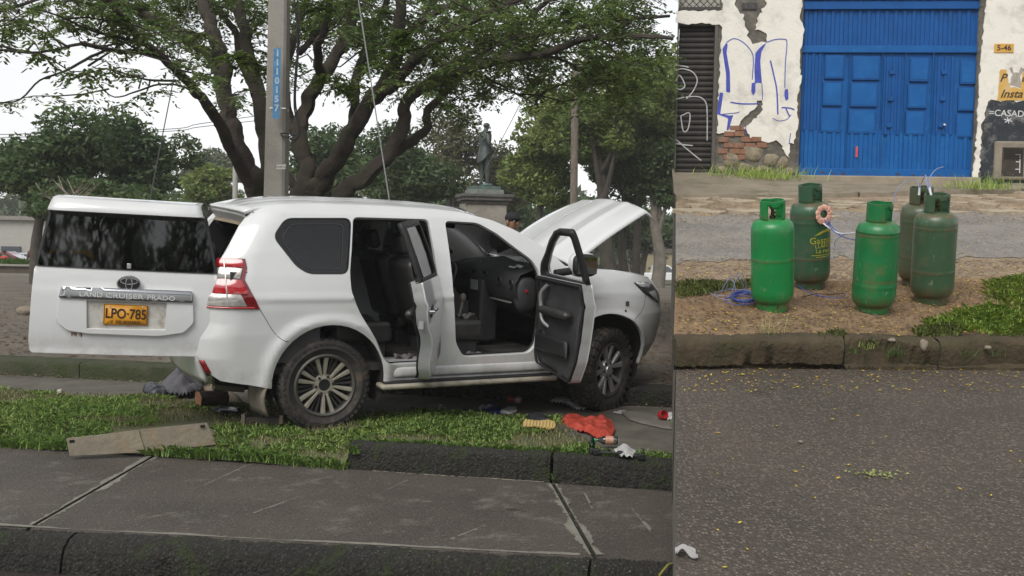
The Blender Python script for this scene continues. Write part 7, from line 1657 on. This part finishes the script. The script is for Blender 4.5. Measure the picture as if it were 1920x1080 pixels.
# two men on the far side of the SUV
person(952, 470, 12.35, .15, 1.80, R_(215), cl('dark_shirt', (.03, .032, .04)), cl('dark_trousers', (.02, .02, .025)), 'person in a black cap and dark shirt bent behind the raised hood', lean=.05, cap=cl('black_cap', (.012, .012, .013)), arms=((.25, .18, 1.2), (.25, .18, 1.2)), hands=((.18, .42, 1.18), (.18, .42, 1.18)), bow=.03)
person(886, 470, 11.95, .15, 1.70, R_(195), cl('grey_shirt', (.25, .27, .29)), cl('navy_trousers', (.02, .025, .04)), 'person in a light shirt and blue face mask seen through the windshield', mask=cl('mask_blue', (.10, .26, .36)), bow=.03, lean=.03)
# people beyond the planter at the far left
grp = 'people beyond the planter'
person(62, 470, 39, -.58, 1.70, R_(165), cl('maroon_shirt', (.14, .045, .035)), cl('blue_jeans', (.025, .035, .06)), 'person in a maroon shirt standing beyond the planter', simple=True, group=grp)
person(86, 480, 40, -.40, 1.62, R_(150), cl('pink_shirt', (.50, .20, .22)), cl('grey_pants', (.1, .1, .1)), 'person in a pink top sitting nearest to the maroon-shirted one', simple=True, seated=True, group=grp)
person(98, 482, 39.5, -.42, 1.55, R_(200), cl('rose_shirt', (.42, .15, .17)), cl('tan_pants', (.2, .16, .12)), 'smaller person in a rose top sitting next to the one in pink', simple=True, seated=True, group=grp)
person(110, 474, 41, -.55, 1.60, R_(190), cl('black_shirt', (.02, .02, .022)), cl('black_pants', (.015, .015, .018)), 'person in black standing beside the tailgate edge', simple=True, group=grp)
person(8, 478, 40, -.40, 1.62, R_(170), cl('red_shirt', (.38, .03, .03)), cl('dk_pants', (.03, .03, .03)), 'person in a bright red top sitting at the far left edge', simple=True, seated=True, group=grp)
for px_, d_ in ((86, 40.05), (98, 39.55), (8, 40.05)):
    p = at(px_, 480, d_+.1); MB_ = MB().box((0, 0, .05), (.42, .40, .05)).box((-.17, -.16, -.08), (.04, .04, .24)).box((.17, -.16, -.08), (.04, .04, .24)).box((-.17, .16, -.08), (.04, .04, .24)).box((.17, .16, -.08), (.04, .04, .24))
    e = empty('stool', (p[0], p[1], -.62)); tag(e, 'low stool under the person %s' % {86: 'in pink', 98: 'in rose', 8: 'in bright red'}[px_], 'stool', 'stools beyond the planter')
    MB().box((0, 0, .52), (.42, .40, .05)).build('seat', cl('stool_white', (.4, .4, .4)), e, bevel=.01)
    for sx in (-1, 1):
        for sy in (-1, 1): MB().box((sx*.17, sy*.16, .25), (.04, .04, .5)).build('leg', MATS['stool_white'], e)
# planter with grass
pa = at(-260, 508, 36.4); pb_ = at(135, 508, 36.4)
pln = empty('planter', (0, 36.6, 0)); tag(pln, 'low grassy planter with a dark weathered wall at the far left', 'planter')
MB().box(((pa[0]+pb_[0])/2, .2, .16), (pb_[0]-pa[0], .3, .36)).build('planter_wall', mat('planter_dark', (.06, .052, .04), rough=.95, var=.4, vscale=1.5, col2=(.13, .10, .07)), pln)
MB().box(((pa[0]+pb_[0])/2, .15, .36), (pb_[0]-pa[0]+.1, .42, .06)).build('planter_cap', mat('planter_cap', (.26, .25, .21), rough=.9), pln)
MB().box(((pa[0]+pb_[0])/2, 1.1, .34), (pb_[0]-pa[0], 1.5, .10)).build('planter_soil', SOIL, pln)
MB().box(((pa[0]+pb_[0])/2, -.55, .03), (pb_[0]-pa[0], .2, .12)).build('planter_step', mat('planter_step', (.2, .19, .16), rough=.9), pln)
gp = np.stack([RNG.uniform(pa[0], pb_[0], 5200), RNG.uniform(36.95, 38.2, 5200)], 1)
tag(blades('planter_grass', gp, np.full(len(gp), .38), .10, .26, .03, mat('planter_blade', (.085, .17, .02), rough=.6, island=.35, transl=.3)), 'bright grass growing in the far planter', 'grass', kind='stuff')
# far building, awning, parked vehicles
p = at(40, 440, 60); fb = empty('building', (p[0], 62, gz(0, 62))); tag(fb, 'far white building with a yellow awning behind the people at the left', 'building')
MB().box((-2, 3, 1.8), (13, 5, 3.6)).build('wall', mat('far_white', (.34, .33, .30), rough=.9, var=.1), fb)
MB().box((-2, 3, 3.7), (13.6, 5.6, .25)).build('roof', mat('far_roof', (.22, .2, .18), rough=.9), fb)
aw = MB().add([(.3, .3, 1.75), (4.2, .3, 1.75), (4.2, -1.4, 1.45), (.3, -1.4, 1.45), (.3, -1.4, 1.2), (4.2, -1.4, 1.2)], [(0, 1, 2, 3), (3, 2, 5, 4)]).build('awning', mat('awning_yellow', (.50, .28, .04), rough=.8), fb, solid=.04)
for i, x in enumerate((-6.5, -4.2, -1.8)): MB().box((x, .45, 1.2), (1.2, .12, 1.5)).build('window', mat('far_window', (.05, .06, .07), rough=.2), fb)
MB().box((1.6, .45, .9), (1.1, .12, 1.9)).build('door', mat('far_door', (.12, .08, .05), rough=.7), fb)
def small_car(name, px, py, d, yaw, col, label, pickup=False, cat='car', zb=None):
    p = at(px, py, d); e = empty(name, (p[0], p[1], gz(p[0], p[1]) if zb is None else zb), (0, 0, yaw)); tag(e, label, cat)
    M_ = mat('paint_'+name+str(px), col, rough=.3, coat=.6, var=.04); G_ = mat('far_glass', (.02, .025, .03), rough=.08, coat=1)
    if pickup: low = [(-2.55, .45), (-2.55, 1.02), (-.75, 1.05), (.75, 1.08), (1.0, 1.05), (2.3, .98), (2.5, .80), (2.5, .42)]; cab = [(-.85, 1.03), (-.78, 1.62), (-.6, 1.72), (.35, 1.72), (.55, 1.66), (1.15, 1.05)]
    else: low = [(-2.1, .35), (-2.15, .85), (-1.9, .98), (1.0, .98), (1.95, .85), (2.1, .6), (2.1, .32)]; cab = [(-1.75, .96), (-1.15, 1.42), (.2, 1.45), (1.05, .97)]
    hw = .86
    MB().prism(low, -hw, hw, lambda u, v, h: (u, h, v)).build('body', M_, e, 30, bevel=.07, seg=3)
    MB().prism(cab, -hw*.86, hw*.86, lambda u, v, h: (u, h*(1 if v < 1.2 else .92), v)).build('cab', M_, e, 30, bevel=.05)
    zc = np.mean([q[1] for q in cab]); 
    wins = ([[(-.72, 1.12), (-.66, 1.60), (-.12, 1.62), (-.12, 1.12)], [(-.02, 1.12), (-.02, 1.62), (.42, 1.60), (.95, 1.12)]] if pickup else [[(-1.45, 1.02), (-1.1, 1.36), (-.45, 1.38), (-.45, 1.02)], [(-.35, 1.02), (-.35, 1.38), (.15, 1.38), (.8, 1.02)]])
    for s in (-1, 1):
        for w in wins: MB().prism(w, hw*.865*s, hw*.90*s, lambda u, v, h: (u, h*(1 if v < 1.2 else .965), v)).build('side_window', G_, e)
    fx = cab[-1][0]; tx = cab[-2][0]; MB().add([(fx+.02, -.66, cab[-1][1]+.06), (fx+.02, .66, cab[-1][1]+.06), (tx+.03, .6, cab[-2][1]-.04), (tx+.03, -.6, cab[-2][1]-.04)], [(0, 1, 2, 3)]).build('windshield', G_, e, solid=.02)
    wb = 1.55 if pickup else 1.30; wr = .37 if pickup else .31
    for x in (-wb, wb):
        for s in (-1, 1):
            w = MB().lathe([(wr*.6, .1), (wr*.95, .1), (wr, .04), (wr, -.04), (wr*.95, -.1), (wr*.6, -.1)], 20, 'y', c=(x, s*(hw-.04), wr)).build('wheel', TYRE, e, 40); MB().lathe([(.001, -.09), (wr*.62, -.1), (wr*.62, .1), (.001, .09)], 14, 'y', c=(x, s*(hw-.04), wr)).build('rim', SILV, w, 40)
            MB().lathe([(wr*1.22, hw-.02), (wr*1.22, hw+.006), (.01, hw+.006)], 18, 'y', c=(x, 0, wr), a0=0, a1=math.pi).build('wheel_arch', BLK, e) if s < 0 else None
    for s in (-1, 1):
        MB().box((low[-2][0]-.02, s*.62, .78), (.10, .3, .14)).build('headlight', WHTL, e); MB().box((low[1][0]+.02, s*.66, .85), (.06, .16, .22)).build('tail_light', REDL, e)
    return e
small_car('pickup_truck', 1240, 530, 86, R_(4), (.70, .70, .70), 'distant white pickup truck parked beyond the pale-trunked tree', True, 'pickup')
small_car('parked_car', 12, 480, 47, R_(10), (.16, .015, .02), 'dark red car parked behind the people at the far left')
small_car('parked_car', 70, 472, 50, R_(5), (.35, .37, .40), 'silver car parked behind the maroon-shirted person')
small_car('parked_car', 135, 474, 52, R_(-20), (.10, .11, .12), 'dark grey car mostly hidden behind the tailgate')
p = at(1257, 480, 98); hb_ = empty('building', (p[0], p[1], gz(p[0], p[1]))); tag(hb_, 'small ochre house far behind the pickup truck', 'building')
MB().box((0, 2, 1.3), (4.6, 4, 2.8)).build('wall', mat('ochre_wall', (.26, .21, .13), rough=.9), hb_); MB().prism([(-2.6, 2.6), (0, 3.2), (2.6, 2.6)], -.2, 4.2, lambda u, v, h: (u, h, v)).build('roof', mat('far_tile', (.1, .085, .07), rough=.9), hb_)
# ---- statue on its pedestal
sdp = 35.0; sp_ = at(908, 350, sdp); k_ = sdp/FPX; SZ = float(sp_[2])
PEDM = mat('pedestal_stone', (.30, .275, .235), rough=.9, var=.2, vscale=2, bump=.3, bscale=12, stain=(.13, .12, .10), stain_amt=.7, stain_scale=1.5)
PEDD = mat('pedestal_cornice', (.10, .095, .085), rough=.95, var=.35, vscale=3, bump=.4, bscale=12)
ped = empty('pedestal', (sp_[0], sp_[1], .02), (0, 0, R_(12))); tag(ped, 'tall pale stone pedestal with a dark weathered cornice under the statue', 'pedestal'); H_ = SZ-.02
MB().box((0, 0, (H_-.62)/2), (1.34, 1.34, H_-.62)).build('shaft', PEDM, ped, bevel=.02)
MB().box((-.72, 0, (H_-.62)/2), (.10, 1.1, H_-.62)).build('side_pilaster', PEDM, ped); MB().box((0, 0, .25), (1.8, 1.8, .5)).build('plinth', PEDD, ped, bevel=.03)
cor = MB(); 
for z, w, hh_ in ((-.56, 1.46, .12), (-.44, 1.66, .12), (-.33, 1.76, .10)): cor.box((0, 0, H_+z), (w, w, hh_+.004))
cor.build('cornice', PEDD, ped, bevel=.015)
MB().box((0, 0, H_-.20), (1.16, 1.16, .16)).build('upper_step', mat('step_verdigris', (.17, .19, .165), rough=.9, var=.3, vscale=4), ped, bevel=.01); MB().box((0, 0, H_-.06), (.98, .98, .115)).build('bronze_base', mat('bronze_base', (.10, .15, .13), rough=.6, metal=.3, var=.3, vscale=6), ped, bevel=.01)
BRZ = mat('bronze_patina', (.048, .056, .052), rough=.5, metal=.4, var=.3, vscale=3, col2=(.085, .105, .097), stain=(.03, .034, .032), stain_amt=.6, stain_scale=4)
sta = empty('statue', (sp_[0], sp_[1], SZ), (0, 0, R_(-62))); tag(sta, 'grey-green bronze statue of a standing officer in a tailcoat, head bowed', 'statue')
sh_ = 2.2/1.72
J, E_ = figure_joints(2.2, .0, ((.26, -.02, 1.14), (.26, -.02, 1.14)), ((.22, .16, .90), (.22, .18, .90)), .05, .035)
skin_body('body', J, E_, [BRZ], lambda c: 0, sta, 2)
hz0 = 1.605*sh_; face(sta, sh_, .055*sh_, hz0-.01, skin=BRZ); 
for o in list(sta.children):
    if o.name.split('.')[0] in ('eye', 'pupil', 'mouth', 'hair', 'ear', 'nose'): o.data.materials.clear(); o.data.materials.append(BRZ)
def coat(u, v):      # tailcoat: fitted at the waist, skirt open in front, longer behind
    a = R_(40)+u*R_(280)-R_(90)+R_(-0); a = R_(130)+u*R_(280); z = 1.47-v*(.82+.10*math.cos(a+math.pi/2)*0); back = -math.sin(a)
    z = 1.46-v*(.62+.24*max(0, back)); r = np.interp(z, [.55, .75, .95, 1.10, 1.30, 1.42, 1.47], [.235, .215, .185, .160, .190, .185, .11]); ry = r*.82
    return (r*math.cos(a)*sh_*(1.0), ry*math.sin(a)*sh_, z*sh_)
MB().grid(coat, 22, 14).build('tailcoat', BRZ, sta, 60, solid=.02)
for s in (-1, 1):
    MB().grid(ell((s*.20*sh_, 0, 1.455*sh_), (.085*sh_, .075*sh_, .028*sh_), pw=.7), 12, 8).build('epaulette', BRZ, sta, 60); MB().grid(ell((s*.105*sh_, .06*sh_, .05*sh_), (.05*sh_, .14*sh_, .05*sh_)), 12, 8).build('boot', mat('boot_patina', (.13, .19, .18), rough=.5, metal=.4), sta, 60)
MB().grid(ell((.21*sh_, .20*sh_, .80*sh_), (.035*sh_, .085*sh_, .075*sh_), pw=.8), 12, 8).build('hat', BRZ, sta, 60)
MB().grid(ell((0, .0, 1.495*sh_), (.075*sh_, .07*sh_, .04*sh_)), 12, 8).build('collar', BRZ, sta, 60)

# ================================================================== THINGS LYING ABOUT
def crumple(name, px_poly, z, H, m_, label, cat, seed=0, step=.025, freq=16, thick=.003, kind=None, parent=None, zf=None, rag=.004, soft=.6):
    pts_ = [on_z(x, y, z)[:2] for x, y in px_poly]; RBx = random.Random(seed)
    L_ = [(float(p[0])+RBx.gauss(0, rag), float(p[1])+RBx.gauss(0, rag)) for p in dens([tuple(p) for p in pts_], .05)]
    A_ = np.array(L_); rg = np.random.default_rng(seed); ph = rg.uniform(0, 6.28, (6, 3)); fr = rg.uniform(.5, 1.6, 6)*freq; dr = rg.uniform(0, 6.28, 6)
    c = A_.mean(0)
    def fn(u, v):
        e = min(1, math.sqrt(np.min(((A_-np.array([u, v]))**2).sum(1)))/(max(H, .02)*1.1)); n = 0
        for k in range(6): n += abs(math.sin(fr[k]*(u*math.cos(dr[k])+v*math.sin(dr[k]))+ph[k, 0]+1.3*math.sin(fr[k]*.5*(u*math.sin(dr[k])-v*math.cos(dr[k]))+ph[k, 1])))/(1+.35*k)
        n = n/3.2; zz = z+.006+H*(e**soft)*(.25+.95*n)+(zf(u-c[0], v-c[1]) if zf else 0)
        return (u, v, zz)
    o = panel(name, L_, [], fn, m_, parent, step=step, thick=thick, smooth=70)
    if label: tag(o, label, cat)
    return o
JACK = mat('grey_fabric', (.085, .082, .09), rough=.85, var=.25, vscale=5, bump=.3, bscale=60); DPL = mat('dark_plastic_bag', (.022, .023, .028), rough=.35, var=.3)
crumple('jacket', [(298, 735), (305, 720), (325, 710), (345, 708), (366, 712), (380, 722), (379, 738), (350, 744), (320, 744)], .0, .17, JACK, 'crumpled grey jacket heaped on the path behind the SUV', 'jacket', 3, freq=13)
crumple('plastic_bag', [(267, 738), (270, 726), (285, 724), (302, 728), (318, 736), (312, 745), (290, 748)], .0, .07, DPL, 'crumpled dark plastic bag left of the grey jacket', 'bag', 4, freq=26)
crumple('dark_cloth', [(330, 712), (333, 700), (350, 700), (380, 708), (384, 720), (360, 722)], -.02, .16, cl('navy_cloth', (.02, .022, .03)), 'dark cloth in a heap under the rear bumper', 'cloth', 5, freq=14)
CARD = mat('cardboard', (.19, .145, .095), rough=.9, var=.25, vscale=4, stain=(.1, .08, .05), stain_amt=.5)
crumple('cardboard_sheet', [(380, 728), (410, 720), (445, 742), (458, 758), (420, 758), (390, 748)], -.01, .012, CARD, 'tan cardboard sheet half under the rear of the SUV', 'cardboard', 6, step=.05, freq=5, rag=.003)
# broken board: two pieces meeting in a jagged crack, tilted towards the street
def tilted(px, py, far): return on_z(px, py, .065 if far else -.075)
bd = empty('broken_board', tuple(tilted(262, 830, False))); tag(bd, 'long weathered wooden board cracked across the middle at the pavement edge', 'board'); bdi = Matrix.Translation(bd.location).inverted()
WOODB = mat('weathered_board', (.27, .235, .17), rough=.85, var=.25, vscale=6, col2=(.16, .14, .11), bump=.4, bscale=30, stain=(.24, .14, .05), stain_amt=.85, stain_scale=5)
nb0 = np.array([on_z(125, 822, .045), on_z(388, 793, .13), on_z(405, 833, .03), on_z(131, 854, -.085)]); nbn = np.cross(nb0[1]-nb0[0], nb0[3]-nb0[0]); nbn = nbn/np.linalg.norm(nbn); nbn = nbn if nbn[2] > 0 else -nbn
def board(pts_, lift):
    V = [p+nbn*lift for p in pts_]+[p-nbn*(.032-lift) for p in pts_]; n = len(pts_); o = mesh('board_piece', V, [tuple(range(n)), tuple(reversed(range(n, 2*n)))]+[(i, n+i, n+(i+1) % n, (i+1) % n) for i in range(n)], WOODB)
    bm = bmesh.new(); bm.from_mesh(o.data); bmesh.ops.recalc_face_normals(bm, faces=bm.faces); bm.to_mesh(o.data); bm.free()
    o.parent = bd; o.matrix_parent_inverse = bdi; return o
def bp(px, py, f): a = on_z(px, py, .065); b = on_z(px, py, -.075); n = nbn; c = n@nb0[0]; return on_plane(px, py, n, float(c))
board([bp(125, 822, 1), bp(200, 814, 1), bp(261, 806, 1), bp(263, 818, 0), bp(268, 832, 0), bp(272, 847, 0), bp(200, 851, 0), bp(131, 854, 0)], .014)
board([bp(262.5, 806, 1), bp(320, 800, 1), bp(388, 793, 1), bp(405, 833, 0), bp(340, 841, 0), bp(273, 848, 0), bp(269, 832, 0), bp(264.5, 818, 0)], 0.0)
for px_, py_ in ((135.5, 827), (380, 799)):
    q = bp(px_, py_, 1); o = MB().box((0, 0, .016), (.036, .02, .003)).build('bolt_hole', mat('hole_black', (.006, .005, .005), rough=1), None); o.matrix_world = frame_m(q, nb0[1]-nb0[0], nb0[0]-nb0[3], nbn); o.parent = bd; o.matrix_parent_inverse = bdi
# log wedge, rail piece
q = on_z(392, 764, -.01); lg = empty('log', tuple(q), (0, 0, R_(-25))); tag(lg, 'short split log chunk with a reddish cut face behind the rear wheel', 'log')
mb = MB(); n = 9; prof = [(.10*math.cos(a)*(1+.12*math.sin(3*a)), .085+.085*math.sin(a)*(1+.1*math.cos(2*a))) for a in np.linspace(0, 6.28, n, False)]
mb.add([(0-.10, u, v) for u, v in prof]+[(.16, u*.95, v*.95) for u, v in prof], [(i, (i+1) % n, n+(i+1) % n, n+i) for i in range(n)]); mb.build('bark', mat('log_bark', (.05, .035, .028), rough=.95, var=.3, bump=.6, bscale=25), lg, 50)
mb = MB(); mb.add([(-.103, u, v) for u, v in prof]+[(.163, u*.95, v*.95) for u, v in prof], [tuple(range(n)), tuple(range(n, 2*n))]); cf = MB().add([(-.104, u, v) for u, v in prof], [tuple(range(n))]).build('cut_face', mat('cut_wood', (.27, .12, .06), rough=.9, var=.35, vscale=14, bump=.6, bscale=40), lg); MB().add([(.162, u*.95, v*.95) for u, v in prof], [tuple(range(n))]).build('cut_face', MATS['cut_wood'], lg)
lg.rotation_euler = (0, 0, R_(35))
q = on_z(494, 799, .0); rp = empty('wooden_chock', tuple(q), (0, 0, R_(-3))); tag(rp, 'short dark timber chock with raised ends beside the rear wheel', 'chock'); CHK = mat('chock_wood', (.06, .05, .04), rough=.9, var=.35, vscale=8, bump=.4, bscale=30)
MB().box((0, .02, .045), (.30, .10, .06)).build('beam', CHK, rp, bevel=.006); 
for sx in (-1, 1): MB().box((sx*.163, .02, .055), (.035, .13, .10)).build('end_block', mat('chock_end', (.15, .125, .10), rough=.9, var=.3, vscale=10), rp, bevel=.006)
crumple('rubber_strip', [(395, 768), (420, 765), (450, 770), (450, 776), (410, 776)], .01, .02, DPL, 'torn black rubber strip in the grass by the log', 'strip', 8, step=.03)
# red bag, shoe, rags and wrappers by the front wheel
REDB = mat('red_plastic_bag', (.62, .10, .065), rough=.32, var=.2, vscale=8, transl=.4)
crumple('red_plastic_bag', [(1046, 797), (1055, 784), (1080, 783), (1104, 792), (1125, 786), (1146, 791), (1153, 808), (1148, 820), (1120, 824), (1098, 812), (1070, 808)], .0, .055, REDB, 'crumpled red plastic bag on the grass by the front wheel', 'bag', 9, step=.013, freq=20, rag=.0015, soft=1.1)
q = on_z(1011, 807, .02); so = empty('shoe', tuple(q), (0, 0, R_(-14))); tag(so, 'overturned shoe showing its tan ridged sole on the grass', 'shoe')
foot = [(-.14, -.03), (-.125, -.04), (-.06, -.03), (.02, -.032), (.09, -.045), (.135, -.03), (.145, 0), (.13, .035), (.08, .048), (.0, .034), (-.07, .03), (-.125, .04), (-.142, .01)]
Ms = Matrix.Translation((0, 0, .05)) @ Matrix.Rotation(R_(58), 4, 'X')
o = MB().prism(foot, -.012, .012).build('sole', mat('tan_sole', (.36, .24, .08), rough=.75, var=.2), so, bevel=.006); o.matrix_local = Ms
for i in range(9):
    x = -.115+i*.028; w = .030 if 2 < i < 6 else .038; o = MB().box((x, 0, .016), (.014, w*2*.82, .010)).build('tread_bar', mat('tan_tread', (.42, .30, .11), rough=.75), so); o.matrix_local = Ms
o = MB().grid(ell((0, .0, -.04), (.13, .04, .045), pw=.8), 14, 8).build('upper', cl('shoe_black', (.02, .02, .022)), so, 60); o.matrix_local = Ms
crumple('rag', [(985, 788), (1000, 782), (1025, 785), (1030, 794), (1005, 794)], .02, .05, DPL, 'black rag just behind the overturned shoe', 'rag', 10)
WPAP = mat('white_wrapper', (.40, .40, .40), rough=.6, var=.15, vscale=10); BPAP = mat('blue_wrapper', (.02, .03, .12), rough=.4, var=.3)
crumple('blue_wrapper', [(903, 772), (915, 762), (935, 766), (945, 775), (925, 781)], -.02, .03, BPAP, 'crumpled dark blue wrapper under the side step', 'wrapper', 11)
crumple('white_wrapper', [(935, 776), (952, 767), (966, 764), (969, 775), (955, 781)], -.02, .03, WPAP, 'crumpled white wrapper beside the dark blue one', 'wrapper', 12)
crumple('white_wrapper', [(897, 768), (906, 762), (914, 764), (907, 770)], -.02, .02, WPAP, 'small pale wrapper scrap left of the dark blue wrapper', 'wrapper', 13)
def lying_tube(name, px0, py0, px1, py1, z, r, prof, m_, label, cat):
    a = on_z(px0, py0, z)+np.array([0, 0, r]); b = on_z(px1, py1, z)+np.array([0, 0, r]); L_ = np.linalg.norm(b-a); e = empty(name); e.matrix_world = frame_m(a, b-a, (0, 0, 1)); tag(e, label, cat)
    for nm, pr, mm in prof: MB().lathe([(rr*r, h*L_) for rr, h in pr], 16, 'x').build(nm, mm, e, 40)
    return e
REDC = mat('can_red', (.26, .02, .02), rough=.35, metal=.3)
lying_tube('drink_can', 953, 754, 981, 757, -.03, .033, [('can_body', [(.01, 0), (.8, 0), (1, .08), (1, .92), (.8, 1), (.01, 1)], REDC), ('can_label', [(1.01, .55), (1.01, .9)], mat('can_grey', (.3, .28, .28), rough=.4))], None, 'red drink can lying in the shadow under the SUV', 'can')
crumple('plastic_sheet', [(1030, 740), (1050, 736), (1066, 745), (1080, 760), (1100, 770), (1080, 770), (1056, 758), (1034, 757)], -.03, .05, mat('grey_sheet', (.42, .41, .44), rough=.35, var=.2), 'crumpled grey plastic sheet beside the front wheel', 'plastic sheet', 14)
lying_tube('plastic_bottle', 1118, 833, 1158, 834, .02, .034, [('bottle_body', [(.3, 0), (.35, .10), (.9, .28), (1, .34), (1, .96), (.8, 1), (.01, 1)], glass_mat('bottle_clear', (.9, .92, .92), .75, .08)), ('label', [(1.02, .42), (1.02, .80)], mat('bottle_label', (.45, .24, .17), rough=.6, var=.4, vscale=30)), ('cap', [(.01, -.12), (.4, -.12), (.4, .02)], mat('cap_green', (.03, .30, .12), rough=.5))], None, 'clear plastic bottle with a reddish label lying in the grass', 'bottle')
q = on_z(1110, 851, .075); gb_ = empty('green_bottle', tuple(q)); tag(gb_, 'small green and black bottle standing at the kerb edge', 'bottle'); MB().lathe([(.001, 0), (.022, 0), (.024, .01), (.024, .045), (.021, .05)], 14).build('bottle_base', BLK, gb_, 50); MB().lathe([(.022, .05), (.022, .085), (.012, .11), (.012, .12), (.001, .12)], 14).build('bottle_top', glass_mat('bottle_green', (.15, .7, .35), .55, .1), gb_, 50)
# black folding frame with a white tissue on the kerb
a = on_z(1118, 853, .08); b = on_z(1202, 862, .08); fr_ = empty('metal_frame', tuple((a+b)/2)); tag(fr_, 'black folding bracket with clamp ends lying on the kerb', 'bracket'); iv = Matrix.Translation(fr_.location).inverted()
def addp(o, par, iv_): o.parent = par; o.matrix_parent_inverse = iv_; return o
addp(MB().tube([a+[0, 0, .02], (a+b)/2+[0, 0, .03], b+[0, 0, .02]], .007, 8).build('arm', BLK, None, 50), fr_, iv); addp(MB().tube([a+[0, .03, .03], (a+b)/2+[0, .05, .015], b+[0, .03, .03]], .006, 8).build('arm', BLK, None, 50), fr_, iv)
for q_ in (a, (a*.45+b*.55), b): addp(MB().box(tuple(q_+np.array([0, .01, .022])), (.05, .05, .045)).build('clamp', BLK, None, bevel=.008), fr_, iv)
crumple('tissue', [(1150, 849), (1160, 842), (1180, 845), (1192, 850), (1186, 860), (1165, 858)], .09, .05, mat('tissue_white', (.38, .38, .37), rough=.7, var=.2, vscale=25), 'crumpled white tissue caught on the black bracket', 'tissue', 15, step=.012, freq=30, soft=1.0, rag=.002)
# flattened grey panel, red bottle, wrapper at the right
GP = mat('grey_panel', (.17, .155, .13), rough=.85, var=.3, vscale=5, col2=(.11, .10, .09), stain=(.25, .19, .14), stain_amt=.4)
crumple('flat_panel', [(1163, 773), (1185, 770), (1266, 786), (1266, 806), (1240, 803), (1200, 794), (1180, 787)], -.005, .012, GP, 'flattened grey-brown panel on the crossing at the right', 'panel', 16, step=.06, freq=4, thick=.01, rag=.004)
q = on_z(1237, 787, .01); rc = empty('red_cup', tuple(q), (R_(70), 0, R_(30))); tag(rc, 'small round red cup tipped over on the flat panel', 'cup'); MB().lathe([(.030, 0), (.040, .02), (.045, .05), (.040, .075), (.036, .05), (.02, .015), (.001, .012)], 20).build('cup_body', mat('cup_red', (.40, .02, .025), rough=.3, coat=.5), rc, 60); rc.location.z += .035
crumple('white_wrapper', [(1246, 783), (1256, 778), (1266, 779), (1266, 789), (1252, 790)], .01, .04, mat('wrapper_bright', (.55, .55, .54), rough=.6), 'bright white wrapper beside the tipped red cup', 'wrapper', 17)
crumple('fallen_leaf', [(1257, 793), (1263, 788), (1266, 793), (1262, 797)], .015, .015, mat('leaf_lime', (.16, .32, .03), rough=.6), 'lime green leaf at the right of the flat panel', 'leaf', 18, step=.012)
for px_, w_, sd2, lb in ((1167, 8, 19, 'thin white paper strip right of the front wheel'), (1160, 10, 20, 'white paper scrap at the foot of the front wheel')):
    crumple('paper_scrap', [(px_-w_, 771+(sd2-19)*2), (px_+w_, 772+(sd2-19)*2), (px_+w_, 775+(sd2-19)*2), (px_-w_, 774+(sd2-19)*2)], -.01, .01, WPAP, lb, 'paper', sd2, step=.02)
crumple('paper_scrap', [(106, 735), (116, 735), (115, 741), (107, 742)], .0, .03, mat('pale_scrap', (.45, .44, .4), rough=.8), 'small pale scrap on the grass at the left', 'paper', 21, step=.015)
q = on_z(48, 588, .14); o = MB().grid(lump((0, 0, .05), (.16, .12, .09), 91, amp=.1), 12, 8).build('stone', MATS['pale_stone'], None, 50); o.location = tuple(q); tag(o, 'flat pale stone on the plaza left of the tailgate', 'stone')
# weed in the kerb joint, twig on the pavement
p = on_z(1040, 906, SWZ); V = []; F = []; rg = np.random.default_rng(8)
for k in range(9):
    a_ = rg.uniform(0, 6.28); ln = rg.uniform(.05, .10); d = np.array([math.cos(a_), math.sin(a_), 0]); c = np.array([-d[1], d[0], 0]); i0 = len(V)
    for t in (0, .4, .8, 1): qq = p+d*ln*.7*t+np.array([0, 0, ln*(t-.3*t*t)]); ww = .010*(1-t)*(.4+t*2); V += [qq-c*ww, qq+c*ww]
    F += [(i0+2*j, i0+2*j+1, i0+2*j+3, i0+2*j+2) for j in range(3)]
tag(mesh('weed', V, F, WEED), 'small green weed in the joint of the pavement kerb', 'weed')
a = on_z(950, 953, SWZ+.01); b = on_z(985, 958, SWZ+.01); tag(MB().tube([a, (a+b)/2+[0, 0, .004], b], [.003, .004, .002], 6).build('twig', MATS['twig'], None, 60), 'short dark twig on the pavement', 'twig')
a = on_z(1236, 1082, SWZ); b = on_z(1266, 1058, SWZ); tag(MB().tube([a+[0, 0, .01], (a+b)/2+[0, 0, .03], b+[0, 0, .012]], [.006, .006, .004], 6).build('palm_stem', mat('yellow_stem', (.30, .28, .05), rough=.7), None, 60), 'yellow plant stem lying on the front kerb at the right', 'stem')
crumple('paper_cup', [(820, 772), (822, 764), (832, 763), (837, 770), (830, 776)], .0, .06, mat('cup_pale', (.36, .33, .27), rough=.7), 'pale crushed paper cup in the shade under the side step', 'cup', 25, step=.012, soft=.8)
# ---- thin moist air over the whole place
hz_ = MB().box((0, 45, 6), (300, 190, 18.4)).build('haze', None); hz_.data.materials.clear()
hm = bpy.data.materials.new('haze'); hm.use_nodes = True; hm.node_tree.nodes.clear(); ho = hm.node_tree.nodes.new('ShaderNodeOutputMaterial'); hv = hm.node_tree.nodes.new('ShaderNodeVolumePrincipled')
hv.inputs['Density'].default_value = .0009; hv.inputs['Color'].default_value = (.93, .95, .97, 1); hm.node_tree.links.new(hv.outputs[0], ho.inputs['Volume']); hz_.data.materials.append(hm); tag(hz_, 'thin pale haze in the air over the park and street', 'haze', kind='stuff')
